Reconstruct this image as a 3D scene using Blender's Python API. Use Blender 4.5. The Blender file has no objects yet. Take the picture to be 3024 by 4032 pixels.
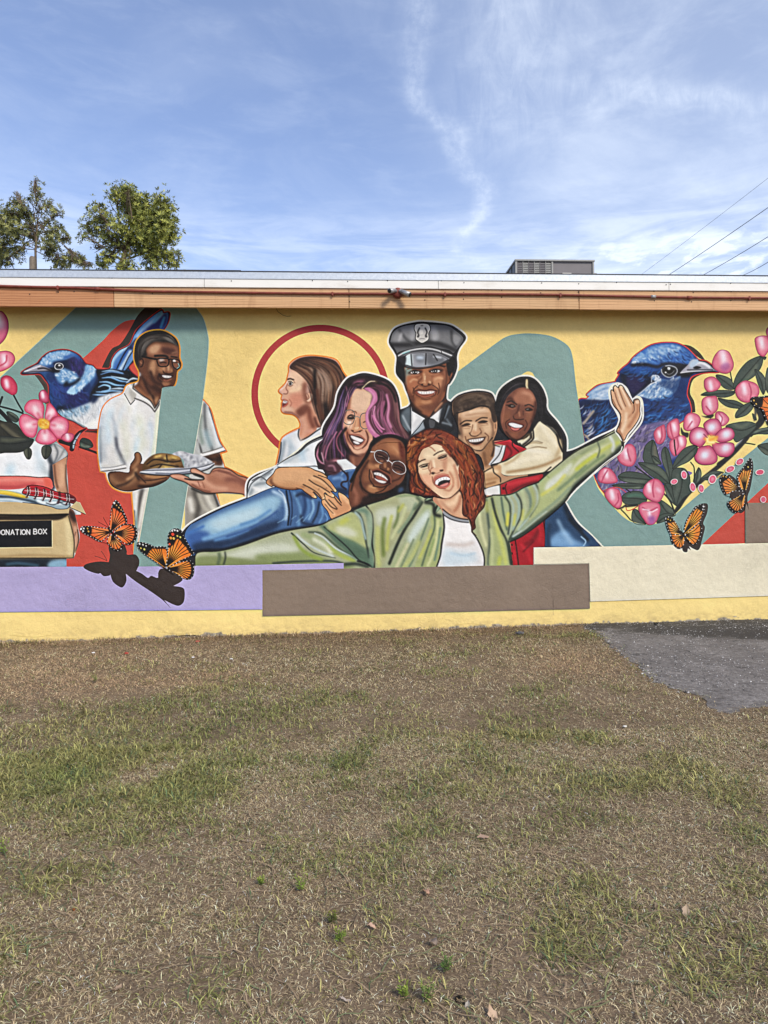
import bpy, bmesh, math, random
import numpy as np
from mathutils import Matrix, Vector
random.seed(3)
# ---------------------------------------------------------------- camera, sky, sun, exposure
SC = bpy.context.scene
FPX, SW, SH = 2850.0, 3024.0, 4032.0
CAM = Vector((0.0, -9.6, 1.6)); YAW = math.radians(3.6); ROLL = 0.0124
CM = Matrix.Translation(CAM) @ Matrix.Rotation(-YAW, 4, 'Z') @ Matrix.Rotation(math.radians(90), 4, 'X') @ Matrix.Rotation(-ROLL, 4, 'Z')
cam = bpy.data.cameras.new('camera'); cam.sensor_fit = 'VERTICAL'; cam.sensor_height = 36; cam.lens = FPX/SH*36
cam.clip_start = .05; cam.clip_end = 2000
co = bpy.data.objects.new('camera', cam); SC.collection.objects.link(co); co.matrix_world = CM; SC.camera = co
SC.view_settings.view_transform = 'Standard'; SC.view_settings.look = 'None'; SC.view_settings.gamma = 1
SC.view_settings.use_curve_mapping = False; SC.view_settings.exposure = EXPO = 1.2
SC.cycles.max_bounces = 6; SC.cycles.diffuse_bounces = 3
SUN_EL, SUN_AZ = math.radians(38), math.radians(150)      # azimuth clockwise from +Y: behind the viewer, to the right
sl = bpy.data.lights.new('sun', 'SUN'); sl.energy = 1.55; sl.angle = math.radians(13); sl.color = (1, .90, .73)
so = bpy.data.objects.new('sun', sl); SC.collection.objects.link(so)
sd = Vector((math.sin(SUN_AZ)*math.cos(SUN_EL), math.cos(SUN_AZ)*math.cos(SUN_EL), math.sin(SUN_EL)))
so.rotation_euler = sd.to_track_quat('Z', 'Y').to_euler()
class NT:                                                  # small node helper
    def __init__(s, tree): s.t = tree; tree.nodes.clear()
    def n(s, typ, ins=None, **kw):
        nd = s.t.nodes.new(typ)
        for k, v in kw.items(): setattr(nd, k, v)
        for k, v in (ins or {}).items():
            if isinstance(v, bpy.types.NodeSocket): s.t.links.new(v, nd.inputs[k])
            else: nd.inputs[k].default_value = v
        return nd
    def m(s, op, a, b=None, c=None, clamp=False):
        nd = s.t.nodes.new('ShaderNodeMath'); nd.operation = op; nd.use_clamp = clamp
        for i, v in enumerate((a, b, c)):
            if v is None: continue
            if isinstance(v, bpy.types.NodeSocket): s.t.links.new(v, nd.inputs[i])
            else: nd.inputs[i].default_value = v
        return nd.outputs[0]
    def ramp(s, f, stops):
        nd = s.t.nodes.new('ShaderNodeValToRGB'); s.t.links.new(f, nd.inputs[0]); e = nd.color_ramp.elements
        while len(e) < len(stops): e.new(.5)
        for i, (p_, c) in enumerate(stops): e[i].position = p_; e[i].color = (*c, 1) if len(c) == 3 else c
        return nd.outputs[0]
    def mix(s, f, a, b, mode='MIX'):
        nd = s.t.nodes.new('ShaderNodeMix'); nd.data_type = 'RGBA'; nd.blend_type = mode
        for i, v in ((0, f), (6, a), (7, b)):
            if isinstance(v, bpy.types.NodeSocket): s.t.links.new(v, nd.inputs[i])
            else: nd.inputs[i].default_value = v if i == 0 else (*v, 1)
        return nd.outputs[2]
    def noise(s, vec, scale, detail=4, rough=.55, dist=0, out=0):
        nd = s.n('ShaderNodeTexNoise', {'Scale': scale, 'Detail': detail, 'Roughness': rough, 'Distortion': dist})
        if vec is not None: s.t.links.new(vec, nd.inputs['Vector'])
        return nd.outputs[out]
def sky():
    w = bpy.data.worlds.new('World'); SC.world = w; w.use_nodes = True; N = NT(w.node_tree); m = N.m
    st = N.n('ShaderNodeTexSky', sky_type='NISHITA', sun_disc=False); st.sun_elevation = SUN_EL; st.sun_rotation = SUN_AZ
    st.air_density = 1.0; st.dust_density = .6; st.ozone_density = 2.2
    tc = N.n('ShaderNodeTexCoord'); sp = N.n('ShaderNodeSeparateXYZ', {0: tc.outputs['Generated']}); x, y, z = sp.outputs
    az = m('MULTIPLY', m('ARCTAN2', x, y), 57.2958); el = m('MULTIPLY', m('ARCSINE', m('MINIMUM', m('MAXIMUM', z, -1.), 1.)), 57.2958)
    cb = lambda a, b, c: N.n('ShaderNodeCombineXYZ', {0: a, 1: b, 2: c}).outputs[0]
    zz = m('ADD', m('MAXIMUM', z, 0.), .12)
    pl = cb(m('DIVIDE', x, zz), m('DIVIDE', y, zz), 0.)
    w1 = m('SUBTRACT', N.noise(pl, 2.2, 6, .6), .5); w2 = m('SUBTRACT', N.noise(pl, 9, 5, .6), .5)
    def smooth(v, a, b): 
        nd = N.n('ShaderNodeMapRange', {0: v, 1: a, 2: b, 3: 0., 4: 1.}, interpolation_type='SMOOTHSTEP'); return nd.outputs[0]
    # long streaky wisp: centre azimuth as a function of elevation
    fc = N.n('ShaderNodeFloatCurve', {1: m('DIVIDE', el, 60.)}); cv = fc.mapping.curves[0]
    P = [(0, .62), (17.5, .66), (20, .565), (22.5, .625), (25.5, .565), (28, .52), (29.5, .43), (31, .435), (34, .45), (38, .42), (60, .3)]
    cv.points[0].location = (0, P[0][1]); cv.points[1].location = (1, P[-1][1])
    for e_, a_ in P[1:-1]: cv.points.new(e_/60, a_)
    fc.mapping.update()
    cen = m('MULTIPLY', m('SUBTRACT', fc.outputs[0], .165), 25.)
    da = m('ADD', m('SUBTRACT', az, cen), m('ADD', m('MULTIPLY', w1, 4.), m('MULTIPLY', w2, 2.2)))
    wd = m('ADD', .78, m('MULTIPLY', smooth(el, 20., 36.), .30))
    g = m('POWER', 2.718, m('MULTIPLY', m('POWER', m('ABSOLUTE', m('DIVIDE', da, wd)), 2.), -1.))
    frag = smooth(N.noise(cb(m('MULTIPLY', az, .5), m('MULTIPLY', el, .55), 3.), 1.1, 9, .68), .34, .72)
    wisp = m('MULTIPLY', m('MULTIPLY', g, m('ADD', .18, m('MULTIPLY', frag, .82))), m('SUBTRACT', .60, m('MULTIPLY', smooth(el, 29., 34.), .20)))
    wisp = m('MULTIPLY', wisp, smooth(el, 17., 20.))
    # broad veil to the right, thin everywhere else
    v1 = smooth(N.noise(cb(m('MULTIPLY', az, .05), m('MULTIPLY', el, .1), 0.), 1.3, 8, .62, .6), .42, .75)
    v2 = smooth(N.noise(cb(m('ADD', m('MULTIPLY', az, .10), m('MULTIPLY', el, .05)), m('MULTIPLY', el, .35), 5.), 1.4, 8, .66, .4), .45, .8)
    right = smooth(m('ADD', az, m('MULTIPLY', w1, 16.)), 0., 22.)
    veil = m('ADD', m('MULTIPLY', v1, m('ADD', .16, m('MULTIPLY', right, .26))), m('MULTIPLY', v2, .15))
    # wide soft band and a bright diagonal streak at the right
    bcen = m('ADD', m('ADD', 14., m('MULTIPLY', m('SUBTRACT', el, 30.), .22)), m('MULTIPLY', w1, 9.))
    band = m('POWER', 2.718, m('MULTIPLY', m('POWER', m('ABSOLUTE', m('DIVIDE', m('SUBTRACT', az, bcen), 4.6)), 2.), -1.))
    tex = smooth(N.noise(cb(m('MULTIPLY', az, .5), m('MULTIPLY', el, .22), 9.), 1.2, 8, .7, .5), .3, .75)
    veil = m('ADD', veil, m('MULTIPLY', m('MULTIPLY', band, m('ADD', .25, m('MULTIPLY', tex, .75))), m('MULTIPLY', smooth(el, 23., 30.), .42)))
    scen = m('ADD', m('ADD', 28., m('MULTIPLY', m('SUBTRACT', az, 24.), -.28)), m('ADD', m('MULTIPLY', w1, 3.), m('MULTIPLY', w2, 1.5)))
    st2 = m('POWER', 2.718, m('MULTIPLY', m('POWER', m('ABSOLUTE', m('DIVIDE', m('SUBTRACT', el, scen), 1.1)), 2.), -1.))
    veil = m('ADD', veil, m('MULTIPLY', m('MULTIPLY', st2, smooth(az, 13., 26.)), m('ADD', .15, m('MULTIPLY', tex, .4))))
    # low bank near the roof line
    b1 = smooth(N.noise(cb(m('MULTIPLY', az, .07), m('MULTIPLY', el, .45), 2.), 1.5, 8, .62, .5), .36, .66)
    low = m('MULTIPLY', b1, m('SUBTRACT', 1., smooth(el, 17.5, 25.)))
    b2 = smooth(N.noise(cb(m('MULTIPLY', az, .22), m('MULTIPLY', el, .6), 7.), 1.5, 7, .6, .3), .47, .62)
    puff = m('MULTIPLY', m('MULTIPLY', b2, m('SUBTRACT', 1., smooth(el, 17.5, 20.5))), smooth(az, 12., 24.))
    tot = m('MINIMUM', m('ADD', m('ADD', wisp, veil), m('ADD', m('MULTIPLY', low, .62), m('MULTIPLY', puff, .8))), .92)
    haze = m('MULTIPLY', m('SUBTRACT', 1., smooth(el, 8., 30.)), .38)
    tot = m('ADD', m('MULTIPLY', tot, .58), m('ADD', m('MULTIPLY', haze, .50), m('ADD', .12, m('MULTIPLY', right, .15))), clamp=True)
    col = N.mix(1., st.outputs[0], SKYTINT, 'MULTIPLY')
    colr = N.mix(tot, col, CLOUDCOL)
    bg = N.n('ShaderNodeBackground', {0: colr, 1: .074})
    N.n('ShaderNodeOutputWorld', {0: bg.outputs[0]})
SKYTINT = (.90, .95, 1.15); CLOUDCOL = (6.1, 6.7, 7.6)
sky()
# ---------------------------------------------------------------- helpers
def unproj(sx, sy, plane_y=None, z=None, depth=None):      # where the ray through a point of the photo meets a plane of the place
    d = CM.to_3x3() @ Vector(((sx-SW/2)/FPX, -(sy-SH/2)/FPX, -1))
    if plane_y is not None: t = (plane_y-CAM.y)/d.y
    elif z is not None: t = (z-CAM.z)/d.z
    else: t = depth
    return CAM+d*t
def link(name, me, mat=None, parent=None, kind=None):
    if mat and not me.materials: me.materials.append(mat)
    o = bpy.data.objects.new(name, me); SC.collection.objects.link(o)
    if parent: o.parent = parent
    if kind: o['kind'] = kind
    return o
def mesh(name, V, Fc, smooth=False):
    me = bpy.data.meshes.new(name); me.from_pydata([tuple(v) for v in V], [], Fc); me.update()
    if smooth: me.shade_smooth()
    return me
def fast(name, V, quads=None, tris=None):
    me = bpy.data.meshes.new(name); V = np.asarray(V, np.float32); me.vertices.add(len(V)); me.vertices.foreach_set('co', V.ravel())
    L, st, nn = [], [], []
    k = 0
    for A, c in ((quads, 4), (tris, 3)):
        if A is None: continue
        A = np.asarray(A, np.int32); L.append(A.ravel()); st.append(k+np.arange(len(A))*c); k += A.size
    L = np.concatenate(L); st = np.concatenate(st).astype(np.int32)
    me.loops.add(len(L)); me.loops.foreach_set('vertex_index', L); me.polygons.add(len(st)); me.polygons.foreach_set('loop_start', st)
    me.update(calc_edges=True); me.validate(); return me
def thing(name, label, cat, loc=(0, 0, 0), group=None):
    o = bpy.data.objects.new(name, None); o.empty_display_size = .1; SC.collection.objects.link(o); o.location = loc
    o['label'] = label; o['category'] = cat
    if group: o['group'] = group
    return o
def tag(o, label, cat, group=None):
    o['label'] = label; o['category'] = cat
    if group: o['group'] = group
    return o
def box(bm, x0, x1, y0, y1, z0, z1, bev=0):
    vs = [bm.verts.new((x, y, z)) for z in (z0, z1) for y in (y0, y1) for x in (x0, x1)]
    fs = [bm.faces.new([vs[i] for i in q]) for q in ((0, 2, 3, 1), (4, 5, 7, 6), (0, 1, 5, 4), (2, 6, 7, 3), (0, 4, 6, 2), (1, 3, 7, 5))]
    if bev: bmesh.ops.bevel(bm, geom=list({e for f in fs for e in f.edges}), offset=bev, segments=1, affect='EDGES')
    return vs
def bobj(name, bm, mat, parent=None, kind=None, smooth=False):
    bmesh.ops.recalc_face_normals(bm, faces=bm.faces)
    me = bpy.data.meshes.new(name); bm.to_mesh(me); bm.free()
    if smooth: me.shade_smooth()
    return link(name, me, mat, parent, kind)
def boxo(name, b, mat, parent=None, bev=0, kind=None):
    bm = bmesh.new(); box(bm, *b, bev=bev); return bobj(name, bm, mat, parent, kind)
def tube(P, R, n=8, cap=True):
    P = [Vector(q) for q in P]; R = [R]*len(P) if not hasattr(R, '__len__') else R; V, Fc = [], []
    up = Vector((0, 0, 1))
    for i, q in enumerate(P):
        t = (P[min(i+1, len(P)-1)]-P[max(i-1, 0)]).normalized(); a = t.cross(up if abs(t.z) < .9 else Vector((1, 0, 0))).normalized(); b = t.cross(a)
        V += [q+(a*math.cos(2*math.pi*k/n)+b*math.sin(2*math.pi*k/n))*R[i] for k in range(n)]
    for i in range(len(P)-1):
        for k in range(n): Fc.append((i*n+k, i*n+(k+1) % n, (i+1)*n+(k+1) % n, (i+1)*n+k))
    if cap: Fc += [tuple(range(n))[::-1], tuple(range((len(P)-1)*n, len(P)*n))]
    return V, Fc
def tubeo(name, P, R, mat, parent=None, n=8, kind=None): V, Fc = tube(P, R, n); return link(name, mesh(name, V, Fc, True), mat, parent, kind)
def mat(name, col, rough=.7, metal=0, spec=.3, var=.12, scale=30, bump=0, bscale=80, build=None):
    m_ = bpy.data.materials.new(name); m_.use_nodes = True; N = NT(m_.node_tree)
    tc = N.n('ShaderNodeTexCoord').outputs['Object']
    b = N.n('ShaderNodeBsdfPrincipled', {'Roughness': rough, 'Metallic': metal, 'Specular IOR Level': spec})
    N.n('ShaderNodeOutputMaterial', {0: b.outputs[0]})
    if build: build(N, tc, b)
    else:
        f = N.noise(tc, scale, 5, .6); c = Vector(col)
        N.t.links.new(N.ramp(f, [(.3, tuple(c*(1-var))), (.7, tuple(c*(1+var)))]), b.inputs['Base Color'])
    if bump:
        f = N.noise(tc, bscale, 4, .6); bn = N.n('ShaderNodeBump', {'Strength': bump, 'Distance': .01, 'Height': f}); N.t.links.new(bn.outputs[0], b.inputs['Normal'])
    return m_
# ---------------------------------------------------------------- painter
class Painter:
    def __init__(s, w, h, T, k):
        s.w, s.h, s.T, s.k = w, h, T, k          # T: mural units -> pixels, k: pixels per unit
        s.img = np.zeros((h, w, 3), np.float32)
        s.clipm = None; s.ox = s.oy = 0.0
        s.rng = np.random.RandomState(7); s.out = []
    def o(s, c, r): s.ox, s.oy = c*1659.0, r*1404.0
    def col(s, c):
        if isinstance(c, str): return np.array([int(c[i:i+2], 16)/255 for i in (0, 2, 4)], np.float32)
        return np.array(c, np.float32)
    def pts(s, p):
        if not isinstance(p, str):
            a = np.asarray(p, float); return a + [s.ox, s.oy]
        t = p.split(); out = []
        for i in range(0, len(t), 2):
            d = t[i+1].endswith('*'); q = (float(t[i])+s.ox, float(t[i+1].rstrip('*'))+s.oy)
            out.append(q)
            if d: out.append(q)
        return np.array(out)
    def smooth(s, P, closed, n=7):
        if len(P) < 3: return P
        if closed: Q = np.vstack([P[-1], P, P[0], P[1]]); m = len(P)
        else: Q = np.vstack([2*P[0]-P[1], P, 2*P[-1]-P[-2]]); m = len(P)-1
        t = np.linspace(0, 1, n, endpoint=False)[:, None]; res = []
        for i in range(m):
            a, b, c, d = Q[i], Q[i+1], Q[i+2], Q[i+3]
            if abs(b-c).sum() < 1e-6: continue
            res.append(.5*((2*b)+(c-a)*t+(2*a-5*b+4*c-d)*t*t+(3*b-a-3*c+d)*t**3))
        if not closed: res.append(Q[-2][None])
        return np.vstack(res)
    def cover(s, A, B, W, bb, ss):                # union by winding of edges A->B with weight W
        x0, y0, x1, y1 = bb; hw, hh = (x1-x0)*ss, (y1-y0)*ss
        a = (A-[x0, y0])*ss; b = (B-[x0, y0])*ss
        dy = b[:, 1]-a[:, 1]; sg = np.sign(dy)*W
        lo = np.minimum(a[:, 1], b[:, 1]); hi = np.maximum(a[:, 1], b[:, 1])
        r0 = np.clip(np.ceil(lo-.5), 0, hh).astype(int); r1 = np.clip(np.ceil(hi-.5), 0, hh).astype(int)
        n = r1-r0; ok = n > 0
        if not ok.any(): return np.zeros((y1-y0, x1-x0), np.float32)
        a, b, dy, sg, r0, n = a[ok], b[ok], dy[ok], sg[ok], r0[ok], n[ok]
        idx = np.repeat(np.arange(len(n)), n); off = np.arange(n.sum())-np.repeat(np.cumsum(n)-n, n)
        rows = r0[idx]+off
        xs = a[idx, 0]+(rows+.5-a[idx, 1])*(b[idx, 0]-a[idx, 0])/dy[idx]
        ci = np.clip(np.ceil(xs-.5), 0, hw).astype(int)
        D = np.bincount(rows*(hw+1)+ci, weights=sg[idx], minlength=hh*(hw+1)).reshape(hh, hw+1)
        m = (np.abs(np.cumsum(D, 1)[:, :hw]) > .5).astype(np.float32)
        return m.reshape(y1-y0, ss, x1-x0, ss).mean((1, 3))
    def blur(s, m, r):
        r = max(1, int(round(r)))
        for ax in (0, 1):
            for _ in range(3):
                c = np.cumsum(np.concatenate([np.zeros_like(np.take(m, [0], ax)), m], ax), ax, dtype=np.float64)
                n = m.shape[ax]; i = np.arange(n)
                hi = np.minimum(i+r+1, n); lo = np.maximum(i-r, 0)
                m = ((np.take(c, hi, ax)-np.take(c, lo, ax))/(2*r+1)).astype(np.float32)
        return m
    def put(s, m, bb, col, a=1.0, grad=None):
        x0, y0, x1, y1 = bb
        if s.clipm is not None: m = m*s.clipm[y0:y1, x0:x1]
        m = (m*a)[..., None]; c = s.col(col)
        if grad is not None:
            gx0, gy0, gx1, gy1, c2 = grad
            g = s.T(np.array([[gx0+s.ox, gy0+s.oy], [gx1+s.ox, gy1+s.oy]])); v = g[1]-g[0]
            X, Y = np.meshgrid(np.arange(x0, x1), np.arange(y0, y1))
            t = np.clip(((X-g[0, 0])*v[0]+(Y-g[0, 1])*v[1])/(v@v), 0, 1)[..., None].astype(np.float32)
            t = t*t*(3-2*t); c = c*(1-t)+s.col(c2)*t
        R = s.img[y0:y1, x0:x1]; R[...] = R*(1-m)+c*m
    def bbox(s, P, pad):
        x0 = max(0, int(P[:, 0].min()-pad)); y0 = max(0, int(P[:, 1].min()-pad))
        x1 = min(s.w, int(P[:, 0].max()+pad)+2); y1 = min(s.h, int(P[:, 1].max()+pad)+2)
        return (x0, y0, x1, y1) if x1 > x0 and y1 > y0 else None
    def fmask(s, p, blur, sm):
        P = s.pts(p)
        if sm: P = s.smooth(P, True)
        P = s.T(P); b = blur*s.k*.78; bb = s.bbox(P, b*3+2)
        if bb is None: return None, None
        ss = 3 if (bb[2]-bb[0])*(bb[3]-bb[1]) < 3e5 else 2
        m = s.cover(P, np.roll(P, -1, 0), np.ones(len(P)), bb, ss)
        if b > .4: m = s.blur(m, b)
        return m, bb
    def f(s, p, col, blur=0, a=1.0, sm=True, grad=None):
        m, bb = s.fmask(p, blur, sm)
        if m is not None: s.put(m, bb, col, a, grad)
    def smask(s, P, w, blur):
        P = s.T(P); n = len(P)
        d = np.gradient(P, axis=0); L = np.hypot(d[:, 0], d[:, 1])+1e-9
        N = np.stack([-d[:, 1], d[:, 0]], 1)/L[:, None]
        w = np.atleast_1d(np.asarray(w, float))
        ww = np.interp(np.linspace(0, 1, n), np.linspace(0, 1, len(w)), w)*s.k*.5
        ww = np.maximum(ww, .3)[:, None]
        Lp, Rp = P+N*ww, P-N*ww
        q = np.stack([Lp[:-1], Lp[1:], Rp[1:], Rp[:-1]], 1)
        ang = np.linspace(0, 2*np.pi, 9)[:-1]; disc = np.stack([np.cos(ang), np.sin(ang)], 1)
        cap = P[:, None]+disc[None]*ww[:, None]
        def edges(Q):
            R = np.roll(Q, -1, 1); ar = (Q[..., 0]*R[..., 1]-R[..., 0]*Q[..., 1]).sum(1)
            W = np.repeat(np.where(ar >= 0, 1., -1.), Q.shape[1])
            return Q.reshape(-1, 2), R.reshape(-1, 2), W
        e1, e2 = edges(q), edges(cap)
        A, B, W = (np.concatenate([e1[i], e2[i]]) for i in range(3))
        b = blur*s.k*.78; bb = s.bbox(P, ww.max()+b*3+2)
        if bb is None: return None, None
        ss = 3 if (bb[2]-bb[0])*(bb[3]-bb[1]) < 3e5 else 2
        m = s.cover(A, B, W, bb, ss)
        if b > .4: m = s.blur(m, b)
        return m, bb
    def s(s, p, col, w=8, blur=0, a=1.0, closed=False, sm=True):
        P = s.pts(p)
        if sm: P = s.smooth(P, closed, 5)
        elif closed: pass
        if closed: P = np.vstack([P, P[:1]])
        m, bb = s.smask(P, w, blur)
        if m is not None: s.put(m, bb, col, a)
    def hair(s, g1, g2, n, cols, w, blur=0, a=.8, jit=6, tr=(0, 1)):   # strands between two guide curves
        A, B = s.pts(g1), s.pts(g2)
        A, B = s.smooth(A, False, 5), s.smooth(B, False, 5)
        t = np.linspace(0, 1, 14)
        def rs(P):
            u = np.linspace(0, 1, len(P)); return np.stack([np.interp(t, u, P[:, i]) for i in (0, 1)], 1)
        A, B = rs(A), rs(B); ox, oy = s.ox, s.oy; s.ox = s.oy = 0
        cols = cols.split()
        for i in range(n):
            u = s.rng.rand(); u2 = np.clip(u+s.rng.randn()*.06, 0, 1)
            m = u+(u2-u)*t[:, None]; P = A*(1-m)+B*m
            P = P+s.rng.randn(2)*jit*.5+np.cumsum(s.rng.randn(14, 2), 0)*jit*.12
            l = tr[0]+(tr[1]-tr[0])*s.rng.rand()*.5; e = min(1, l+.35+.5*s.rng.rand())
            i0, i1 = int(l*13), max(int(l*13)+4, int(e*13)+1)
            P = P[i0:i1]
            if len(P) < 3: continue
            ww = w*(.5+s.rng.rand())
            mm, bb = s.smask(s.smooth(P, False, 3), [ww*.2, ww, ww*.2], blur)
            if mm is not None: s.put(mm, bb, cols[s.rng.randint(len(cols))], a*(.5+.5*s.rng.rand()))
        s.ox, s.oy = ox, oy
    def dabs(s, poly, n, cols, l, w, ang, blur=0, a=.8, aj=.3):    # short dabs scattered inside a polygon
        m, bb = s.fmask(poly, 0, True)
        if m is None: return
        P = s.pts(poly); lo, hi = P.min(0), P.max(0); cols = cols.split(); k = 0; tries = 0
        ox, oy = s.ox, s.oy; s.ox = s.oy = 0
        while k < n and tries < n*12:
            tries += 1
            q = lo+s.rng.rand(2)*(hi-lo); z = s.T(q[None])[0]; x, y = int(z[0])-bb[0], int(z[1])-bb[1]
            if not (0 <= y < m.shape[0] and 0 <= x < m.shape[1]) or m[y, x] < .5: continue
            k += 1
            an = math.radians(ang)+s.rng.randn()*aj; ll = l*(.6+.8*s.rng.rand())
            d = np.array([math.cos(an), math.sin(an)])*ll*.5; nn = np.array([-d[1], d[0]])*.25
            mm, b2 = s.smask(np.array([q-d, q-d*.3+nn, q+d*.3+nn, q+d]), [w*.4, w, w*.9, w*.3], blur)
            if mm is not None: s.put(mm, b2, cols[s.rng.randint(len(cols))], a*(.5+.5*s.rng.rand()))
        s.ox, s.oy = ox, oy
    def clip(s, p=None, sm=True, blur=0, add=False):
        if p is None: s.clipm = None; return
        m, bb = s.fmask(p, blur, sm)
        full = np.zeros((s.h, s.w), np.float32)
        if m is not None: full[bb[1]:bb[3], bb[0]:bb[2]] = m
        s.clipm = np.maximum(s.clipm, full) if add and s.clipm is not None else full
    def reg(s, name, p, label=None, sm=True):     # outline kept for the object meshes
        P = s.pts(p)
        if sm: P = s.smooth(P, True, 4)
        s.out.append((name, P, label))
# ---------------------------------------------------------------- the mural: paint on the wall plane y = 0
PPM, MX0, MX1, MZ0, MZ1 = 262.0, -8.6, 9.6, -0.12, 4.60
R3 = np.array(CM.to_3x3()); C3 = np.array(CAM)
def m2wall(P):                                             # mural sketch units -> wall metres (x, z)
    P = np.asarray(P, float); sx = P[:, 0]*756/1659; sy = 1190+P[:, 1]*756/1659
    d = np.stack([(sx-SW/2)/FPX, -(sy-SH/2)/FPX, -np.ones(len(P))], 1) @ R3.T
    t = (0-C3[1])/d[:, 1]; q = C3+d*t[:, None]; return q[:, [0, 2]]
def T(P):
    q = m2wall(P); return np.stack([(q[:, 0]-MX0)*PPM, (MZ1-q[:, 1])*PPM], 1)
p = Painter(int((MX1-MX0)*PPM), int((MZ1-MZ0)*PPM), T, .406)
F, S, H, D, O, CL, RG = p.f, p.s, p.hair, p.dabs, p.o, p.clip, p.reg
def mot(poly, n, cols, l, w, ang, blur=14, a=.35, aj=.5): D(poly, n, cols, l, w, ang, blur, a, aj)
p.img[:] = p.col('f6d889')
O(0,0)
F("-2000 2420* 9000 2420* 9000 3400* -2000 3400*", 'fde192', sm=False)
TEAL='86a59f'; RED='ce5040'; DK='3d332f'
# left letter
F("680 25* 0 652* -900 1500* -900 2300* 1500 2300* 1560 1990* 1620 1604* 1689 1230* 1754 830* 1789 550* 1803 380 1799 290 1762 150 1715 75 1675 25* 1650 -60* 760 -60*", TEAL)
S("680 25 340 338 0 652", 'b9c8b4', 5)
S("1675 25 1715 75 1762 150 1799 290 1803 380 1789 550 1754 830", 'c5cdb0', 5)
F("1170 155 1110 158 1050 182 960 255 880 340 700 500* 400 700* 400 1100* 575 1300* 575 2284* 1165 2284* 1185 1700* 1300 900* 1300 400* 1200 200*", RED)
# ring
t_=np.linspace(0,2*np.pi,80)
S(np.stack([2769+569*np.cos(t_),792+569*np.sin(t_)],1), 'b93c3c', 56, sm=False)
# right letter
F("3900 640* 4278 360 4378 297 4470 276 4588 270 4748 290 4858 340 4920 395 4945 470 4958 560* 4973 700* 4997 860* 5052 1200* 5127 1504* 5177 1624 5317 1789 5427 1884 5537 1914 5617 1920 5717 1896 5817 1844* 6257 1474* 6636 1170* 7100 800* 7100 1140* 6636 1559* 6062 2094* 5200 2115* 3800 2120* 3800 900*", TEAL)
F("4460 660* 4550 600 4600 610* 4640 680*", 'f6d889')
# lower blocks
F("6062 2094* 6636 1559* 7300 950* 7300 1720* 6432 1734* 6434 2081*", RED, sm=False)
F("6432 1734* 7300 1720* 7300 2060* 6434 2084*", '907e6e', sm=False)
F("-900 2289* 1659 2280* 2969 2252* 2969 2330* 2270 2330* 2268 2652* 1659 2659* -900 2690*", 'b5abd6', sm=False)
O(3,1)
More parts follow.
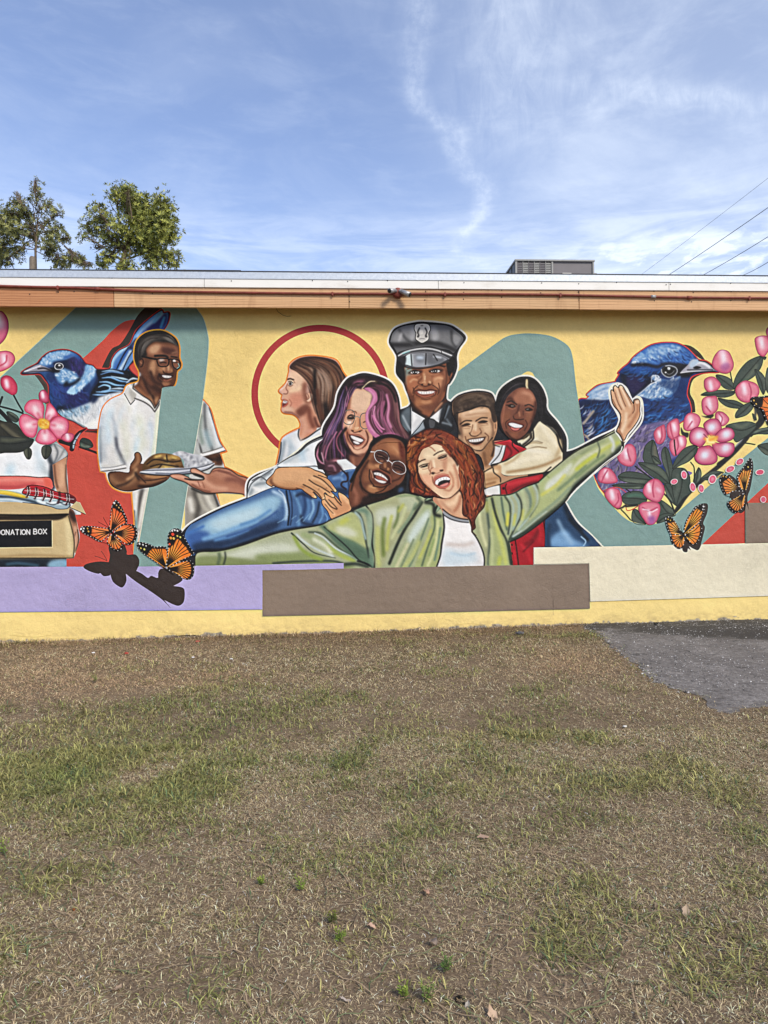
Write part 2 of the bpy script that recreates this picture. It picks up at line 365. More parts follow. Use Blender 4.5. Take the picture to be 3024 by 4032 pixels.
# woman with donation box (far left)
O(0,0)
def woman_box():
    O(0,0)
    ol="-60 1250* -60 2290* 575 2290* 575 2215* 637 2212* 655 2165* 690 2040 672 1924 650 1835* 745 1834* 692 1729* 665 1722* 650 1684 595 1650* 577 1400* 590 1310* 560 1265 480 1215 300 1195 100 1240*"
    RG('painted_woman', ol)
    CL(ol)
    F("-200 1200* 700 1200* 700 2290* -200 2290*", 'e4e9ec', sm=False)
    F("-80 1290 200 1290 420 1360 450 1500 300 1560 -80 1510*", 'eef1f3', 30)
    F("430 1210 590 1290 590 1400 500 1395 430 1400 400 1300", '3c434c', 10)
    F("460 1225 560 1270 585 1325 520 1375 470 1390 440 1300", 'c9c9c8', 10)
    S("470 1230 500 1300 470 1390", '5b6066', 12, 6); S("560 1265 530 1320 480 1395", '7b7b7c', 10, 6)
    S("500 1215 560 1260 590 1320 520 1370 470 1400", '22252b', 7, 1)
    S("360 1390 380 1450 440 1500", 'b9c4c8', 40, 20); S("330 1300 350 1380 330 1450", 'cfe0ea', 50, 25,.8); S("100 1420 80 1480", 'a9cfe2', 60, 25,.6)
    F("430 1400* 460 1395* 480 1600* 455 1640* 420 1560*", '2b303a', 10)
    # arm behind box
    O(0,1)
    F("455 0* 578 -70* 575 100 590 240* 500 245* 470 170*", 'c08d6c')
    S("530 0 540 90 530 180", 'e2b38e', 50, 16, .9); S("575 0 572 120 590 240", '57362a', 12, 5); S("470 0 480 120 500 200", '5d3a2c', 12, 6)
    F("590 370* 640 400 670 520 685 640 665 740 645 755 635 640 625 560 600 460*", 'a87356')
    S("650 540 655 620 650 700", 'd9a888', 26, 8); S("672 560 682 650 655 745", '4d2c22', 8, 3); S("655 580 640 640", '6b4030', 6, 2)
    F("622 612 640 610 645 640 630 640", 'e8c0a4', 2)
    F("590 380 650 420 660 500 610 470", '3b2620', 12)
    # jeans below box
    F("-80 800* 575 800* 575 890* -80 890*", '1b2530', sm=False); F("440 830 575 815 575 890 420 890", '8db4cc', 14); S("60 860 160 850 330 870", '3f6178', 20, 10)
    # rolled clothes
    F("-80 96* 200 96 330 108 420 108 450 130 462 180 440 215 380 220 300 185 190 205 60 215 -80 205*", 'dd6a62')
    S("0 130 200 125 400 135", 'ef9384', 26, 12); S("0 190 150 190 300 165", 'c04c4c', 24, 10); F("380 120 440 130 445 190 400 195", 'e36452', 10)
    S("-20 98 200 98 330 109 420 108 452 135 462 180", '1c1b20', 7, 1)
    F("-80 215* 60 220 210 250 320 290 440 300 580 310 608 350 590 380 520 385 440 365 340 345 200 330 90 320 -80 315*", '9eb3bc')
    F("-80 215* 60 225 180 255 250 280 180 290 60 262 -80 245*", 'd6b52f', 3); S("-20 232 80 240 190 265", 'f0d660', 14, 5)
    S("0 275 120 285 250 310 400 350", '2f3e4c', 20, 7); S("0 300 100 300 260 335", 'd7e3e8', 14, 5); S("330 310 380 330 470 330 560 335", 'e4eef2', 26, 7)
    S("520 325 560 345 590 340", '51636f', 10, 4); S("400 330 460 345 520 325 580 315", '2a3440', 7, 2); S("600 330 606 355 580 382 500 385 440 365 340 345 200 328", '171c24', 9, 2)
    F("205 215* 260 178 330 180 400 195 500 235 600 250 650 280 665 315 640 335 590 320 480 290 380 275 290 270 200 250", 'b3202c')
    F("560 240 650 285 650 330 590 310", '5a1620', 8)
    for x in (250, 320, 390, 450, 520, 590):
        yy=(x-205)*.19; S([[x-6,178+yy],[x-2,228+yy],[x-18,268+yy]], '3a0f16', 20, 3, .8)
        if x<480 or x>560: S([[x-14,180+yy],[x-10,228+yy],[x-26,264+yy]], 'f2e6e2', 4); S([[x+8,185+yy],[x+12,232+yy],[x-4,268+yy]], 'f2e6e2', 4)
    for dy in (14, 34, 58): S([[215,190+dy],[330,196+dy],[450,226+dy],[560,256+dy],[640,270+dy*.8]], '2d0d14' if dy!=34 else 'eadcd8', 4, 0, .8)
    S("205 215 260 178 330 180 400 195 500 235 600 250 650 280 668 315 640 336", '14070b', 7, 1); S("205 215 198 248 290 272 380 277 480 292 590 322 640 337", '14070b', 7, 1)
    # box
    F("-80 325* 90 320 200 328 340 345 440 365 500 385 580 382 605 360* 590 440* -80 440*", 'c9b183')
    F("660 318* 690 325* 745 430* 605 368*", 'cdb689', sm=False); S("745 430 605 368", '2e2418', 6, 1); S("660 318 690 325 745 430", 'f1e4bd', 4)
    F("-80 435* 590 425* 600 445* 640 640* 635 805* -80 808*", 'c3a878', sm=False)
    F("450 480 590 470 630 650 620 790 300 800 -60 800 -60 720 450 712", 'd0b988', 16); F("560 500 610 520 620 760 590 780", 'e2cf9e', 14)
    F("-80 440* 590 425* 560 455 440 480 -80 478*", '2a2017', 6); S("-20 432 300 436 590 428", '0f0c0a', 14, 3); S("0 500 450 490", 'efe0b4', 10, 5)
    S("-20 805 635 805", '0f0c0a', 8, 2); S("593 440 640 640 636 805", '241b13', 7, 2); S("-20 795 300 780 620 795", 'a68a5c', 16, 8)
    F("-80 487* 447 480* 450 708* -80 714*", '15151a'); S("452 482* 454 712* -20 718", 'e8d7a8', 5, 1)
    # lettering
    def word(txt, x, y, h, w, sl):
        G={'D':[[(0,0),(0,1)],[(0,0),(.5,.02),(.95,.3),(.95,.7),(.5,.98),(0,1)]],'O':[[(.5,0),(.95,.2),(1,.5),(.95,.8),(.5,1),(.05,.8),(0,.5),(.05,.2),(.5,0)]],
           'N':[[(0,1),(0,0)],[(0,0),(.9,1)],[(.9,1),(.9,0)]],'A':[[(0,1),(.5,0)],[(.5,0),(1,1)],[(.2,.66),(.8,.66)]],'T':[[(0,0),(1,0)],[(.5,0),(.5,1)]],'I':[[(.5,0),(.5,1)]],
           'B':[[(0,0),(0,1)],[(0,0),(.6,.02),(.8,.24),(.6,.46),(0,.47)],[(0,.47),(.7,.5),(.95,.74),(.7,.98),(0,1)]],'X':[[(0,0),(1,1)],[(1,0),(0,1)]]}
        for ch in txt:
            if ch==' ': x+=w*.55; continue
            ww = w*(.4 if ch=='I' else 1)
            for st in G[ch]:
                S([[x+ww*q[0]*.8, y+sl*(x)+h*q[1]] for q in st], 'f4f1ec', 7.5, sm=len(st)>3)
            x+=ww*1.08
    word('DONATION', -27, 562, 42, 37.5, -.012); word('BOX', 292, 558, 42, 38, -.01)
    CL()
woman_box()
# left bird, flowers, man with plate
def petal(pts, cx, cy, ink='a0324a', base='e88fa4', edge='d4466e'):
    F(pts, base); CLs=p.clipm; 
    P=p.pts(pts)-[p.ox,p.oy]; c=P.mean(0)
    CL(pts)
    S(pts, edge, 34, 10, .9, closed=True)
    q=c+(np.array([cx,cy])-c)*-.15
    S([list(q+[0,0]), list(c+(np.array([cx,cy])-c)*.45)], 'f8dfe4', 46, 14, .95, sm=False)
    S([list(c+(np.array([cx,cy])-c)*.3), [cx,cy]], 'd2566f', 26, 10, .8, sm=False)
    S(pts, ink, 9, 1.5, 1, closed=True)
    p.clipm=CLs
def bud(pts, hx, hy, hr=30, base='e6879c', dark='c04468', ink='9a3454', border=None, line=None):
    RG('painted_blossom', pts)
    if border: S(pts, border[0], border[1], 0, 1, closed=True)
    F(pts, base); CL(pts)
    S(pts, dark, 30, 9, .8, closed=True)
    S([[hx-hr*.2,hy-hr],[hx,hy],[hx+hr*.2,hy+hr]], 'f6d6e2', hr*1.35, hr*.36, .95)
    S([[hx,hy-hr*.4],[hx+4,hy+hr*.4]], 'f4eaf6', hr*.5, hr*.2, .8)
    if line: S(line, dark, 12, 4, .9)
    S(pts, ink, 8, 1.5, .9, closed=True); CL()
def leaf(pts, base='46524a', hi='7d8a78', vein=None, ink='1d221f'):
    F(pts, base); CL(pts)
    P=p.smooth(p.pts(pts),True)-[p.ox,p.oy]; c=P.mean(0); i=np.argmax(((P-c)**2).sum(1)); tip=P[i]; j=np.argmax(((P-tip)**2).sum(1)); b=P[j]
    n=np.array([-(tip-b)[1],(tip-b)[0]])/ (np.hypot(*(tip-b))+1e-6)*28
    S([list(b*.8+tip*.2+n),list(c+n*1.1),list(tip*.75+b*.25+n*.6)], hi, 30, 11, .75)
    S([list(b),list(c),list(tip)], ink, 7, 2, .8)
    S(pts, ink, 9, 3, .85, closed=True); CL()
O(0,0)
# cast shadow of bird
F("880 565* 960 410 1040 360 1120 240 1180 130 1240 60 1290 20* 1400 20* 1395 90* 1290 160 1130 380 1000 470 940 570*", DK, 1)
F("180 622* 320 520 400 440* 360 560 360 640 420 720 440 800 430 870* 390 880* 385 760 340 680 300 630*", '4b403b')
F("740 1095* 850 1090* 850 1135* 800 1125 730 1120*", '4b2f2a', 2)
birdL="192 608 240 575 320 535 350 500 385 465 430 435 500 418 560 415 620 428 680 460 715 500 745 535 800 550 840 582 950 575 965 520 985 470 1030 420 1100 385 1135 350 1180 250 1240 190 1310 130 1370 85 1400 70 1412 95 1460 92 1458 140 1440 190 1400 245 1300 330 1180 420 1160 500 1110 560 1140 610 1195 660 1200 720 1000 1090 880 1092 750 1090 640 1030 560 1000 500 950 455 900 430 830 425 720 395 670 350 620 280 618 200 620"
birdL=" ".join(birdL.split())
RG('painted_bird', birdL, 'small blue wren perched on a twig at the left end')
S(birdL, 'c63b3b', 24, closed=True); F(birdL, '2c4f86'); S(birdL,'14151f',9,2,closed=True)
CL(birdL)
# tail
F("940 575* 985 470 1030 420 1100 388 1160 290 1240 190 1310 130 1400 75 1450 95 1440 190 1400 245 1280 350 1170 450 1110 560 1060 600*", '4f82c0')
F("1250 240 1330 160 1420 95 1450 150 1400 240 1300 260", '2a2a66', 14); S("1400 95 1340 150 1240 230 1170 320", '9cc0e4', 30, 10); S("1385 100 1330 170", '5b9ecf', 26, 8); S("1420 130 1390 220", '3c86b8', 20, 6)
S("1250 260 1200 330 1130 380 1080 440", '274a94', 26, 8); S("1160 330 1110 380 1040 430 980 500 960 570", 'a9c9e6', 24, 7); S("1100 430 1050 500 1000 570", '2f5fae', 24, 8)
S("1130 420 1090 500 1040 580", 'b9cfe3', 22, 6); S("1160 440 1130 520 1080 570", '6f98c8', 20, 6); S("1110 390 1060 470 1010 575", '10131f', 9, 3); S("1165 400 1110 480 1060 590", '10131f', 8, 3); S("1150 510 1090 590", '10131f',10,4)
S("1180 320 1120 390 1150 400", '1a2244', 22, 8)
# body
F("400 620 560 560 700 480 760 540 760 640 800 760 800 860 720 900 620 950 560 960 500 940 450 890 430 800 425 720", '1e3566', 8)
F("440 700 560 700 640 760 600 860 480 850 440 780", '28458c', 24); F("560 780 700 760 780 840 700 890 600 920", '23275e', 22)
F("500 900 620 900 640 940 560 960 500 940", '0d1424', 12)
mot("440 640 600 640 760 760 780 880 560 940 450 880 430 780", 90, "3a5fa8 1b2c58 2a3f86 161d3c 2f2a6c", 50, 12, 60, 4, .6)
# crown
F("345 540 400 460 500 420 600 425 670 460 640 490 560 500 470 520 400 550", '6f9fd0', 8)
D("350 535 400 460 500 424 600 430 640 455 600 480 500 490 430 530", 170, "b9d3ea 9cc2e4 d6e4f0 5f93c8 7fb0dc", 20, 14, 70, 3, .8)
F("460 520 560 500 640 470 700 490 745 545 740 640 700 700 640 680 600 590 520 590 480 560", '14203f', 8); F("600 490 690 480 740 560 720 640 650 640", '3b2f70', 20,.8); S("560 480 640 455 700 500","2b5aa6",22,8); D("600 500 700 490 740 560 700 680 640 620",40,"20365f 3e3a86 14182e",40,10,75,3,.7)
# cheek
F("480 600 560 575 640 610 690 660 640 700 560 710 500 680", '6a9ccc', 8)
D("480 600 570 580 640 600 685 650 650 690 560 700 500 670", 80, "c8dcec e6eef4 8fb8dc 5b8cc0", 24, 13, 30, 3, .85)
F("380 585 440 565 500 560 520 600 480 612 430 600", '10131f', 6)
# beak
F("192 608* 250 575 320 540 360 545 430 575 440 590 350 600 270 612", '9a98a6', 2); S("215 600 290 572 350 550", 'd8d6e0', 12, 4); S("330 575 380 570 440 588", '17161f', 12, 3); S("200 610 300 600 440 592", '1c1a24', 6, 2)
# eye
F("472 555 485 530 515 524 542 535 550 560 530 582 500 585 478 575", 'b8c2cf', 1); F("478 556 490 534 515 529 538 540 544 560 527 577 502 580 484 571", '0c0d14', 1); F("505 540 520 538 526 548 514 554 504 550", 'e9edf2', 2); S("490 570 512 574 532 566", '6c7484', 4, 1)
# nape
F("745 545 800 550 835 585 820 640 780 680 740 720 690 760 650 790 580 780 640 710 700 660 730 600", '7fb0dc', 8)
D("750 550 830 580 800 650 740 720 650 790 590 775 650 700 720 640", 170, "b7d3ea d9e6f0 6ca0d4 8fbbe2", 30, 12, 110, 3, .8)
F("620 740 650 745 650 790 625 795 580 780 600 755", 'a9d0ea', 3); S("580 690 560 720 640 700 690 660", '0e1526', 22, 9); S("840 590 850 660 800 760 780 860", '141e3e', 26, 10)
# wing
F("840 585 940 575 1060 590 1140 610 1200 670 1160 700 1100 720 1060 780 960 790 860 830 780 830 800 760 850 680", '10131d', 4)
for a_,c_ in (("870 625 960 600 1060 615 1110 640",'3f6ea8'),("880 655 960 650 1040 680 1120 690",'5b94cc'),("860 690 930 690 1000 715 1080 720",'6ea6da'),("850 735 900 715 950 730 940 760 880 770",'7fb6e4'),("830 775 900 775 960 765 1060 770",'6fa2d2'),("800 800 850 800 930 800",'5a86ba'),("880 600 960 590 1030 600",'6f8fb4'),("1090 700 1140 660 1195 665",'c9ccd2'),("960 640 1060 660 1110 670",'a9c9e4'),("950 750 1030 745 1080 750",'a8b8c8')):
    S(a_, c_, (5,18,6), 3); S(a_, 'b5d6ee', (2,6,2), 2, .8)
F("1085 590 1130 600 1150 640 1110 660 1070 620", '0a0b10', 6); D("1070 590 1130 600 1140 640 1080 640", 20, "0a0b10 1f2a3a", 22, 5, 60, 1)
# belly
F("600 940 700 900 790 860 860 820 960 790 1060 780 1060 900 900 1092 750 1090 640 1030 560 1000 500 950", 'dfe2e4', 10)
F("500 950 600 930 700 910 780 880 740 960 640 990 560 980", '7fa9c8', 16, .9); D("500 940 620 930 760 890 700 970 600 1000 540 980", 70, "f0f3f5 5f8eb4 9fc2da 2d4256", 40, 6, 55, 2, .7)
D("620 980 800 880 960 800 1000 900 860 1085 740 1085", 150, "ffffff b9bdc2 8f949c e9ecee", 55, 6, 75, 2, .6, .25); F("720 1070 860 1000 870 1090 760 1092", 'f6f5f0', 12); S("560 1000 640 1035 750 1090", '62666c', 14, 6)
F("780 800 850 830 800 880 790 850", '1a2748', 12)
CL()
# foot and twig
S("520 1200 600 1225 620 1230", '1d1f1e', 34, 1); S("690 1250 780 1280 860 1310", '1d1a1a', 20, 1)
leaf("690 1195 720 1170 780 1190 808 1240 780 1262 720 1258 690 1240", '333a34')
S("745 1092 700 1120 650 1160 625 1210 610 1275", 'c63b3b', 26); S("745 1092 690 1125 655 1170 632 1215 622 1270", '15161c', (10,30,40,44,40)); S("690 1130 670 1180 680 1275",'b83535',6)
S("700 1125 665 1170 640 1220 635 1260", 'b7c6d4', (4,12,16,12), 4); S("640 1180 670 1190", '15161c', 6); S("625 1225 660 1235", '15161c', 6)
# flowers left
RG('painted_blossom', "-60 300* -60 60* 10 78 50 110 72 160 76 230 50 310 0 365*")
bud("-140 200 -60 90 10 76 50 110 72 160 76 230 50 310 0 365 -60 380", -10, 150, 50, 'd9708e','b0305c','8a2a4a')
bud("-60 440 0 425 60 420 110 440 132 490 110 545 60 580 0 602 -60 600", 40, 500, 34, 'e8889c', 'd04668', '8a2a4a', line="-20 560 50 520 60 460")
bud("5 680 15 650 50 632 90 640 125 670 150 720 148 780 115 805 80 790 35 760 10 720", 60, 705, 26, 'd84a66', 'a8204a','8a2a4a')
bud("335 820 340 780 380 755 420 800 420 860 380 870 345 850", 370, 800, 20, 'd06a88','a8204a','7a2244')
S("120 805 160 880 200 945", '1d2222', 14); S("0 900 60 915 130 935 200 960", '1d2222', 16); S("-20 920 40 980 110 1060", '20201f', 34); S("-10 900 20 820", '262c28', 20)
leaf("55 950 90 945 150 980 165 1020 130 1040 80 1000", '39423b')
leaf("-80 1020 40 1030 140 1050 200 1120 260 1180 240 1250 180 1295 60 1300 -80 1290", '33332c', '6d6852'); leaf("-60 1165 60 1155 180 1170 290 1180 270 1240 200 1290 60 1300 -60 1280", '303430', '5d614f')
leaf("205 1290 240 1255 270 1270 278 1310 260 1355 230 1350", '454a3f','6c6f5c'); leaf("358 1290 365 1250 400 1232 440 1250 448 1290 420 1340 392 1358 368 1330", '3e4238', '63665a')
flL="210 930 225 880 270 845 330 835 375 860 400 900 430 865 470 910 500 960 560 1010 598 1050 590 1110 560 1160 500 1185 480 1215 400 1235 330 1225 302 1175 240 1165 200 1130 170 1080 165 1010 185 970"
RG('painted_blossom', flL, 'open pink five petalled flower with a yellow centre below the left bird')
petal("340 1020 270 975 220 945 212 900 250 850 310 838 360 855 385 910 380 970 375 1010", 370, 1040)
petal("390 1010 395 940 410 885 430 868 470 910 500 960 500 985 460 1000 430 1030", 380, 1040)
petal("430 1040 480 990 530 985 580 1010 598 1050 590 1110 555 1165 500 1180 450 1130 425 1080", 385, 1045)
petal("380 1090 420 1095 470 1140 495 1190 440 1225 360 1228 310 1200 315 1160 340 1110", 380, 1050)
petal("330 1060 320 1130 290 1170 230 1155 185 1100 165 1040 180 980 230 965 300 1000 335 1020", 370, 1045)
F("330 1030 350 1005 390 1008 425 1030 425 1080 390 1098 350 1085 332 1060", 'eab43c', 5); D("335 1030 390 1010 422 1040 400 1090 350 1080", 30, "f6d670 d9862a f8e39a", 12, 10, 30, 2)
bud("530 1180 550 1140 600 1128 640 1145 630 1190 590 1210", 585, 1160, 20, 'e08a9c', 'c83a60','8a2a4a')
O(0,0)
# --- man with plate
manB="860 1404* 850 1300 850 1150 870 990 900 900 960 840 1060 790 1100 720 1190 690 1205 640 1200 590 1175 540 1160 470 1170 370 1200 310 1260 265 1340 245 1420 250 1500 295 1535 340 1550 400 1550 480 1568 530 1560 570 1530 600 1520 680 1490 730 1400 742* 1385 850* 1330 1404* 1285 1610* 1220 1950* 1165 2200* 1160 2060 1165 1900 1140 1640* 1060 1635 980 1600 935 1540 915 1470* 870 1460*"
RG('painted_man', manB+" 1165 2200*", 'man with thick dark glasses and white polo shirt serving a plate of food')
S(manB, 'ec962f', 22, closed=True); F(manB, 'dfdedd')
S("1160 2190* 1165 1900 1142 1640*", 'ec962f', 10)
CL(manB)
# shirt
F("870 1000 960 870 1090 800 1330 940 1385 860 1330 1404 1285 1610 860 1500", 'e3e2df', 6)
S("900 980 890 1150 900 1350", 'b8c0c6', 40, 20); S("960 960 1000 1100 1010 1250 1060 1380", '9aa4ae', 26, 14); S("1000 1170 1020 1270 1060 1350 1080 1400", '4b4b55', 16, 8); S("960 930 930 1040 940 1200", 'cfe3ee', 50, 22); S("1150 900 1200 1000 1180 1150", 'f4f4f2', 90, 30); S("1200 1000 1230 1200 1200 1300", 'cfd6b8', 60, 28, .6); S("1060 1040 1100 1200 1090 1350", 'd9dcc0', 50, 24, .6)
S("1190 1180 1170 1280", 'bcdcec', 40, 18, .7); S("1300 1050 1320 1200 1300 1380", 'ccd8e2', 36, 16); S("1360 900 1350 1100 1310 1380", 'dfe6c8', 20, 8); S("1380 860 1330 1404", 'eef4de', 8, 2); S("870 1080 868 1250 872 1380", '6e757d', 16, 8)
mot("880 1000 960 900 1100 840 1300 950 1330 1100 1280 1400 900 1400", 60, "ffffff c3ccd2 d8dac8 cfe0ea", 160, 30, 95, 12, .3, .25)
# sleeve and arm (row1 area)
F("870 1404* 1070 1404* 1090 1440* 900 1460*", 'dcdbd6', 4); S("875 1450 980 1435 1080 1420", 'f4f2ee', 26, 3); S("870 1462 980 1450 1090 1432", '2c2524', 7, 2); S("870 1432 980 1424 1080 1400", '8a8b8d', 6, 2)
# body below arm (strip)
F("1145 1640* 1290 1600* 1165 2290* 1150 2000*", 'cfcbc2', 6); S("1230 1620 1200 1760 1190 1950", '4e4a48', 34, 14); S("1180 1650 1175 1800 1170 1950", 'efece6', 26, 10); S("1260 1640 1230 1780 1200 1950", 'e9e8dc', 22, 8); S("1160 1800 1170 1950", '5b5752', 14, 7)
# neck
F("1205 640 1190 700 1150 740 1200 790 1290 850 1340 920 1390 830 1400 742 1300 640", '5a3422', 5)
F("1215 600 1260 700 1330 760 1400 790 1400 740 1300 690 1240 600", '3a2016', 12); S("1180 740 1250 800 1310 860 1340 890", 'a86e48', 26, 12); S("1300 800 1345 870 1360 830", 'b0805a', 34, 14); S("1220 690 1280 790", '7c4a30', 30, 14); S("1240 640 1270 740 1330 830", '2a150e', 18, 9)
S("1320 800 1345 900 1390 820", '3a2016', 10, 5)
# collar
F("1075 790* 1110 720 1160 690 1150 740 1180 770 1170 830 1130 885*", 'b9b6ae', 2); S("1110 740 1100 790 1130 860", 'dedcd6', 30, 9); S("1075 790* 1130 885* 1165 845", '15120f', 7, 1); S("1120 720 1150 750 1230 820 1300 870 1340 940* 1370 890 1390 850", 'e4e2dc', 26, 3); S("1150 745 1230 805 1300 852 1338 918* 1385 850", '15110f', 8, 2); S("1165 830 1240 860 1300 900 1338 948* 1385 870", '1a1614', 8, 2); S("1160 700 1150 740", '3a3532', 10, 4)
CL()
head="1180 470 1175 420 1190 360 1225 310 1280 275 1350 255 1430 260 1490 295 1525 345 1540 420 1540 500 1545 560 1520 620 1505 680 1470 720 1410 732 1370 715 1320 670 1270 620 1240 575 1215 570 1190 520"
CL(manB); F("1180 270 1300 230 1450 230 1540 300 1580 450 1590 560 1540 700 1480 760 1390 745 1340 700 1250 620 1190 590 1150 480 1150 380", '5e3825', 3)
F("1270 400 1330 360 1440 370 1530 390 1540 470 1440 470 1300 470 1265 440", '8e5a40', 12); F("1290 400 1340 365 1390 380 1350 440 1300 440", 'c99c78', 14); F("1400 390 1500 400 1520 450 1420 450", '4f2b22', 12)
S("1490 440 1530 430", '8c6148', 14, 6); F("1300 520 1340 500 1350 560 1330 640 1290 600", 'b98862', 14); F("1200 560 1260 540 1280 640 1330 700 1300 720 1220 620", '6a3e2a', 14)
S("1300 600 1330 680 1400 720", '3b2017', 26, 10); F("1360 560 1430 560 1440 600 1380 610", 'a4714e', 12); S("1380 620 1365 660 1400 690", '2c1510', 12, 5)
F("1440 560 1450 540 1475 560 1495 580 1490 610 1460 618 1440 600", '8f5c40', 5); F("1448 545 1462 545 1465 590 1450 590", 'c79a74', 6); F("1475 575 1492 580 1490 600 1475 598", 'a8764f', 4); S("1410 590 1420 612 1460 620 1495 612", '22100b', 8, 3); F("1405 565 1425 565 1425 590 1408 592", 'b98560', 5)
S("1500 570 1505 610 1490 640", '4a281c', 12, 5); F("1500 500 1540 520 1540 560 1510 560", '9b6a49', 8); F("1410 690 1460 695 1470 722 1420 730 1390 715", 'a06c4c', 9); S("1390 700 1420 735 1480 720", '2a140e', 12, 5)
S("1380 625 1400 640 1440 632 1490 635", '24100c', 14, 3); F("1390 628 1440 626 1492 636 1480 655 1450 662 1410 655", '2c0f10', 2); F("1402 632 1440 633 1484 640 1468 653 1435 655 1412 648", 'f0ece6', 1.5)
for x in (1418,1436,1452,1468): S([[x,634],[x,652]], '8a7c72', 2, 1)
S("1400 668 1440 680 1480 665", '9a5d48', 10, 4); S("1375 620 1385 650 1410 672", '1f0d09', 7, 3)
# ear
F("1195 500 1215 475 1245 480 1250 530 1235 570 1212 565 1200 540", '6b3f2b', 3); S("1205 500 1225 490 1240 510 1230 550 1215 560", '1d0e0a', 9, 3); S("1215 515 1225 530", 'a47452', 8, 3)
# hair
F("1205 560 1185 540 1150 470 1150 380 1190 290 1300 235 1450 235 1520 290 1548 375 1470 350 1400 345 1340 340 1290 370 1262 410 1270 460 1240 480 1200 500", '1d1816', 5)
H("1200 480 1200 380 1260 300 1350 270", "1250 450 1270 380 1340 335 1480 340", 90, "57504b 3a332f 0e0b0a 8b847e", 6, 1.5, .6)
H("1300 280 1400 270 1480 300 1530 370", "1330 330 1420 320 1480 350 1520 372", 50, "6b655f 2a2320 0e0b0a a59e96", 6, 1.5, .6)
# glasses
S("1230 468 1300 485 1365 495", '100d0d', 16, 1); S("1340 465 1390 462 1430 465 1450 478", '140f0e', 18, 3)
g="1362 492 1440 488 1460 500 1452 545 1425 556 1385 555 1366 535"; F(g,'7a4a36',4,.7); S(g,'100d0d',11,1,closed=True)
g="1492 495 1540 500 1555 525 1548 565 1525 578 1500 560 1490 530"; F(g,'7a4a36',4,.7); S(g,'100d0d',11,1,closed=True)
S("1455 500 1475 492 1495 498", '100d0d', 11, 1); F("1375 495 1400 492 1425 500 1400 512 1380 510", 'dcd8d2', 5, .8); F("1495 500 1515 500 1518 518 1500 518", 'f4f2ee', 4, .9); S("1385 525 1410 518 1435 525", '1b0d0a', 9, 3); S("1500 520 1530 522", '1b0d0a', 8, 3); S("1540 530 1550 555 1530 572", '86b8b4', 5, 1)
S("1480 470 1530 478", '1a0f0c', 12, 4)
CL()
# man's right half behind leg: sleeve, arm
O(1,0)
m2="100 850* 160 930 200 1080 240 1200 295 1285* 240 1300* 275 1404* 290 1470* 500 1560* 440 1660* 250 1650 200 1640* 265 1800* 200 1800* 0 1900* -60 1950* -60 1620* 20 1230* 75 990*"
RG('painted_man', m2+" 100 850*")
S("95 842 160 925 205 1080 245 1200 300 1290* 245 1305* 280 1420* 490 1520* 450 1670*", 'ec8430', 15); S("215 1655* 265 1850*", 'e98a2e', 12)
F(m2, 'cfcdc8'); CL(m2)
F("100 850* 160 930 200 1080 285 1255 80 1330 20 1300 60 1080", 'c3c6c4', 6); S("110 880 110 1000 130 1150 180 1280", '5c5f60', 20, 10); S("80 980 70 1100 90 1220", '8a9a90', 30, 14); S("160 960 200 1120 230 1240", 'e9ebea', 34, 14); S("120 1120 160 1240", 'a9c8cf', 40, 18,.8); S("40 1190 70 1250 90 1330", '2b2a2b', 12, 5); S("50 1200 40 1300 60 1320", 'b9bcb8', 30, 10)
S("150 910 190 1040 240 1200 285 1260", '2a2624', 9, 3); S("85 1320 180 1300 285 1262", 'efeeea', 34, 3); S("88 1305 180 1280 280 1245", '55524e', 6, 2); S("90 1340 180 1318 290 1282", '181412', 8, 2)
F("95 1345 240 1305 262 1404 180 1404 110 1390", '5a3826', 6); S("130 1360 190 1370 240 1350", '2d1a12', 40, 14); S("150 1390 200 1385", '9a6a4c', 24, 8)
# lower body strip
F("-60 1580* 210 1640* 260 1850* -60 1950*", '9c978c', 8); S("20 1640 60 1740 40 1860", '4f4b44', 40, 16); S("120 1650 170 1760 210 1800", 'd8d4c6', 40, 14); S("60 1660 100 1760 150 1810", 'bcb7a8', 34, 12); S("-20 1700 0 1800", 'dcd9cf', 40, 14); S("190 1660 240 1790", '3b3733', 14, 6); S("0 1610 100 1650 200 1650", '2c2825', 16, 6)
CL()
# teal leg in front
O(0,0)
F("1401 742* 1386 850* 1332 1404* 1285 1610* 1220 1950* 1165 2282* 1500 2282* 1560 1990* 1622 1604* 1689 1230* 1754 830* 1740 700* 1420 735*", TEAL)
S("1386 850 1332 1404 1285 1610 1165 2270", 'd6dfca', 5); S("1754 850 1689 1230 1622 1604 1560 1990", 'd6dfca', 5)
F("1186 1750* 1165 2050* 1150 2200* 1160 2282* 1190 2282*", TEAL)
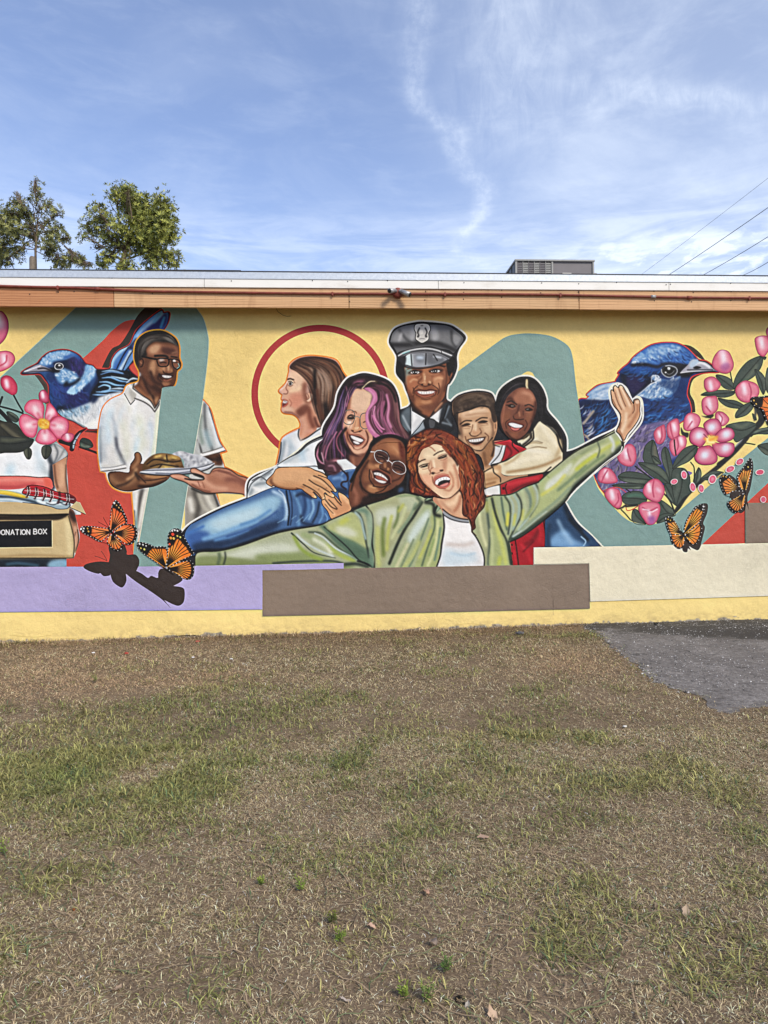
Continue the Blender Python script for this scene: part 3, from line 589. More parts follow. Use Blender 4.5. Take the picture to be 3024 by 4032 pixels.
# plate, hands
O(0,0)
F("1130 1400 1165 1350 1165 1310 1190 1296 1215 1315 1225 1360 1210 1390 1250 1404 1300 1480 1460 1490 1440 1540 1340 1590 1230 1610 1130 1635 1040 1625 970 1590 938 1530 940 1470 1020 1460 1110 1470 1120 1430", '6a4128')
S("1130 1400 1165 1350 1165 1310 1190 1296 1215 1315 1225 1360 1210 1395", '170e0a', 8, 1); CL("1130 1400 1165 1350 1165 1310 1190 1296 1215 1315 1225 1360 1210 1390 1250 1404 1300 1480 1460 1490 1440 1540 1340 1590 1230 1610 1130 1635 1040 1625 970 1590 938 1530 940 1470 1020 1460 1110 1470 1120 1430")
S("1190 1310 1195 1370 1150 1430", 'a5744e', 26, 9); S("960 1510 1010 1560 1100 1570 1180 1520", '9a6c48', 40, 16); S("1010 1590 1100 1560 1170 1480", '2a170f', 16, 8); S("1100 1530 1150 1500 1180 1440", 'c39468', 24, 10); S("1260 1500 1350 1510 1440 1495", 'c2905f', 24, 8); S("1220 1560 1300 1555 1420 1530", '8d5f3e', 30, 10); S("1200 1590 1300 1590 1440 1540", '1a0e09', 20, 8); S("1250 1540 1330 1535 1440 1515", '2a170f', 7, 3); S("1200 1500 1260 1560", '2a170f', 8, 4)
S("940 1480 945 1550 1000 1605 1080 1632 1200 1615", '170e0a', 9, 2); S("945 1470 1040 1455 1110 1470", '170e0a', 12, 5); S("1170 1470 1200 1530", '22120c', 18, 8)
CL()
pl="1210 1470 1300 1440 1500 1430 1659 1430 1800 1410 1850 1390 1840 1420 1780 1440 1659 1475 1500 1492 1350 1490 1240 1484"
RG('painted_plate', "1210 1470 1240 1404 1300 1340 1360 1310 1480 1310 1560 1290 1659 1300 1800 1360 1850 1390 1840 1420 1780 1440 1659 1475 1500 1492 1350 1490 1240 1484")
F("1235 1405 1290 1340 1350 1310 1420 1305 1490 1315 1550 1330 1580 1404 1580 1440 1400 1465 1250 1465", '5b3f20', 3)
CL("1235 1405 1290 1340 1350 1310 1420 1305 1490 1315 1550 1330 1580 1404 1580 1440 1400 1465 1250 1465")
for a_,c_ in (("1280 1400 1340 1375 1400 1380",'7c5a30'),("1340 1340 1400 1322 1440 1330",'a07c48'),("1460 1345 1510 1325 1545 1350",'b8924e'),("1400 1410 1460 1400 1500 1410",'a58a52'),("1320 1440 1360 1415 1400 1430",'8c6f42'),("1480 1400 1540 1380 1560 1400",'8a6436'),("1400 1440 1450 1425 1500 1440",'b59a5a')):
    S(a_, c_, 34, 9); 
for a_ in ("1490 1340 1520 1348","1345 1335 1390 1325","1425 1425 1450 1435","1380 1450 1400 1440","1420 1345 1440 1350"): S(a_, 'e2c36c', 14, 5)
for a_ in ("1270 1400 1330 1360 1400 1365 1450 1380","1440 1320 1450 1370 1500 1380 1560 1370","1300 1420 1380 1400 1440 1405 1540 1420","1400 1400 1360 1450"): S(a_, '1d120b', 10, 4)
CL()
F("1490 1310 1560 1285 1620 1300 1659 1310 1730 1320 1790 1350 1840 1385 1800 1410 1700 1440 1600 1440 1590 1370 1540 1330", 'c9cbcf', 3)
CL("1490 1310 1560 1285 1620 1300 1659 1310 1730 1320 1790 1350 1840 1385 1800 1410 1700 1440 1600 1440 1590 1370 1540 1330"); D("1500 1300 1600 1290 1800 1350 1800 1410 1620 1430", 90, "f4f5f7 9da1a9 6f737c dfe1e6 b9bcc4", 26, 22, 20, 6, .8, 1.2); CL()
F(pl, 'b9bcc6', 2); S("1215 1468 1350 1462 1500 1468 1659 1450 1800 1415 1850 1392", 'eef0f5', 9, 2); S("1215 1475 1300 1488 1450 1495 1600 1484 1700 1470 1800 1440 1848 1405", '14151c', 10, 2); S("1230 1455 1400 1450 1600 1440 1750 1420 1845 1388", '3d3f49', 6, 2); S("1350 1478 1500 1480 1650 1462", '7b7f8c', 14, 4)
# profile woman's hand under plate, forearm
O(1,1)
hd="-190 90 -110 80 -40 105 0 125 90 128 100 120 100 100 60 85 0 70 -10 40 30 30 100 70 150 80 180 40 230 25 320 40 400 90 490 130 490 260 420 250 300 240 200 245 120 240 60 215 0 190 -60 150 -150 120"
RG('painted_hand', hd, 'light skinned hand reaching under the plate of food')
F(hd, 'c08468'); S(hd,'2a1812',8,1.5,closed=True); CL(hd)
S("-170 98 -80 108 0 150 80 170", 'dca68a', 26, 9); S("0 50 60 75 130 110", 'e3b095', 26, 9); S("140 100 230 140 340 160 470 200", 'b17458', 60, 22); S("100 130 180 190 300 210", 'd9a384', 30, 14); S("0 170 80 215 160 235", '7c4a38', 14, 6); S("230 50 330 80 480 160", '7a4638', 14, 6); S("300 130 380 130 480 180", '8a5242', 40, 16); S("-60 120 0 130 90 128 104 118", '120a0a', 12, 2); S("180 60 220 50 330 70", '8a5444', 10, 4); S("50 140 70 190", '8a5040', 6, 3); S("90 150 110 200", '9a604a', 6, 3)
CL()
F("0 70* 20 92 100 118 95 95 40 75", '120d0e', 2)
def oc(sx, sy): p.ox, p.oy = sx*2.194444, (sy-1190)*2.194444
# ---- right bird, flowers (clipped by the letter's inner edge)
oc(2190,1560)
INN="185 -900* 185 0* 245 400* 320 690* 370 800 510 965 610 1055 700 1095 810 1107 900 1092 970 1060 1030 1012* 1100 940* 1250 815* 1600 520* 2400 -160* 2400 -900*"
Fx=p.fmask(INN,0,True); INNM=np.zeros((p.h,p.w),np.float32); INNM[Fx[1][1]:Fx[1][3],Fx[1][0]:Fx[1][2]]=Fx[0]
F(INN,'f6d889')
def CLi(pt=None):
    CL(pt) if pt else CL()
    p.clipm = INNM.copy() if pt is None else p.clipm*INNM
O(3,0)
CLi()
F("900 365* 960 370 1010 390 1070 440 1120 510* 1060 480 980 420*", DK, 1); F("1210 600* 1100 620 1020 660 990 720 985 790 1020 860 1030 950* 990 955* 960 860 955 740 990 650 1060 620*", DK, 1)
bR="20 860 90 835 110 810 90 800 130 760 200 715 330 690 345 670 375 620 360 612 400 570 450 530 500 470 580 410 650 370 740 352 850 352 920 375 970 410 1020 460 1060 500 1120 510 1180 550 1235 600 1150 605 1050 620 990 650 965 720 955 800 980 870 990 950 940 1010 860 1080 900 1200 850 1450 600 1700 250 1650 100 1300 60 1100"
RG('painted_bird', bR, 'large blue wren head behind the raised hand at the right')
S(bR, 'cc3f38', 20, closed=True); F(bR, '1c3872')
CLi(bR)
F("380 620 560 540 700 560 720 640 660 720 560 780 480 820 420 740", '0e1830', 14); F("400 560 600 540 760 540 700 600 500 620", '1e4f9c', 12); F("440 640 560 640 600 720 520 800 450 760",'26224e',14)
F("470 530 520 460 600 400 720 362 860 362 950 410 1020 480 960 540 860 520 760 540 640 540 560 520", '3d74bd', 10)
D("500 500 560 440 660 385 800 370 900 390 860 460 760 480 640 500 560 520", 150, "b9d4ec dbe8f2 7fb0dc 5c8fce a4c4e0", 34, 16, 25, 5, .75,.5); D("640 500 800 440 920 410 1000 480 940 530 760 540", 110, "2257ae 143a80 5b93d4 2c66bc 0f2a5e", 44, 12, 40, 3, .75); F("480 520 500 505 520 515 500 535",'e8f0f6',4); D("480 480 560 440 640 500 560 545 480 545",30,"cfe0f0 7fa9d8",26,12,20,3)
S("480 545 600 540 700 560 760 535 860 540 960 555", '0b1020', 26, 9); F("860 540 1000 560 990 640 900 650 860 620", '0b1020', 10)
D("400 580 560 560 700 590 720 640 560 680 420 640", 70, "2f6cbc 174a94 0d1c3c 3b80c8", 50, 12, -20, 4, .6)
# beak
F("965 540 1000 500 1050 500 1120 520 1180 555 1205 588 1100 595 980 600 900 610", 'a9a8b4', 3); S("1000 540 1080 525 1150 560", 'e9eaf0', 22, 7); F("975 530 1010 495 1060 500 1040 540 990 570", 'b9cde2', 8); F("1010 565 1040 552 1080 565 1050 578 1020 577", '17171d', 3); S("900 612 1000 598 1100 592 1205 590", 'e3e5ec', 9, 2.5); S("900 622 1000 612 1100 604 1200 596", '15151c', 12, 3); S("960 585 1060 585 1180 585", '3a3a44', 10, 4); S("1060 502 1130 520 1200 580", '101118', 14, 4)
# eye
F("735 580 760 552 810 548 860 565 870 600 850 630 810 650 770 640 745 620", '23262e', 2); F("750 590 770 562 810 558 845 575 850 600 830 625 800 632 770 620", '050608', 1); S("735 580 740 610 770 640 810 650 850 630 872 598 858 565 810 548 770 552", 'd3d8dd', 7, 1.5); F("790 560 812 566 806 586 788 580", 'cfd6dc', 2); S("775 610 800 624 830 612 846 590", '8c8f94', 7, 2); F("768 600 780 605 772 614 764 608", 'dfe4e8', 1)
# cheek
F("650 640 680 635 720 660 800 670 870 650 900 640 880 720 850 780 760 830 660 840 580 820 510 810 560 770 620 720 680 690", '7ea3cc', 6)
D("650 645 760 670 880 660 870 720 780 800 680 840 560 810 600 740 680 690", 130, "f1f5f9 d8e5f0 a9c6e2 5f8dc4 3b6cae", 34, 20, -60, 4, .8); D("700 700 880 680 860 780 700 840 620 820",40,"2a5aa0 1a3a70",24,7,-50,2,.6); S("650 690 655 640 700 635 720 655", 'e6eef5', 8, 2); S("510 815 570 770 640 710 690 690", 'eef2f6', 9, 2); S("640 650 600 720 520 790 490 830", '0c1530', 20, 8)
# shoulder white
F("90 800 200 720 340 695 380 760 330 830 200 850 100 840", 'b9cbdd', 8); D("100 800 220 730 340 710 340 800 220 850 120 850", 60, "e6edf4 8fb0d4 c8d6e4 5d88bd", 60, 18, -30, 5, .8)
# breast
mot("480 860 700 830 900 800 960 900 940 1000 700 1080 560 1060 440 1000", 170, "1a5aac 0f3f88 0c1838 3b86d0 1a3f7c 0b1228", 60, 16, -25, 4, .7,.4)
D("560 980 760 1000 900 960 860 1060 600 1080", 40, "4b92dc 70aee6 1a4a90", 30, 10, -30, 3, .8); F("700 700 900 660 960 760 940 860 800 880 840 780",'0f2a60',14,.6)
F("30 860 240 850 330 860 380 1000 300 1100 160 1180 80 1180 60 1080", '10224a', 8); D("40 880 260 860 360 980 300 1090 100 1150 60 1060", 90, "1d5296 2a6cb4 0a1228 0d1a3a 3a86cc", 80, 12, -50, 4, .7,.3); D("30 900 140 920 160 1100 90 1160 60 1050", 30, "8f8fb4 c8d0e0 b0a08a 5a5a84", 60, 12, -45, 3, .8,.3); S("60 1050 110 990 150 940", 'a89c8e', 20, 6); S("60 1140 90 1160 110 1190",'b5a38c',16,5)
# purple belly
F("520 1080 860 1010 920 1060 900 1300 700 1450 600 1800 100 1800 180 1500 380 1300 470 1170", '6e6290', 10); D("520 1090 860 1020 900 1120 760 1290 600 1300 480 1200", 130, "8a7cae 5a4e7c aaa0c4 3a3258 786a98 c4bcd0", 60, 9, -45, 3, .7,.3)
D("200 1404 420 1250 600 1250 700 1350 620 1500 500 1650 300 1700 150 1600", 180, "3a3844 a89fae 6c6478 d0c8c8 8a7a84 222028 b0a49a", 70, 10, -65, 3, .75,.4); D("520 1100 640 1100 560 1250 480 1200",20,"2a2a34 857a70",40,8,-50,3)
CLi()
F("890 1440* 1000 1470 960 1500 900 1480*",'7d6aa6',1)
# ---- flowers right
CLi()
K2='a8325a'
def lf(pts, **k):
    cm=p.clipm; leaf(pts, **k); p.clipm=INNM.copy()
_CL=CL
def budi(*a, **k):
    bud(*a, **k); p.clipm=INNM.copy()
oc(2190,1560)
# stems
S("1659 330 1540 470 1420 590 1250 730 1120 860 1030 1000", '262b2b', 40, 3); S("1659 350 1540 480 1440 570", '7d8894', 8, 4)
O(3,0)
S("1560 900 1600 980 1590 1040 1500 1130 1450 1200 1340 1320 1230 1400", '25292a', (60,64,50,40,36), 2); S("1450 1150 1420 1200 1370 1250", 'b8bfc8', 10, 5); S("1540 870 1550 940 1540 1020",'3b3f3e',20,5)
for q in ("1330 600 1345 680","1160 980 1158 1000","1450 1215 1520 1225 1600 1245","1510 1160 1560 1120 1659 1080","1400 690 1380 740 1360 780"): S(q,'262b2b',12)
lf("1205 630 1260 630 1330 660 1365 720 1360 755 1290 750 1235 700", hi='5c665c'); lf("1075 805 1130 770 1230 758 1360 765 1360 800 1280 825 1180 815", hi='5c665c'); lf("1225 825 1300 840 1380 850 1450 890 1430 920 1320 910 1250 870", hi='5c665c'); lf("1375 1000 1380 950 1440 890 1520 860 1530 910 1480 970 1420 995", hi='5c665c')
lf("1360 690 1400 600 1480 510 1580 465 1615 480 1600 560 1540 640 1460 690 1400 720 1360 755", hi='66705f'); lf("1540 580 1590 600 1630 650 1645 720 1620 800 1590 760 1560 680", hi='5c665c'); lf("1640 600 1659 560 1720 560 1720 800 1650 780 1630 700", hi='5c665c'); lf("1570 470 1640 470 1630 500 1600 480")
lf("1290 1070 1400 1035 1500 1030 1560 1060 1520 1120 1440 1180 1380 1210 1340 1150", hi='66705f'); lf("1500 1150 1560 1100 1659 1080 1700 1100 1659 1140 1580 1140"); lf("1520 960 1550 980 1560 1020 1530 1010"); lf("1565 1240 1620 1220 1700 1220 1700 1320 1640 1320 1590 1280", hi='66705f')
cm=p.clipm; CL(); leaf("1565 1240 1620 1218 1700 1220 1700 1320 1640 1320 1590 1280", hi='66705f'); leaf("1500 1150 1560 1100 1659 1080 1700 1100 1659 1140 1580 1140"); p.clipm=INNM.copy()
budi("1640 240 1659 215 1720 200 1720 300 1659 300 1640 270", 1680, 240, 20)
budi("1545 310 1590 290 1640 290 1659 310 1680 380 1650 440 1620 470 1580 455 1560 420 1545 360", 1600, 350, 36)
budi("1175 510 1195 460 1230 420 1270 410 1320 430 1350 490 1362 540 1345 590 1300 618 1240 608 1195 580 1175 550", 1270, 480, 50, base='e27c90'); F("1240 560 1300 520 1330 560 1280 600", '9a4a90', 12,.6)
budi("1102 700 1110 665 1150 643 1190 645 1220 670 1248 710 1230 750 1190 770 1140 775 1110 745", 1160, 720, 28); 
budi("1375 750 1400 710 1450 678 1510 685 1560 710 1582 760 1570 810 1520 850 1465 868 1410 845 1380 800", 1450, 750, 34, line="1490 700 1510 770 1500 840")
budi("1085 850 1110 820 1160 812 1210 815 1228 880 1220 930 1180 968 1140 980 1100 960 1085 910", 1150, 880, 34, line="1120 900 1160 950"); F("1080 980 1110 985 1150 975 1190 970 1170 1000 1120 998",'262b2b',2)
budi("1200 970 1220 943 1270 950 1310 985 1322 1020 1290 1060 1250 1070 1210 1040", 1250, 1010, 26, line="1230 960 1260 1000 1250 1050")
budi("925 1080 935 1000 970 960 1020 958 1060 980 1075 1020 1050 1080 990 1110 950 1110", 990, 1030, 34, line="960 1090 1000 1030"); F("905 1080 930 1120 970 1130 960 1170 910 1140",'262b2b',3)
budi("668 1140 690 1090 730 1068 760 1060 775 1130 765 1190 730 1225 690 1215", 715, 1140, 20, line="735 1080 740 1160 720 1210")
budi("780 1080 800 1040 850 1008 880 1015 895 1080 885 1150 850 1190 810 1180 785 1140", 845, 1080, 26, line="810 1050 820 1120 840 1180")
budi("805 1210 830 1180 880 1155 930 1155 955 1190 945 1250 905 1290 850 1330 810 1280", 905, 1200, 26, line="870 1170 880 1240 860 1300"); S("845 1190 850 1250 860 1320", '262b2b', 14)
# big flower
fR="1100 1050 1130 1020 1170 1005 1220 1010 1250 1050 1255 1090 1300 1085 1345 1095 1368 1140 1350 1190 1365 1225 1360 1290 1310 1335 1230 1335 1215 1380 1170 1404 1080 1404 1030 1370 1020 1320 1045 1260 1040 1245 990 1215 975 1160 990 1110 1040 1080 1100 1085"
RG('painted_blossom', fR, 'large open pink blossom with a golden centre beside the right bird')
def pet(pts, cx, cy, hx, hy):
    F(pts,'df8098'); cm=p.clipm; CL(pts); S(pts,'b43060',36,12,.9,closed=True); S([[hx-14,hy+10],[hx,hy],[hx+14,hy-10]],'e9dcec',62,20,.95); F([[hx-20,hy-20],[hx+16,hy-16],[hx+18,hy+18],[hx-16,hy+20]],'e2e8f2',10,.8); S([[hx*.4+cx*.6,hy*.4+cy*.6],[cx,cy]],'e05a6a',26,10,.9,sm=False); S(pts,'7a2048',9,2,1,closed=True); p.clipm=cm
pet("1140 1170 1080 1250 1030 1240 985 1210 975 1160 990 1110 1040 1078 1095 1085 1130 1120", 1150, 1190, 1060, 1150)
pet("1140 1140 1105 1090 1100 1050 1130 1020 1170 1005 1220 1010 1250 1050 1255 1100 1220 1140 1170 1160", 1155, 1180, 1170, 1080)
pet("1190 1170 1230 1110 1290 1083 1345 1095 1368 1140 1350 1185 1290 1210 1230 1210", 1160, 1190, 1295, 1140)
pet("1170 1210 1230 1215 1300 1210 1350 1215 1368 1240 1360 1290 1310 1335 1240 1335 1190 1290", 1160, 1190, 1290, 1260)
pet("1050 1260 1110 1240 1160 1240 1200 1290 1220 1340 1210 1380 1160 1404 1080 1404 1030 1370 1020 1320", 1150, 1200, 1110, 1320)
F("1120 1160 1180 1150 1220 1170 1210 1200 1170 1230 1120 1215", 'efc45a', 9); S("1100 1180 1160 1190 1220 1160", 'f2a23a', 12, 5); S("1130 1170 1140 1210 1190 1210",'fbe7a0',20,7); S("1100 1140 1130 1170",'7a2048',8,3)
oc(2190,1560)
lf("750 480 770 420 830 375 860 420 880 500 890 560 860 600 780 590 745 540", hi='7a7565'); lf("905 480 935 435 970 470 995 560 1010 640 990 760 940 640 910 560", hi='5c665c'); lf("1000 610 1030 540 1090 460 1160 425 1215 430 1210 490 1150 560 1070 600 1010 630", hi='66705f'); lf("825 515 860 520 900 560 905 590 860 585 830 550"); lf("705 580 760 570 860 590 940 650 980 740 970 770 900 740 800 680", hi='66705f')
lf("1000 640 1100 620 1150 680 1160 750 1170 830 1100 880 1040 950 1010 900 1000 800", hi='5c665c'); lf("930 760 990 760 1010 840 1030 940 980 900 950 850"); lf("1195 680 1225 615 1250 640 1250 700 1210 760 1180 740"); S("1160 570 1190 620 1190 740", '262b2b', 12); lf("1240 720 1330 650 1430 650 1440 670 1360 720", hi='5c665c')
lf("880 890 960 930 1020 990 1030 1030 980 1050 900 1070 880 1000", hi='66705f'); lf("650 1070 655 990 680 972 720 1000 780 1100 700 1110", hi='5c665c'); lf("530 690 600 650 720 660 830 710 800 760 640 750 560 730", hi='6d7768'); lf("480 770 560 750 700 755 790 770 740 800 600 800 520 790"); lf("560 870 620 825 720 820 780 870 770 920 680 940 590 930", hi='4f7a66'); lf("880 1040 940 1010 1020 1020 960 1070 870 1100")
S("680 605 740 650 820 710", '262b2b', 14); S("600 800 640 830",'262b2b',12); S("920 830 980 900 1020 1000", '262b2b', 16); S("560 980 600 1020 650 1080", '262b2b', 12); S("400 820 470 790 540 790 600 830",'cc3f38',6); S("600 950 610 985 650 980 720 940",'cc3f38',8); S("600 950 700 940", '262b2b', 20, 3); S("510 970 560 965 600 940",'262b2b',16,3)
budi("525 520 560 460 600 420 640 412 675 440 690 500 685 560 650 605 590 600 545 570", 600, 500, 30, line="610 440 620 500 640 560"); S("560 500 600 460 610 440",'f3c9d6',12,5,.7)
budi("355 700 375 640 420 615 470 630 510 680 528 735 490 752 420 755 370 740", 430, 670, 26, line="440 640 410 690 390 740")
budi("415 850 440 800 490 788 540 810 560 870 566 930 540 968 500 960 450 910", 480, 850, 30, line="530 840 535 900 500 950")
budi("745 820 770 760 820 720 870 715 910 750 935 810 920 870 880 915 820 905 770 870", 800, 790, 28, line="840 730 830 800 840 870"); S("870 800 890 820",'f0ccdc',30,10,.8)
budi("708 960 740 920 820 908 880 925 897 970 885 1030 850 1100 790 1110 750 1060 720 1010", 800, 1010, 22, line="740 960 800 990 870 960"); S("745 975 790 985 820 1000 870 975", 'f2d3de', 10, 3); F("790 1040 850 1040 840 1100 800 1100", '8a4aa8', 12,.6)
CL()
# ---- profile woman
O(1,0)
CR='f3ead3'
pw="840 600* 825 660 812 700 785 730 752 765 765 785 783 800 775 835 788 850 778 875 778 900 775 935 800 958 870 968 915 1000 938 1050 932 1088* 860 1120 790 1165 765 1210 755 1290 730 1404* 900 1500* 1400 1404* 1400 700* 1345 660 1300 600 1260 520 1200 485 1050 465 950 473 885 500 842 545"
RG('painted_woman', "840 600* 825 660 812 700 785 730 752 765 765 785 783 800 775 835 788 850 778 875 778 900 775 935 800 958 870 968 915 1000 938 1050 932 1088* 860 1120 790 1165 765 1210 755 1290 730 1404* 1140 1150* 1230 900* 1345 660 1300 600 1260 520 1200 485 1050 465 950 473 885 500 842 545", 'woman in profile facing left inside the red ring')
S(pw, 'ee8d2b', 24, closed=True); F(pw, 'd7a183'); CL(pw)
F("840 560 900 560 980 640 990 740 960 820 990 900 900 950 820 950 770 920 760 760 820 690", 'ddab8c', 4)
F("850 600 940 620 960 700 920 770 860 760 830 700 835 640", 'ecc6a6', 14); S("850 770 900 760 950 730", 'f2cfa8', 26, 10); F("850 800 960 790 950 900 880 920 840 870", 'd48f73', 18); F("960 700 1060 720 1060 830 1000 880 960 820", '8c5440', 16); S("980 640 1010 700 1000 780", 'c9a291', 30, 12)
F("760 760 790 745 830 755 825 785 790 792", 'e2b096', 4); S("790 792 820 792 828 770 815 755", '6e3a2c', 5, 2); S("820 690 800 730 765 758", 'f0cdb4', 12, 4); S("826 705 812 740 820 760", 'a96c55', 8, 4)
S("825 668 850 662 878 672", '2a1712', 12, 2); S("832 690 850 682 875 700", '1d1210', 6, 1); F("835 695 860 690 868 710 848 722 836 712", 'a9a7a6', 1.5); F("842 694 856 692 856 714 844 716", '2a1c18', 1.5); S("832 718 850 728 872 715", '6a3c30', 5, 2); S("880 685 890 700", '8c5a48', 5, 2)
F("782 850 800 845 828 858 820 890 795 908 780 900", '7a3730', 2); F("786 852 822 856 826 870 800 874 786 868", 'ded4cc', 1.5); S("785 905 800 900 820 885 828 870", 'c25c4a', 11, 3); S("782 845 800 838 825 850 832 858", 'b2604c', 6, 2); S("795 860 810 862 822 868", '7b5a50', 3, 1)
F("790 915 850 905 870 930 820 950 790 940", 'e3b79c', 8); S("800 950 870 958 930 1000", '8d5341', 12, 5); S("850 900 860 870 840 840", 'b5715b', 8, 4)
F("880 950 990 900 1060 960 1100 1080 1060 1140 940 1200 930 1120 945 1040 920 980", 'c98a6c', 8); F("900 940 980 880 1020 920 960 980 930 990", '7a4332', 14); S("960 1000 980 1080 960 1160", 'dca588', 34, 14); S("1010 930 1020 1000 1050 1080", '7a402f', 34, 14); S("1060 1000 1080 1060 1110 1090", '5b2c22', 22, 10); S("990 1120 1040 1110", 'd9a088', 30, 12)
F("990 800 1015 785 1045 800 1040 835 1010 862 988 850 1000 830", 'e3b294', 3); S("1000 850 1025 830 1040 800", 'f3d5bd', 8, 3); S("1000 795 1010 830 990 845", '6e3a2c', 6, 3)
F("850 545 900 500 970 475 1080 470 1220 500 1280 560 1330 650 1330 800 1240 980 1160 1090 1120 1080 1080 980 1060 900 1060 820 1030 770 1000 700 960 650 900 600 850 575", '3a241c', 3)
H("850 570 950 640 1020 740 1060 900 1110 1070", "1040 478 1200 520 1300 640 1290 800 1180 1060", 170, "6b4230 2a1712 8a5a3f 4b2c20 1d110e 9a7258", 12, 3, .7)
H("900 520 1000 560 1080 680 1090 860", "1060 490 1160 560 1210 720 1180 900", 30, "a98a72 8a6a56 c0a692", 14, 5, .6, tr=(.3,.8)); S("1100 600 1150 640 1190 740", 'a58a78', 40, 18, .7); S("1200 620 1250 720", '9a6a4a', 30, 14, .6)
S("1060 590 1060 700 1070 880", '150c0a', 26, 9); S("1150 880 1170 980 1140 1080", '180d0b', 40, 16); S("1080 760 1100 900 1130 1000", '5a3323', 30, 10)
F("930 1095 900 1110 800 1160 770 1220 750 1404 800 1470 1100 1404 1200 1100 1090 1085 1070 1110 1000 1170 935 1200 925 1150", 'dde0e2', 4)
S("925 1095 918 1150 935 1198* 1010 1160 1080 1110 1130 1080", '101216', 9, 2); S("800 1200 780 1300 760 1390", '8b97a0', 26, 12); S("900 1200 960 1240 940 1300", 'f1f2f1', 60, 24); S("830 1180 880 1280", 'b9c8d2', 30, 16); S("770 1210 765 1290 745 1390", '131316', 9, 2); S("850 1240 840 1330 800 1390", 'aebcc6', 24, 12)
CL()
# ---- cream border of the whole group
O(0,0)
grp="""1560 2000* 1659 1904 1900 1778 2129 1689* 2139 1554 2219 1484 2390 1418 2559 1300 2659 1210 2780 1150* 2785 1100 2810 1040 2890 910 2920 780 2990 670 3060 632 3160 612 3318 655
3398 715 3445 820 3460 925* 3520 905* 3545 860 3505 760 3483 700 3428 630 3418 580 3425 480 3405 430 3358 345 3388 250 3450 205 3570 175 3660 168 3860 188 3950 228 4026 305 3970 400 3948 470 3950 560 3925 640 3890 700 3868 725 3858 830 3893 860* 3960 802 4070 768 4170 765 4250 790 4282 860* 4310 770 4380 700 4490 645 4600 652 4680 730 4720 830 4730 930 4820 1040 4890 1160 4895 1290* 4977 1265
5157 1170 5305 1100 5350 1040 5345 980 5280 850 5270 760 5310 715 5350 710 5407 750 5457 850 5500 822 5537 850 5547 960 5530 1040 5460 1130 5390 1220 5355 1290 5207 1404 4977 1610 4880 1724* 4977 1890 5100 2010 5200 2112* 4600 2120* 4600 2260* 2979 2290* 2960 2255* 1700 2270* 1560 2260*"""
S(grp, CR, 30, closed=True)
F(grp, '222228')
def fig(name, ol, base, label=None):
    RG(name, ol, label); F(ol, base); CL(ol)
# ---- police woman
O(2,0)
pc="140 930* 230 890* 195 760 170 700 120 620 105 560 120 470 95 420 48 345 75 260 150 210 280 185 380 190 540 200 620 245 688 310 640 400 610 450 615 540 590 620 550 720 530 830 585 880* 600 1100* 400 1250* 150 1250* 120 1000*"
fig('painted_police_officer', pc, '16171d', 'smiling officer in a peaked grey cap with silver badge')
F("175 560 250 570 400 560 540 530 590 620 570 690 540 720 520 820 470 880 430 930 380 995 300 960 250 880 200 790 175 700", '945638', 3)
F("180 570 240 570 230 640 200 720 180 680", '7fa7a4', 5,.8); F("330 570 400 570 400 660 340 670", 'b8764e', 12); F("190 640 260 640 290 720 240 800 200 760", 'b06c48', 14); F("420 650 520 640 500 730 440 740", 'cc8e66', 14); F("200 740 240 800 300 900 250 880", '5b2f20', 12)
F("280 840 400 850 420 900 340 940 270 900", 'ae7048', 14); F("290 900 420 870 470 840 500 900 420 940 330 930", '6b3a28', 16,.8); F("460 540 540 540 545 640 500 620", '7a4630', 14); S("520 660 510 740 470 850", '70402b', 24, 12); S("500 560 530 640 530 720", 'a9684a', 16, 8)
# eyes brows
for (a_,b_) in (("205 610 260 582 330 592 320 615 260 625 215 620","210 606 262 584 330 596"),("385 590 440 572 510 580 500 602 445 612 395 608","385 592 440 570 512 580")):
    F(a_, '4a251a', 6); 
S("200 580 260 565 330 572", '6e3c28', 8, 3); S("395 562 450 545 520 560", '24120e', 9, 2); S("480 545 530 555", '1a0e0b', 7, 2)
F("225 605 262 590 305 600 290 618 250 620", 'e9e6e2', 1.5); F("400 596 440 580 482 590 470 605 430 608", 'e9e6e2', 1.5)
F("245 590 285 592 283 620 247 620", '160d0b', 1); F("418 582 458 582 456 608 420 608", '160d0b', 1); S("215 612 262 588 312 604", '140b09', 8, 1); S("390 604 440 578 492 592", '140b09', 8, 1)
F("272 602 280 602 280 609 272 609",'ffffff',.5); F("440 592 448 592 448 599 440 599",'ffffff',.5); F("250 602 256 602 256 609 250 609",'ffffff',.5); F("425 594 430 594 430 600 425 600",'ffffff',.5)
# nose mouth
F("340 600 380 600 420 690 400 715 350 725 300 705 290 690 330 660", 'b07450', 7); S("345 620 350 680 355 700", 'dcaa80', 14, 6); S("300 680 295 700 320 712", '5b2d1e', 6, 3); S("410 690 415 705 395 715", '5b2d1e', 6, 3); S("320 715 355 728 400 715", '3d1c13', 7, 3); S("315 620 320 660 300 690", '7c452d', 10, 5); F("385 680 405 685 405 700 388 700", 'd9a67e', 4)
F("265 770 320 755 360 760 400 752 455 768 430 800 380 815 320 815 285 800", '8a4230', 2); F("288 772 330 771 360 772 400 768 436 772 418 787 370 795 316 793", 'f4efe9', 1.5)
for x in range(300,440,22): S([[x,768],[x+2,795]], 'a99890', 2.5, .8)
S("262 770 300 758 360 764 400 755 458 768", '2c120e', 6, 1.5); S("290 803 350 822 420 803", 'b46a50', 14, 4); S("280 800 350 828 440 800", '3a1a12', 5, 2, .7); S("250 740 262 780 250 820", '5e301f', 8, 4); S("470 700 480 760 460 800", '5e301f', 8, 4); S("320 640 300 660", 'c58a62', 10,5); S("290 728 330 745", 'c58a62', 10,5)
F("550 620 585 610 580 660 560 700 548 680", '8a5238', 3); S("570 630 565 670", '3b1d14', 6, 2)
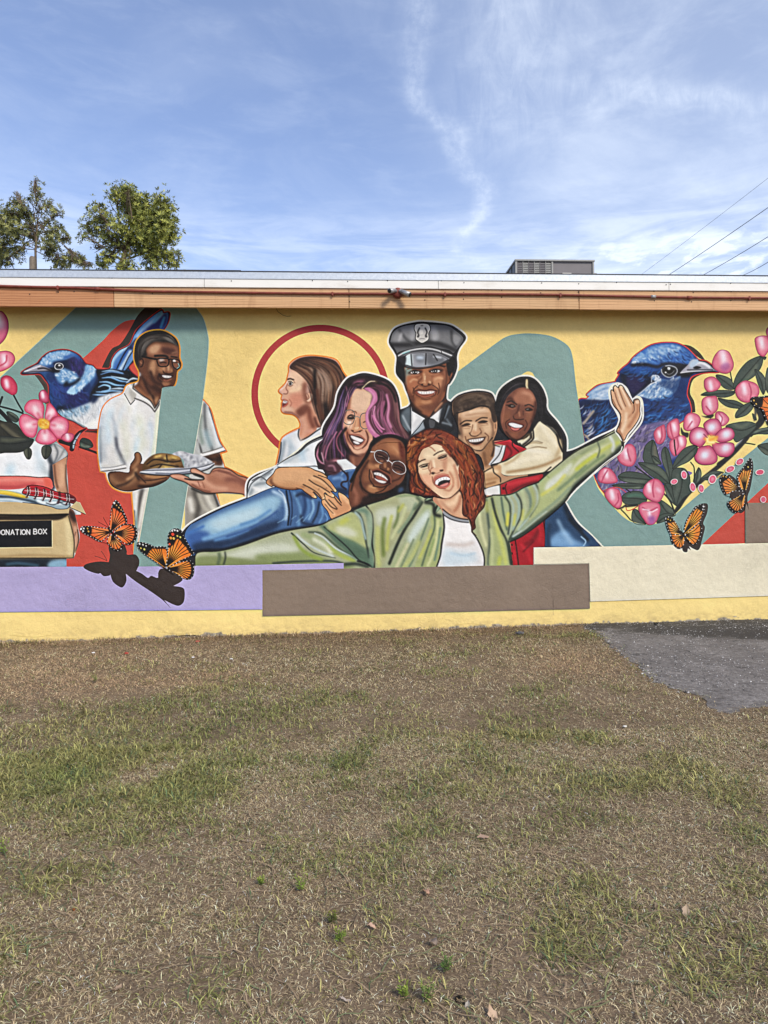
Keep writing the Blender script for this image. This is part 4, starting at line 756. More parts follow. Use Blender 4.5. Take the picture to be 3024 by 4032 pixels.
F("175 700 205 800 262 890 330 948 300 960 225 905 170 790", '33190f', 9, .85); F("545 720 525 830 470 905 420 950 470 945 550 850", '33190f', 9, .85)
S("225 690 250 668 285 672", 'e0ac80', 16, 6, .8); S("440 668 470 655 505 662", 'e0ac80', 16, 6, .8); S("330 862 365 868 400 858", 'd29a70', 20, 8, .8); S("300 560 360 550 420 556",'5e3020',14,6,.7); S("355 640 352 670",'eac29a',8,3,.9); S("330 695 345 690",'e4b48a',6,2,.8)
S("232 632 265 636 305 628", 'cc9470', 6, 2.5, .8); S("400 624 435 628 475 616", 'cc9470', 6, 2.5, .8); F("322 708 336 706 334 716 322 716", '1c0c08', 1.5); F("376 706 390 703 392 712 378 714", '1c0c08', 1.5)
S("292 722 268 742 252 765 250 790", '3e1e14', 7, 3); S("418 716 446 735 466 752 470 785", '3e1e14', 7, 3); S("262 770 275 800 310 822", '5a2c1c', 6, 3); S("456 768 440 802 410 820", '5a2c1c', 6, 3); S("320 835 360 842 400 834", '5e3020', 9, 4, .8); S("185 590 180 680 195 760",'3a1c12',12,6,.8); S("540 590 536 690 520 770",'4a2618',14,7,.8)
# neck/hair
F("240 890 300 950 390 990 450 930 530 830 545 870 480 960 390 1000 330 1000 250 950", '4a281c', 6); F("230 880 260 920 330 970 380 990 300 1000 240 950", '191014', 8); S("440 940 500 870", 'c28a66', 16, 7)
F("110 480 170 560 180 680 165 690 120 620 100 560", '0b0b0e', 3); F("540 520 600 450 615 500 615 560 590 600 560 640 545 590", '0b0b0e', 3)
# cap
F("48 345 75 260 150 210 280 187 380 190 540 200 620 245 688 315 640 400 600 440 560 415 480 400 380 380 250 400 130 430 105 460 95 420", '5d5e62')
F("70 300 120 240 230 210 240 300 150 340 80 350", '8b8c90', 18); F("420 210 560 230 650 310 600 390 500 360 440 290", '77787c', 18); F("400 220 460 240 470 320 420 350", 'a7a8ac', 16); F("230 220 270 230 260 330 220 320", 'a0a1a6', 14); S("60 370 200 370 350 350 500 370 620 420", '1d1d22', 34, 12); S("130 240 200 330 260 370", '47484c', 20, 10); S("580 250 590 340 620 390", '3d3e42', 22, 10); S("150 270 130 330", 'b0b0b4', 22, 10); F("600 280 660 310 630 370 600 350",'8f9094',10)
S("48 345 75 260 150 210 280 187 380 190 540 200 620 245 688 315 640 400 605 445", '0e0e12', 9, 1); S("48 345 100 430 108 470", '0e0e12', 10, 2)
F("105 470 180 420 300 395 420 400 540 430 590 470 600 440 560 500 470 450 330 430 190 440 110 490", '2a2b30', 3); S("115 470 200 425 330 402 440 412 590 465", 'c8c9cc', 14, 3); S("115 485 200 440 330 418 440 430 585 480", '4a4b50', 8, 2); S("160 445 220 425", '8fc9cc', 8, 3); S("110 500 200 450 330 432 460 445 560 490", '9c9da2', 8, 2); S("490 420 500 440", '111115', 5, 1)
F("185 470 240 445 370 440 470 455 555 500 540 520 460 545 360 560 250 565 190 548 175 510", '9fa1a8', 2); CL("185 470 240 445 370 440 470 455 555 500 540 520 460 545 360 560 250 565 190 548 175 510")
F("190 450 240 450 240 560 180 560", 'cfdfe2', 5); F("370 440 470 450 520 520 380 540", '6a6c72', 12); F("265 450 350 450 350 520 280 520", '7f848c', 14); S("290 480 330 480", 'c4d2e2', 24, 8); S("430 470 490 480", 'c9cfd6', 16, 6); S("180 545 300 570 460 545 560 495", '2b2c31', 12, 3)
for a_ in ("232 450 240 550","362 445 358 540","425 450 460 505"): S(a_, '0f0f13', 9, 1.5)
CL(pc); S("105 470 130 530 185 560 300 575 460 550 560 505 595 460", '0c0c10', 9, 2); F("110 480 185 470 180 540 150 530", '1f2026', 6)
F("270 195 330 185 385 195 400 235 385 270 385 320 355 345 325 355 295 340 270 315 275 270 260 235", 'cfcdca', 1); S("270 195 330 185 385 195 400 235 385 270 385 320 355 345 325 355 295 340 270 315 275 270 260 235", '111114', 7, 1, closed=True)
S("305 225 290 260 300 290", '3b3b3f', 12, 4); S("355 225 370 260 358 290", '3b3b3f', 12, 4); F("310 245 335 245 335 275 310 275", 'ece9e4', 3); F("285 290 300 290 300 305 285 305", '3b3b3f', 3); F("355 290 372 290 372 305 355 305", '3b3b3f', 3); S("305 320 325 316 350 318", '77777a', 6, 3); S("318 205 335 203", '46464a', 6, 2)
# uniform
F("235 900* 240 940* 360 1010* 235 1145*", 'd9dadb', 1); F("385 1010* 530 890* 480 1010* 470 1050* 430 1010*", 'd9dadb', 1); F("240 950* 290 1000* 240 1060*", 'f1f1f0', 8); F("235 1145 340 1020 350 1090 240 1150", '9aa4ac', 6); F("400 1010 500 920 480 990", 'f1f1f0', 8)
F("340 1020 385 1000 450 1030 440 1080 380 1095 350 1080", '1a1b20', 2); F("390 1010 440 1020 430 1080 395 1085", '4c4d52', 4); S("340 1020 300 1080 240 1145", '111116', 7, 1); S("385 1005 430 1020 480 1050", '111116', 7, 1)
F("150 960 220 900 232 1000 220 1100 180 1140 150 1050", '5d6971', 12); S("160 980 200 1060 230 1110", 'a9b3ba', 14, 7); F("500 900 560 870 580 1000 560 1080 480 1040", '262a30', 8); S("520 1000 540 950 560 900", '7e8a94', 14, 7); S("480 1060 520 980 545 890", '0e0e12', 14, 4); S("500 1040 580 1060", '8e98a0', 12, 6); S("540 1010 580 1070", '6a747c', 14, 7)
CL()
# ---- cardigan sleeve of profile woman
O(1,0)
sl="730 1404* 830 1340 930 1290 1010 1220 1140 1165 1150 1200 1080 1240 1060 1320 1090 1404* 1140 1500 900 1560 700 1600 480 1690* 495 1560 560 1500 720 1420"
RG('painted_sleeve', sl, 'pale grey cardigan sleeve below the woman in profile')
F(sl, 'd3d9db', 1); CL(sl)
F("950 1300 1060 1200 1140 1190 1060 1300 1060 1404 940 1404", 'e7ebee', 20); S("1000 1270 900 1330 800 1390", 'b4bec4', 22, 11); S("940 1260 960 1360", 'a9cbe0', 50, 22,.6); S("480 1650 520 1560 640 1480 700 1440", '30343a', 8, 2); S("520 1540 600 1510 690 1590", '15161a', 7, 2); S("500 1660 550 1580 640 1560", '8e989e', 24, 10); S("530 1600 580 1620 620 1610", 'f4f4f2', 24, 10); S("740 1424 900 1428 1060 1415 1100 1440", '1c1c20', 7, 2); S("600 1530 640 1490 680 1470", '70787e', 18, 8); S("735 1404 830 1345 930 1295 1010 1225 1135 1170", '16171b', 8, 2); S("760 1410 900 1400 1040 1400",'f0f2f2',20,8)
CL()
# ---- pink haired woman
O(1,0)
pk="1140 1120* 1165 1040 1240 910 1270 790 1330 690 1400 650 1500 635 1659 668 1739 740 1769 820 1790 940* 1800 1040 1880 1150 1860 1210 1700 1210 1600 1240 1480 1404* 1380 1500* 1090 1440* 1060 1300 1080 1230 1130 1180"
fig('painted_woman', pk, '2a1820', 'laughing woman with round glasses and long wavy pink and black hair')
F("1370 780 1460 745 1520 790 1540 900 1510 1000 1560 1150 1540 1250 1470 1330 1400 1310 1350 1240 1320 1150 1300 1060 1340 930", 'd9a184', 4)
F("1400 770 1500 760 1560 800 1530 900 1480 960 1390 930 1370 850", 'e9c3a4', 14); F("1340 1000 1400 990 1390 1080 1340 1080", 'eac6aa', 12); F("1500 950 1540 1000 1550 1100 1510 1120", 'd09070', 12); F("1310 1080 1360 1120 1350 1220 1330 1180", 'a8654a', 12); S("1370 780 1360 860 1350 930", '8a4a34', 16, 8)
S("1345 990 1370 980 1400 995", '1a0f0d', 8, 2); S("1340 1012 1370 1022 1400 1010", '6a3a2c', 5, 2); F("1340 995 1400 992 1395 1008 1350 1010", '2b1612', 3); S("1480 1040 1500 1030 1520 1042", '2b1612', 7, 2); S("1380 950 1410 945 1420 960", '5a3020', 6, 2)
F("1400 1000 1450 1000 1480 1090 1450 1125 1400 1125 1370 1105 1385 1080", 'd69a72', 6); S("1415 1010 1410 1070", 'f0c9a0', 12, 5); S("1375 1105 1400 1125 1430 1120 1470 1105", '5a2c20', 7, 3); S("1448 1010 1445 1080", '9a5a40', 8, 4); F("1405 1080 1430 1080 1430 1100 1408 1100", 'e8bb92', 4)
for c_ in ("1310 1020 1315 960 1340 935 1385 935 1405 970 1400 1020 1380 1052 1340 1055 1315 1040","1455 1060 1452 1000 1470 965 1510 960 1530 990 1530 1060 1510 1092 1480 1092 1460 1075"): S(c_, '6e6e66', 8, 1, closed=True)
S("1405 995 1425 988 1452 1000", '8b8a7e', 7, 1)
F("1358 1145 1400 1150 1450 1160 1490 1190 1470 1225 1430 1240 1390 1220 1370 1190", '3a1412', 2); F("1372 1152 1420 1165 1480 1190 1455 1210 1410 1195 1380 1175", 'f2eeea', 1.5); F("1390 1200 1430 1205 1450 1225 1415 1225", 'f2e9e6', 1.5); S("1355 1145 1400 1142 1450 1150 1495 1188", 'a05a48', 10, 3); S("1380 1215 1410 1245 1460 1232 1490 1200", 'b26a56', 12, 4); S("1355 1140 1370 1190 1400 1235", '1f0c0a', 6, 2)
S("1345 1130 1340 1180 1370 1230", '7a4030', 9, 5); S("1510 1130 1520 1190 1490 1240", '8a4c38', 12, 6); F("1390 1255 1450 1260 1470 1300 1420 1315 1385 1290", 'e3b394', 10); S("1360 1270 1400 1320 1470 1330 1530 1270", '4a2219', 12, 6)
F("1360 1320 1440 1330 1500 1310 1470 1404 1380 1404", '7c4a38', 8); S("1390 1350 1400 1404", 'a86e54', 22, 10)
S("1350 985 1375 972 1405 985", '0e0706', 7, 1.5); S("1345 1000 1370 1010 1402 1002", '0e0706', 6, 1.5); S("1350 1025 1375 1032 1400 1024", 'a96f56', 5, 2, .8); S("1380 1040 1360 1075 1345 1110",'b87458',9,4,.7); S("1415 1020 1405 1075", 'a7694c', 9, 4, .7); S("1430 1090 1440 1080", 'f4d8b4', 8, 3, .8); F("1380 1108 1395 1106 1395 1116 1382 1116", '2a100c', 1.5); F("1440 1116 1456 1110 1456 1120 1444 1122", '2a100c', 1.5)
S("1340 1120 1345 1170 1375 1225 1400 1262", '5a2a1e', 8, 3.5); S("1500 1110 1520 1160 1510 1220 1470 1262", '5a2a1e', 9, 4); S("1395 1265 1430 1275 1465 1262",'9a5c46',8,3,.8); S("1340 1230 1370 1290 1420 1320 1480 1310", '4a2018', 12, 5,.7); S("1360 1060 1350 1090",'f0caa8',12,5,.7)
# glass highlight
F("1350 1030 1375 1028 1370 1050 1345 1048", 'f3e2d2', 3,.7); F("1310 960 1330 940 1330 1010 1315 1020",'b57a64',5,.6)
# hair left
H("1330 700 1290 800 1260 950 1180 1100 1110 1230 1080 1330 1110 1404", "1480 680 1400 760 1330 900 1300 1060 1320 1200 1350 1290 1330 1404", 150, "150c12 2a1a2c 55406e 8f5a7c 3a2048 1a0f14 a0708c 4a2a30 2a1418", 13, 3, .8)
H("1400 690 1430 670 1480 660 1500 690", "1350 760 1400 730 1460 720 1500 720", 24, "7a3a50 c77a98 1a0f14 4a2a30", 10, 3, .8)
S("1370 700 1330 800 1340 860", '0d080b', 24, 8); S("1460 745 1400 720 1360 740 1330 800 1310 900 1280 960", '2a1420', 16, 5); S("1265 900 1250 980 1210 1060 1170 1130", '7a5aa8', 14, 5,.8); S("1300 860 1290 960 1240 1060 1210 1140", 'b9688e', 14, 4,.8); S("1330 730 1350 820 1330 900",'d07a9c',12,4,.7)
S("1330 1090 1290 1150 1310 1230 1350 1290", '0d080b', 22, 6); S("1250 1120 1200 1200 1170 1260 1150 1350", 'c47a96', 12, 4,.8); S("1290 1110 1250 1180 1260 1260 1310 1330", 'a85a70', 12, 4,.8); S("1100 1250 1080 1320 1110 1380 1160 1400", 'd48aa4', 14, 4,.8); S("1150 1240 1130 1320 1170 1380 1230 1390", '8a4a60', 16, 5,.8); S("1130 1210 1100 1260 1110 1340 1160 1404", '120a0e', 12, 3)
F("1180 1380 1230 1350 1290 1360 1320 1404 1250 1480 1180 1460", '7a4650', 8); S("1200 1390 1240 1370 1290 1390", 'c98a96', 18, 6); S("1120 1300 1140 1390",'e9c3ce',8,2,.8)
S("1470 745 1530 690 1580 685", 'e8d8b0', 9, 3); S("1590 690 1620 720 1659 710", '7d6238', 14, 6)
# hair right pink
H("1500 745 1590 760 1590 860 1510 970 1550 1100 1600 1170", "1560 690 1730 760 1760 900 1770 1040 1830 1130 1850 1180", 190, "6e3a46 a86488 2a141c 4a2230 8a4a66 7a4650 1a0c12 3a1c22", 15, 3, .8)
S("1290 800 1330 705 1400 655 1500 640 1659 672 1735 742 1775 850", '170c11', 34, 11, .85)
H("1600 700 1700 760 1740 900 1740 1030 1800 1150", "1659 680 1760 780 1780 920 1800 1060 1860 1180", 60, "3a1c20 5a2f34 241016 7a4a4c 9a6a70", 12, 3, .8); H("1560 900 1540 1000 1580 1100 1650 1170", "1640 860 1640 980 1680 1080 1740 1150", 40, "2a1018 7a3c58 b8688e 4a2030 dca0c0", 9, 2, .85)
H("1310 720 1270 850 1240 980 1170 1120 1100 1260", "1400 690 1340 820 1310 960 1260 1080 1220 1200", 45, "c890b4 6a5aa0 1a0f16 8a5a80 120a10", 8, 1.5, .85)
F("1490 740 1540 740 1590 780 1600 850 1560 900 1520 950 1530 1040 1570 1110 1630 1160 1590 1175 1530 1120 1500 1040 1505 950 1540 880 1560 820 1540 780 1500 760", 'c2729a', 3); S("1530 760 1575 810 1560 870 1515 960 1525 1050 1580 1130", 'dc94b8', 14, 5); S("1560 980 1590 1060 1640 1120", 'c06a98', 16, 4); S("1580 900 1570 980 1620 1070 1659 1100",'d88ab0',12,4); S("1550 940 1545 1030 1590 1110", '6a2a44', 6, 2)
S("1620 720 1700 800 1720 900 1730 1000 1800 1120", '5a2a38', 26, 9); S("1680 800 1700 900 1690 1000 1720 1080", 'cf86a8', 18, 7); S("1659 860 1640 960 1680 1060 1720 1130", 'a55a7c', 18, 6); S("1750 850 1770 950 1800 1060 1860 1170", '8a5a5a', 20, 8); S("1600 700 1680 720 1740 790 1760 860", '0f080a', 16, 5); S("1500 730 1560 700 1620 705",'201410',16,5); S("1659 1140 1740 1140 1800 1180", 'c06a96', 20, 8)
CL()
O(2,0)
# ---- boy
by="590 870* 620 830 700 795 800 780 900 790 945 830 960 900 970 970 975 1100 940 1200* 1050 1190* 1110 1185* 1200 1260* 1240 1270* 1240 2300* 900 2300* 860 1404 700 1300 640 1180 640 1080 600 980 588 920"
fig('painted_boy', by, 'b98f6c', 'grinning boy with brown quiff and red jacket')
F("640 960 720 930 830 910 900 910 930 1000 950 1100 930 1200 880 1250 840 1285 780 1280 730 1240 680 1180 650 1100 640 1020", 'c79c76', 3)
F("680 950 860 915 890 960 700 1000", 'dcb794', 10); S("700 980 800 965 890 960", 'b58862', 8, 5); S("740 950 860 930",'ecccaa',14,6); F("740 1040 790 1040 800 1120 770 1140 740 1120", 'e4c09a', 8); F("850 1060 920 1040 920 1120 870 1130", 'e2bd96', 12); F("660 1090 730 1080 730 1130 680 1130", 'e0b890', 12); F("640 1000 665 1020 680 1180 655 1120", '7a5640', 8); S("920 1010 945 1100 920 1200 870 1260", '7d5940', 18, 8)
S("655 1055 700 1025 755 1025", '2b1a12', 10, 2); S("795 1025 840 1000 890 1000", '2b1a12', 10, 2); F("665 1070 710 1045 745 1055 700 1072", '24140e', 3); F("808 1040 850 1020 895 1030 860 1045", '24140e', 3); S("670 1080 710 1068 750 1078", '7a5038', 5, 2); S("815 1052 855 1045 895 1050", '7a5038', 5, 2); S("790 1030 800 1020", '5c3a28', 8, 3); S("680 1092 740 1092", 'a57a5a', 4, 2); S("830 1065 900 1060",'a57a5a',4,2)
S("765 1060 755 1110 740 1135", '8c6246', 8, 4); S("735 1130 755 1155 800 1155 835 1125", '3a2016', 7, 2.5); F("760 1110 810 1105 830 1130 800 1148 765 1145", 'd3a27a', 5); S("790 1050 790 1110", 'f0d2ae', 14, 5); S("825 1090 840 1120 835 1140", '7a5038', 6, 3)
F("720 1190 760 1185 820 1175 872 1168 860 1200 820 1230 770 1232 735 1215", '3f1c16', 2); F("732 1190 790 1182 858 1172 845 1195 800 1208 745 1208", 'f3ede4', 1.5)
for x in range(752,856,20): S([[x,1186-(x-752)*.1],[x+2,1208-(x-752)*.1]], 'a59284', 2.5, .8)
S("715 1192 760 1178 820 1172 880 1164", '32170f', 6, 2); S("740 1222 790 1240 840 1225", 'b4795c', 9, 4); S("700 1160 712 1200 740 1240", '7a5038', 9, 4); S("870 1130 900 1160 895 1200", '7a5038', 9, 4); S("740 1250 800 1280 850 1275 900 1215 935 1170", '1d120e', 9, 3); F("760 1250 820 1245 820 1270 780 1272",'dbb28c',6)
F("950 1040 968 1030 972 1080 955 1120 945 1100", 'c59670', 2); S("960 1050 962 1090", '4a2d1e', 5, 2)
F("590 880 620 830 700 795 800 780 900 790 950 830 965 930 975 1020 950 1040 930 1010 920 950 890 910 820 905 730 935 660 940 640 970 640 1180 610 1060 600 1000", '3c2c23', 3)
H("610 920 700 860 820 840 900 860", "620 860 720 800 830 790 930 830", 60, "6b5544 2a1d16 8a7058 4e3b2e", 14, 5, .7); D("600 880 680 830 900 810 950 860 900 900 740 920 640 940", 60, "8a7460 5c4838 2e2119 75604e", 34, 22, -15, 7, .5, .6); S("620 960 730 930 830 895 900 905", '1b1310', 10, 4); S("610 980 620 1060 650 1140", '14100e', 22, 8); S("955 880 965 970", '1b1310', 16, 6)
F("640 1180 700 1240 740 1290 780 1320 800 1404 730 1404 640 1260", '17100e', 8)
F("850 1290 930 1190 960 1300 900 1404 840 1404", 'a5764f', 8); S("940 1200 950 1260 930 1330", '2b1a12', 14, 5); S("860 1300 880 1404", '7a5238', 20, 8); S("960 1240 990 1300 940 1390",'c9a07c',20,8)
F("960 1240* 1050 1235* 1040 1300 980 1404 900 1404* 950 1330*", 'dedede', 3); S("1020 1240 990 1320 920 1400", '17181c', 7, 2); S("950 1235 1000 1250",'17181c',6,2)
F("950 1215* 1100 1185 1130 1230 1220 1255 1230 1275 1150 1310 1060 1380 1010 1404 1030 1320 1055 1240*", 'b01f2b', 3); S("960 1215 1080 1195 1120 1230", 'd93340', 14, 5); S("1060 1240 1100 1300 1040 1380", '6b1018', 16, 7); S("1110 1190 1110 1240 1160 1290", '140a0c', 9, 3); S("1130 1240 1200 1250 1225 1270",'d93340',16,6); S("950 1215 1090 1185",'140a0c',6,1); S("1050 1240 1030 1330 1000 1400",'140a0c',6,1.5)
CL()
# ---- dark haired woman hugging
dw="965 860* 1000 770 1070 700 1170 660 1280 665 1350 740 1390 840 1395 950 1480 1040 1540 1140 1555 1290 1540 1404* 1460 1450 1300 1480 1100 1500 1040 1500 990 1460 940 1440 920 1404 1000 1380 1110 1330 1230 1270* 1130 1230* 1050 1150 1000 1090 975 1010 955 900"
fig('painted_woman', dw, '120f12', 'laughing dark haired woman in a cream jumper hugging the boy')
F("1080 790 1150 745 1230 740 1290 790 1320 860 1310 940 1280 1020 1250 1100 1200 1160 1150 1190 1080 1170 1030 1110 1005 1030 1010 950 1040 860", '7c4836', 4)
F("1160 760 1240 760 1300 830 1280 890 1180 880 1110 850", 'a86c50', 14); S("1200 780 1260 800 1280 840", 'c98f70', 26, 12); F("1020 960 1090 940 1080 1030 1030 1040", '8a5238', 12); F("1230 940 1290 940 1260 1030 1220 1030", '8f573d', 12); S("1060 840 1090 830 1120 870", '4a2318', 24, 10); S("1310 860 1300 960 1270 1040", '3f1d15', 20, 8); S("1040 880 1030 960 1020 1040",'a86a4e',10,5)
S("1060 865 1100 855 1145 885", '1a0d0b', 9, 2.5); S("1215 895 1250 885 1290 905", '1a0d0b', 9, 2.5); F("1065 895 1100 880 1135 900 1100 912", '1d0f0c', 2.5); F("1215 925 1250 912 1285 932 1240 942", '1d0f0c', 2.5); F("1095 890 1125 896 1100 904",'b8a89c',1,.5); F("1225 924 1250 920 1240 932",'b8a89c',1,.5); S("1050 890 1070 890", '3a1a12',8,3); S("1070 915 1110 925 1135 915",'a4664a',6,3); S("1220 950 1260 955",'a4664a',6,3)
S("1165 890 1150 950 1120 980", '3f1d15', 10, 5); F("1150 960 1190 940 1215 985 1200 1010 1150 1015 1115 1000 1120 975", '7c4632', 5); S("1165 950 1170 985", 'b57a58', 14, 5); S("1115 985 1125 1010 1165 1015 1205 1010", '1f0f0b', 6, 2.5); S("1200 940 1200 975",'4a261b',6,3)
F("1065 1045 1110 1035 1160 1050 1205 1060 1190 1090 1150 1112 1110 1110 1085 1085", '3a0f0f', 2); F("1075 1048 1110 1042 1160 1055 1195 1068 1175 1085 1130 1085 1090 1068", 'efecea', 1.5); F("1090 1078 1130 1090 1170 1088 1150 1108 1110 1105", 'd97b70', 2.5); S("1060 1045 1110 1030 1160 1045 1212 1058", '7a3a2c', 9, 3); S("1075 1075 1105 1115 1150 1122 1195 1090", '9a5240', 9, 3)
S("1085 1010 1050 1040 1055 1090", '4a241a', 8, 4); S("1220 1020 1235 1060 1210 1110", '4a241a', 8, 4); F("1090 1130 1150 1130 1150 1160 1100 1160", '95593f', 8); S("1050 1120 1100 1175 1160 1190 1210 1160", '2a120d', 12, 6)
H("1230 680 1150 690 1060 760 1000 870 985 1000", "1235 730 1150 740 1070 800 1030 870 1000 960", 40, "07060a 2a2429 4a4248 120f12", 7, 2, .7); H("1240 680 1300 720 1360 820 1370 960 1340 1080", "1240 740 1290 790 1320 880 1310 970 1280 1100", 50, "07060a 241f24 3a343a 120f12", 8, 2, .7); F("1222 672 1240 672 1240 740 1225 740", 'c9b48c', 3); S("1232 680 1225 720 1245 745", 'e4d4ae', 6, 2)
F("1150 1200 1230 1170 1280 1110 1330 1040 1360 1030 1400 1060 1480 1100 1520 1200 1540 1290 1530 1404 1460 1450 1300 1480 1100 1500 1010 1480 980 1404 1060 1370 1150 1310 1230 1270 1180 1230", 'e5d9b8', 4)
S("1180 1220 1260 1190 1320 1180", 'f4ecd2', 24, 9); S("1190 1250 1280 1215 1360 1220", 'b9a47e', 10, 4); S("1230 1270 1320 1250 1400 1260", '9c8663', 10, 4); S("1240 1280 1330 1290 1420 1300", 'f6eed8', 40, 16); S("1100 1404 1250 1350 1400 1330", 'f3e9cd', 50, 18); S("1060 1470 1250 1440 1400 1400 1520 1340", 'a8875c', 22, 9); S("1350 1060 1420 1150 1500 1240", 'f2e8cc', 34, 14); S("1500 1150 1520 1250 1480 1340", 'c4ad84', 30, 12); S("1200 1180 1250 1140 1280 1180",'6a5638',14,6); S("1040 1400 1120 1360 1180 1300", 'c0a67c', 18, 8); S("1200 1230 1300 1200 1370 1215", '7e6c50', 5, 2)
S("1280 1080 1290 1150 1280 1190 1200 1250 1170 1220", '0d0b0e', 12, 3); S("1270 1130 1260 1180 1190 1240", '0d0b0e', 16, 5); S("1330 940 1350 1020 1430 1080 1490 1150 1510 1220 1540 1290", '0d0b0e', 16, 3); S("1380 970 1420 1030 1490 1110 1520 1170", '0d0b0e', 26, 5); S("1400 1060 1450 1100 1480 1140",'9aa08a',8,2,.7)
# hands of hugging woman
CL(); O(2,1)
F("850 60 920 20 1000 0 1010 60 990 130 1010 150 960 185 880 205 860 150", 'cfa578', 5); S("880 60 930 50 980 60", 'ecd2aa', 26, 10); S("880 130 940 120 990 110", 'b5875a', 22, 9); S("880 170 960 150", '9a6d46', 16, 7); S("850 70 900 40 940 20", '15100e', 8, 2); S("940 30 950 70 1000 110 1005 150", '15100e', 9, 2); S("870 210 940 190 1030 160 1130 120 1300 90 1370 75 1440 20", '15100e', 10, 2)
CL()
F("870 212 1000 180 1010 250 880 262", 'e6e4e0', 2); F("1003 175* 1130 125* 1300 95 1365 80 1370 110 1340 150 1200 200 1100 250 1005 255*", 'a81824', 2); S("1060 170 1200 140 1330 110", 'cf2c38', 30, 12); S("1055 165 1045 200 1060 250", '3a070c', 10, 3); F("1022 195 1038 195 1038 212 1022 212",'16060a',1.5); S("1000 178 1005 255", '15100e', 7, 2); S("1100 230 1200 180 1320 150", '5a0d15', 20, 9)
# red jacket lower and jeans
RG('painted_red_jacket', "1065 660* 1385 480* 1390 700* 1290 715* 1290 862* 1105 866*", 'lower part of the red jacket with small black buttons')
F("1060 650* 1385 480* 1395 600 1390 708* 1290 714* 1290 870* 1100 870*", 'a81522', 1); S("1200 700 1280 650 1340 560", '7a0d18', 30, 14); S("1120 740 1140 850",'c81e2c',16,6); S("1130 640 1145 740 1160 866", '1a070a', 9, 2); S("1068 650 1085 750 1105 866", '1a070a', 10, 2); S("1180 680 1240 760 1270 850", 'c41f2c', 30, 14); S("1200 750 1290 660", '6a0a14', 12, 6); S("1375 480 1392 600 1390 700",'1a070a',10,3); S("1330 500 1350 580 1340 660",'c01c28',22,10)
for y in (690,765,835): F([[1096,y-8],[1108,y-8],[1110,y+8],[1098,y+8]], '120508', 1)
jn="1390 480* 1560 330* 1659 490 1800 620 1860 700* 1659 710* 1390 705*"
RG('painted_jeans', jn, 'blue jeans leg between red jacket and cream band')
F(jn, '27466a'); CL(jn); F("1450 620 1560 560 1640 640 1760 712 1450 712", '7aa6cf', 20); S("1500 480 1560 600 1620 680", '9cc0df', 30, 14,.8); S("1560 350 1600 450 1700 560", '12202f', 40, 16); S("1600 470 1680 560 1760 650", '0f1b28', 24, 9); S("1700 620 1740 660 1720 700",'a8cbe6',10,4); S("1430 520 1410 600 1420 700",'1b3350',30,12); CL()
# ---- white tee and denim shirt, arm
O(1,1)
F("1260 20* 1250 -40* 1330 -50* 1420 20* 1390 60* 1280 60*", 'dfe2e3', 3)
dn="0 505* 120 440 240 385 470 290 700 195 850 200 1000 190 1150 120 1180 95 1310 50 1400 38 1420 60 1400 150 1360 250 1370 300 1240 470 1190 500 1130 530 1000 540 860 565 700 600 450 690 250 745 100 745 30 780 -40 760 -60 600"
RG('painted_man', dn, 'laughing man in a denim blue shirt with thin round glasses')
F(dn, '44699a', 1); CL(dn)
F("-40 640 100 500 300 400 500 330 700 260 780 300 700 420 540 500 380 560 200 620 80 680", '9cc4dc', 22); F("160 500 380 420 600 360 540 460 380 520 240 560", 'c0dbe6', 26); S("700 230 760 260 800 300 820 400 810 470", 'b4d0e8', 26, 11); S("750 220 790 260 810 330",'dce9f4',10,4,.8)
F("-40 600 60 560 160 600 120 680 20 740 -60 760", '3a62a4', 20); F("0 690 160 650 340 640 500 560 660 500 760 480 720 560 500 640 260 720 60 760", '1d3152', 20); S("-40 760 120 740 280 730 450 680 700 595 860 560 1000 540 1130 525 1200 490", '0c111c', 30, 8)
S("100 640 240 600 400 540 560 490", '7fb1dc', 30, 12); S("200 650 350 610 480 560",'5f92c8',24,10); S("300 620 480 560 640 470 740 400", '3b5f96', 16, 7); S("420 520 560 470 680 390", '5c8fc2', 20, 9); S("-30 590 40 560 100 530",'3f72b8',24,10)
S("815 225 825 300 840 400 830 520", '101828', 14, 4); S("840 220 860 300 865 420 850 520", '22365a', 12, 4); S("880 240 920 330 940 420 920 520", '6fa0cc', 20, 8); S("960 230 980 340 960 440", '24406e', 26, 10); S("1040 300 1050 380 1010 470", '8cb8dc', 18, 7); S("1000 300 1010 380 990 460", '5a8cc0', 18, 8); S("1100 320 1080 420 1040 500", '16263f', 14, 6); S("1120 360 1130 430 1100 500", '6a9ccc', 14, 6); S("940 440 960 500 1040 520", '1b2c4a', 24, 10); S("1150 420 1170 460 1160 500", '6f9cc8', 10, 4); S("900 270 950 250 1040 290", '16233c', 20, 8)
for q in ("860 470 900 440","900 500 960 450","960 490 1020 420","780 480 830 430","740 500 800 470"): S(q,'8fb8d8',8,3,.6)
F("1180 100 1300 60 1400 50 1390 140 1350 220 1280 200 1200 160", '3d6296', 10); S("1220 120 1280 110 1310 140", '7398c4', 24, 10); S("1340 60 1350 150 1360 250", '142036', 14, 6); S("1330 110 1330 200", '4c74ac', 24, 10); F("1240 200 1340 210 1350 260 1280 250", '1b2b48', 10); S("1290 90 1320 60 1390 40",'83a6cc',12,5)
S("0 505 240 385 470 290 700 193 850 200", '0d1018', 9, 2)
CL()
# curl
S("1240 -20 1290 40 1340 90 1340 140 1300 150 1290 180 1330 210", '23151c', 14, 3); F("1150 -20 1220 -30 1290 20 1280 60 1230 90 1180 80 1150 40", '4a2a34', 8); S("1180 10 1220 10 1240 50", 'a87484', 14, 5)
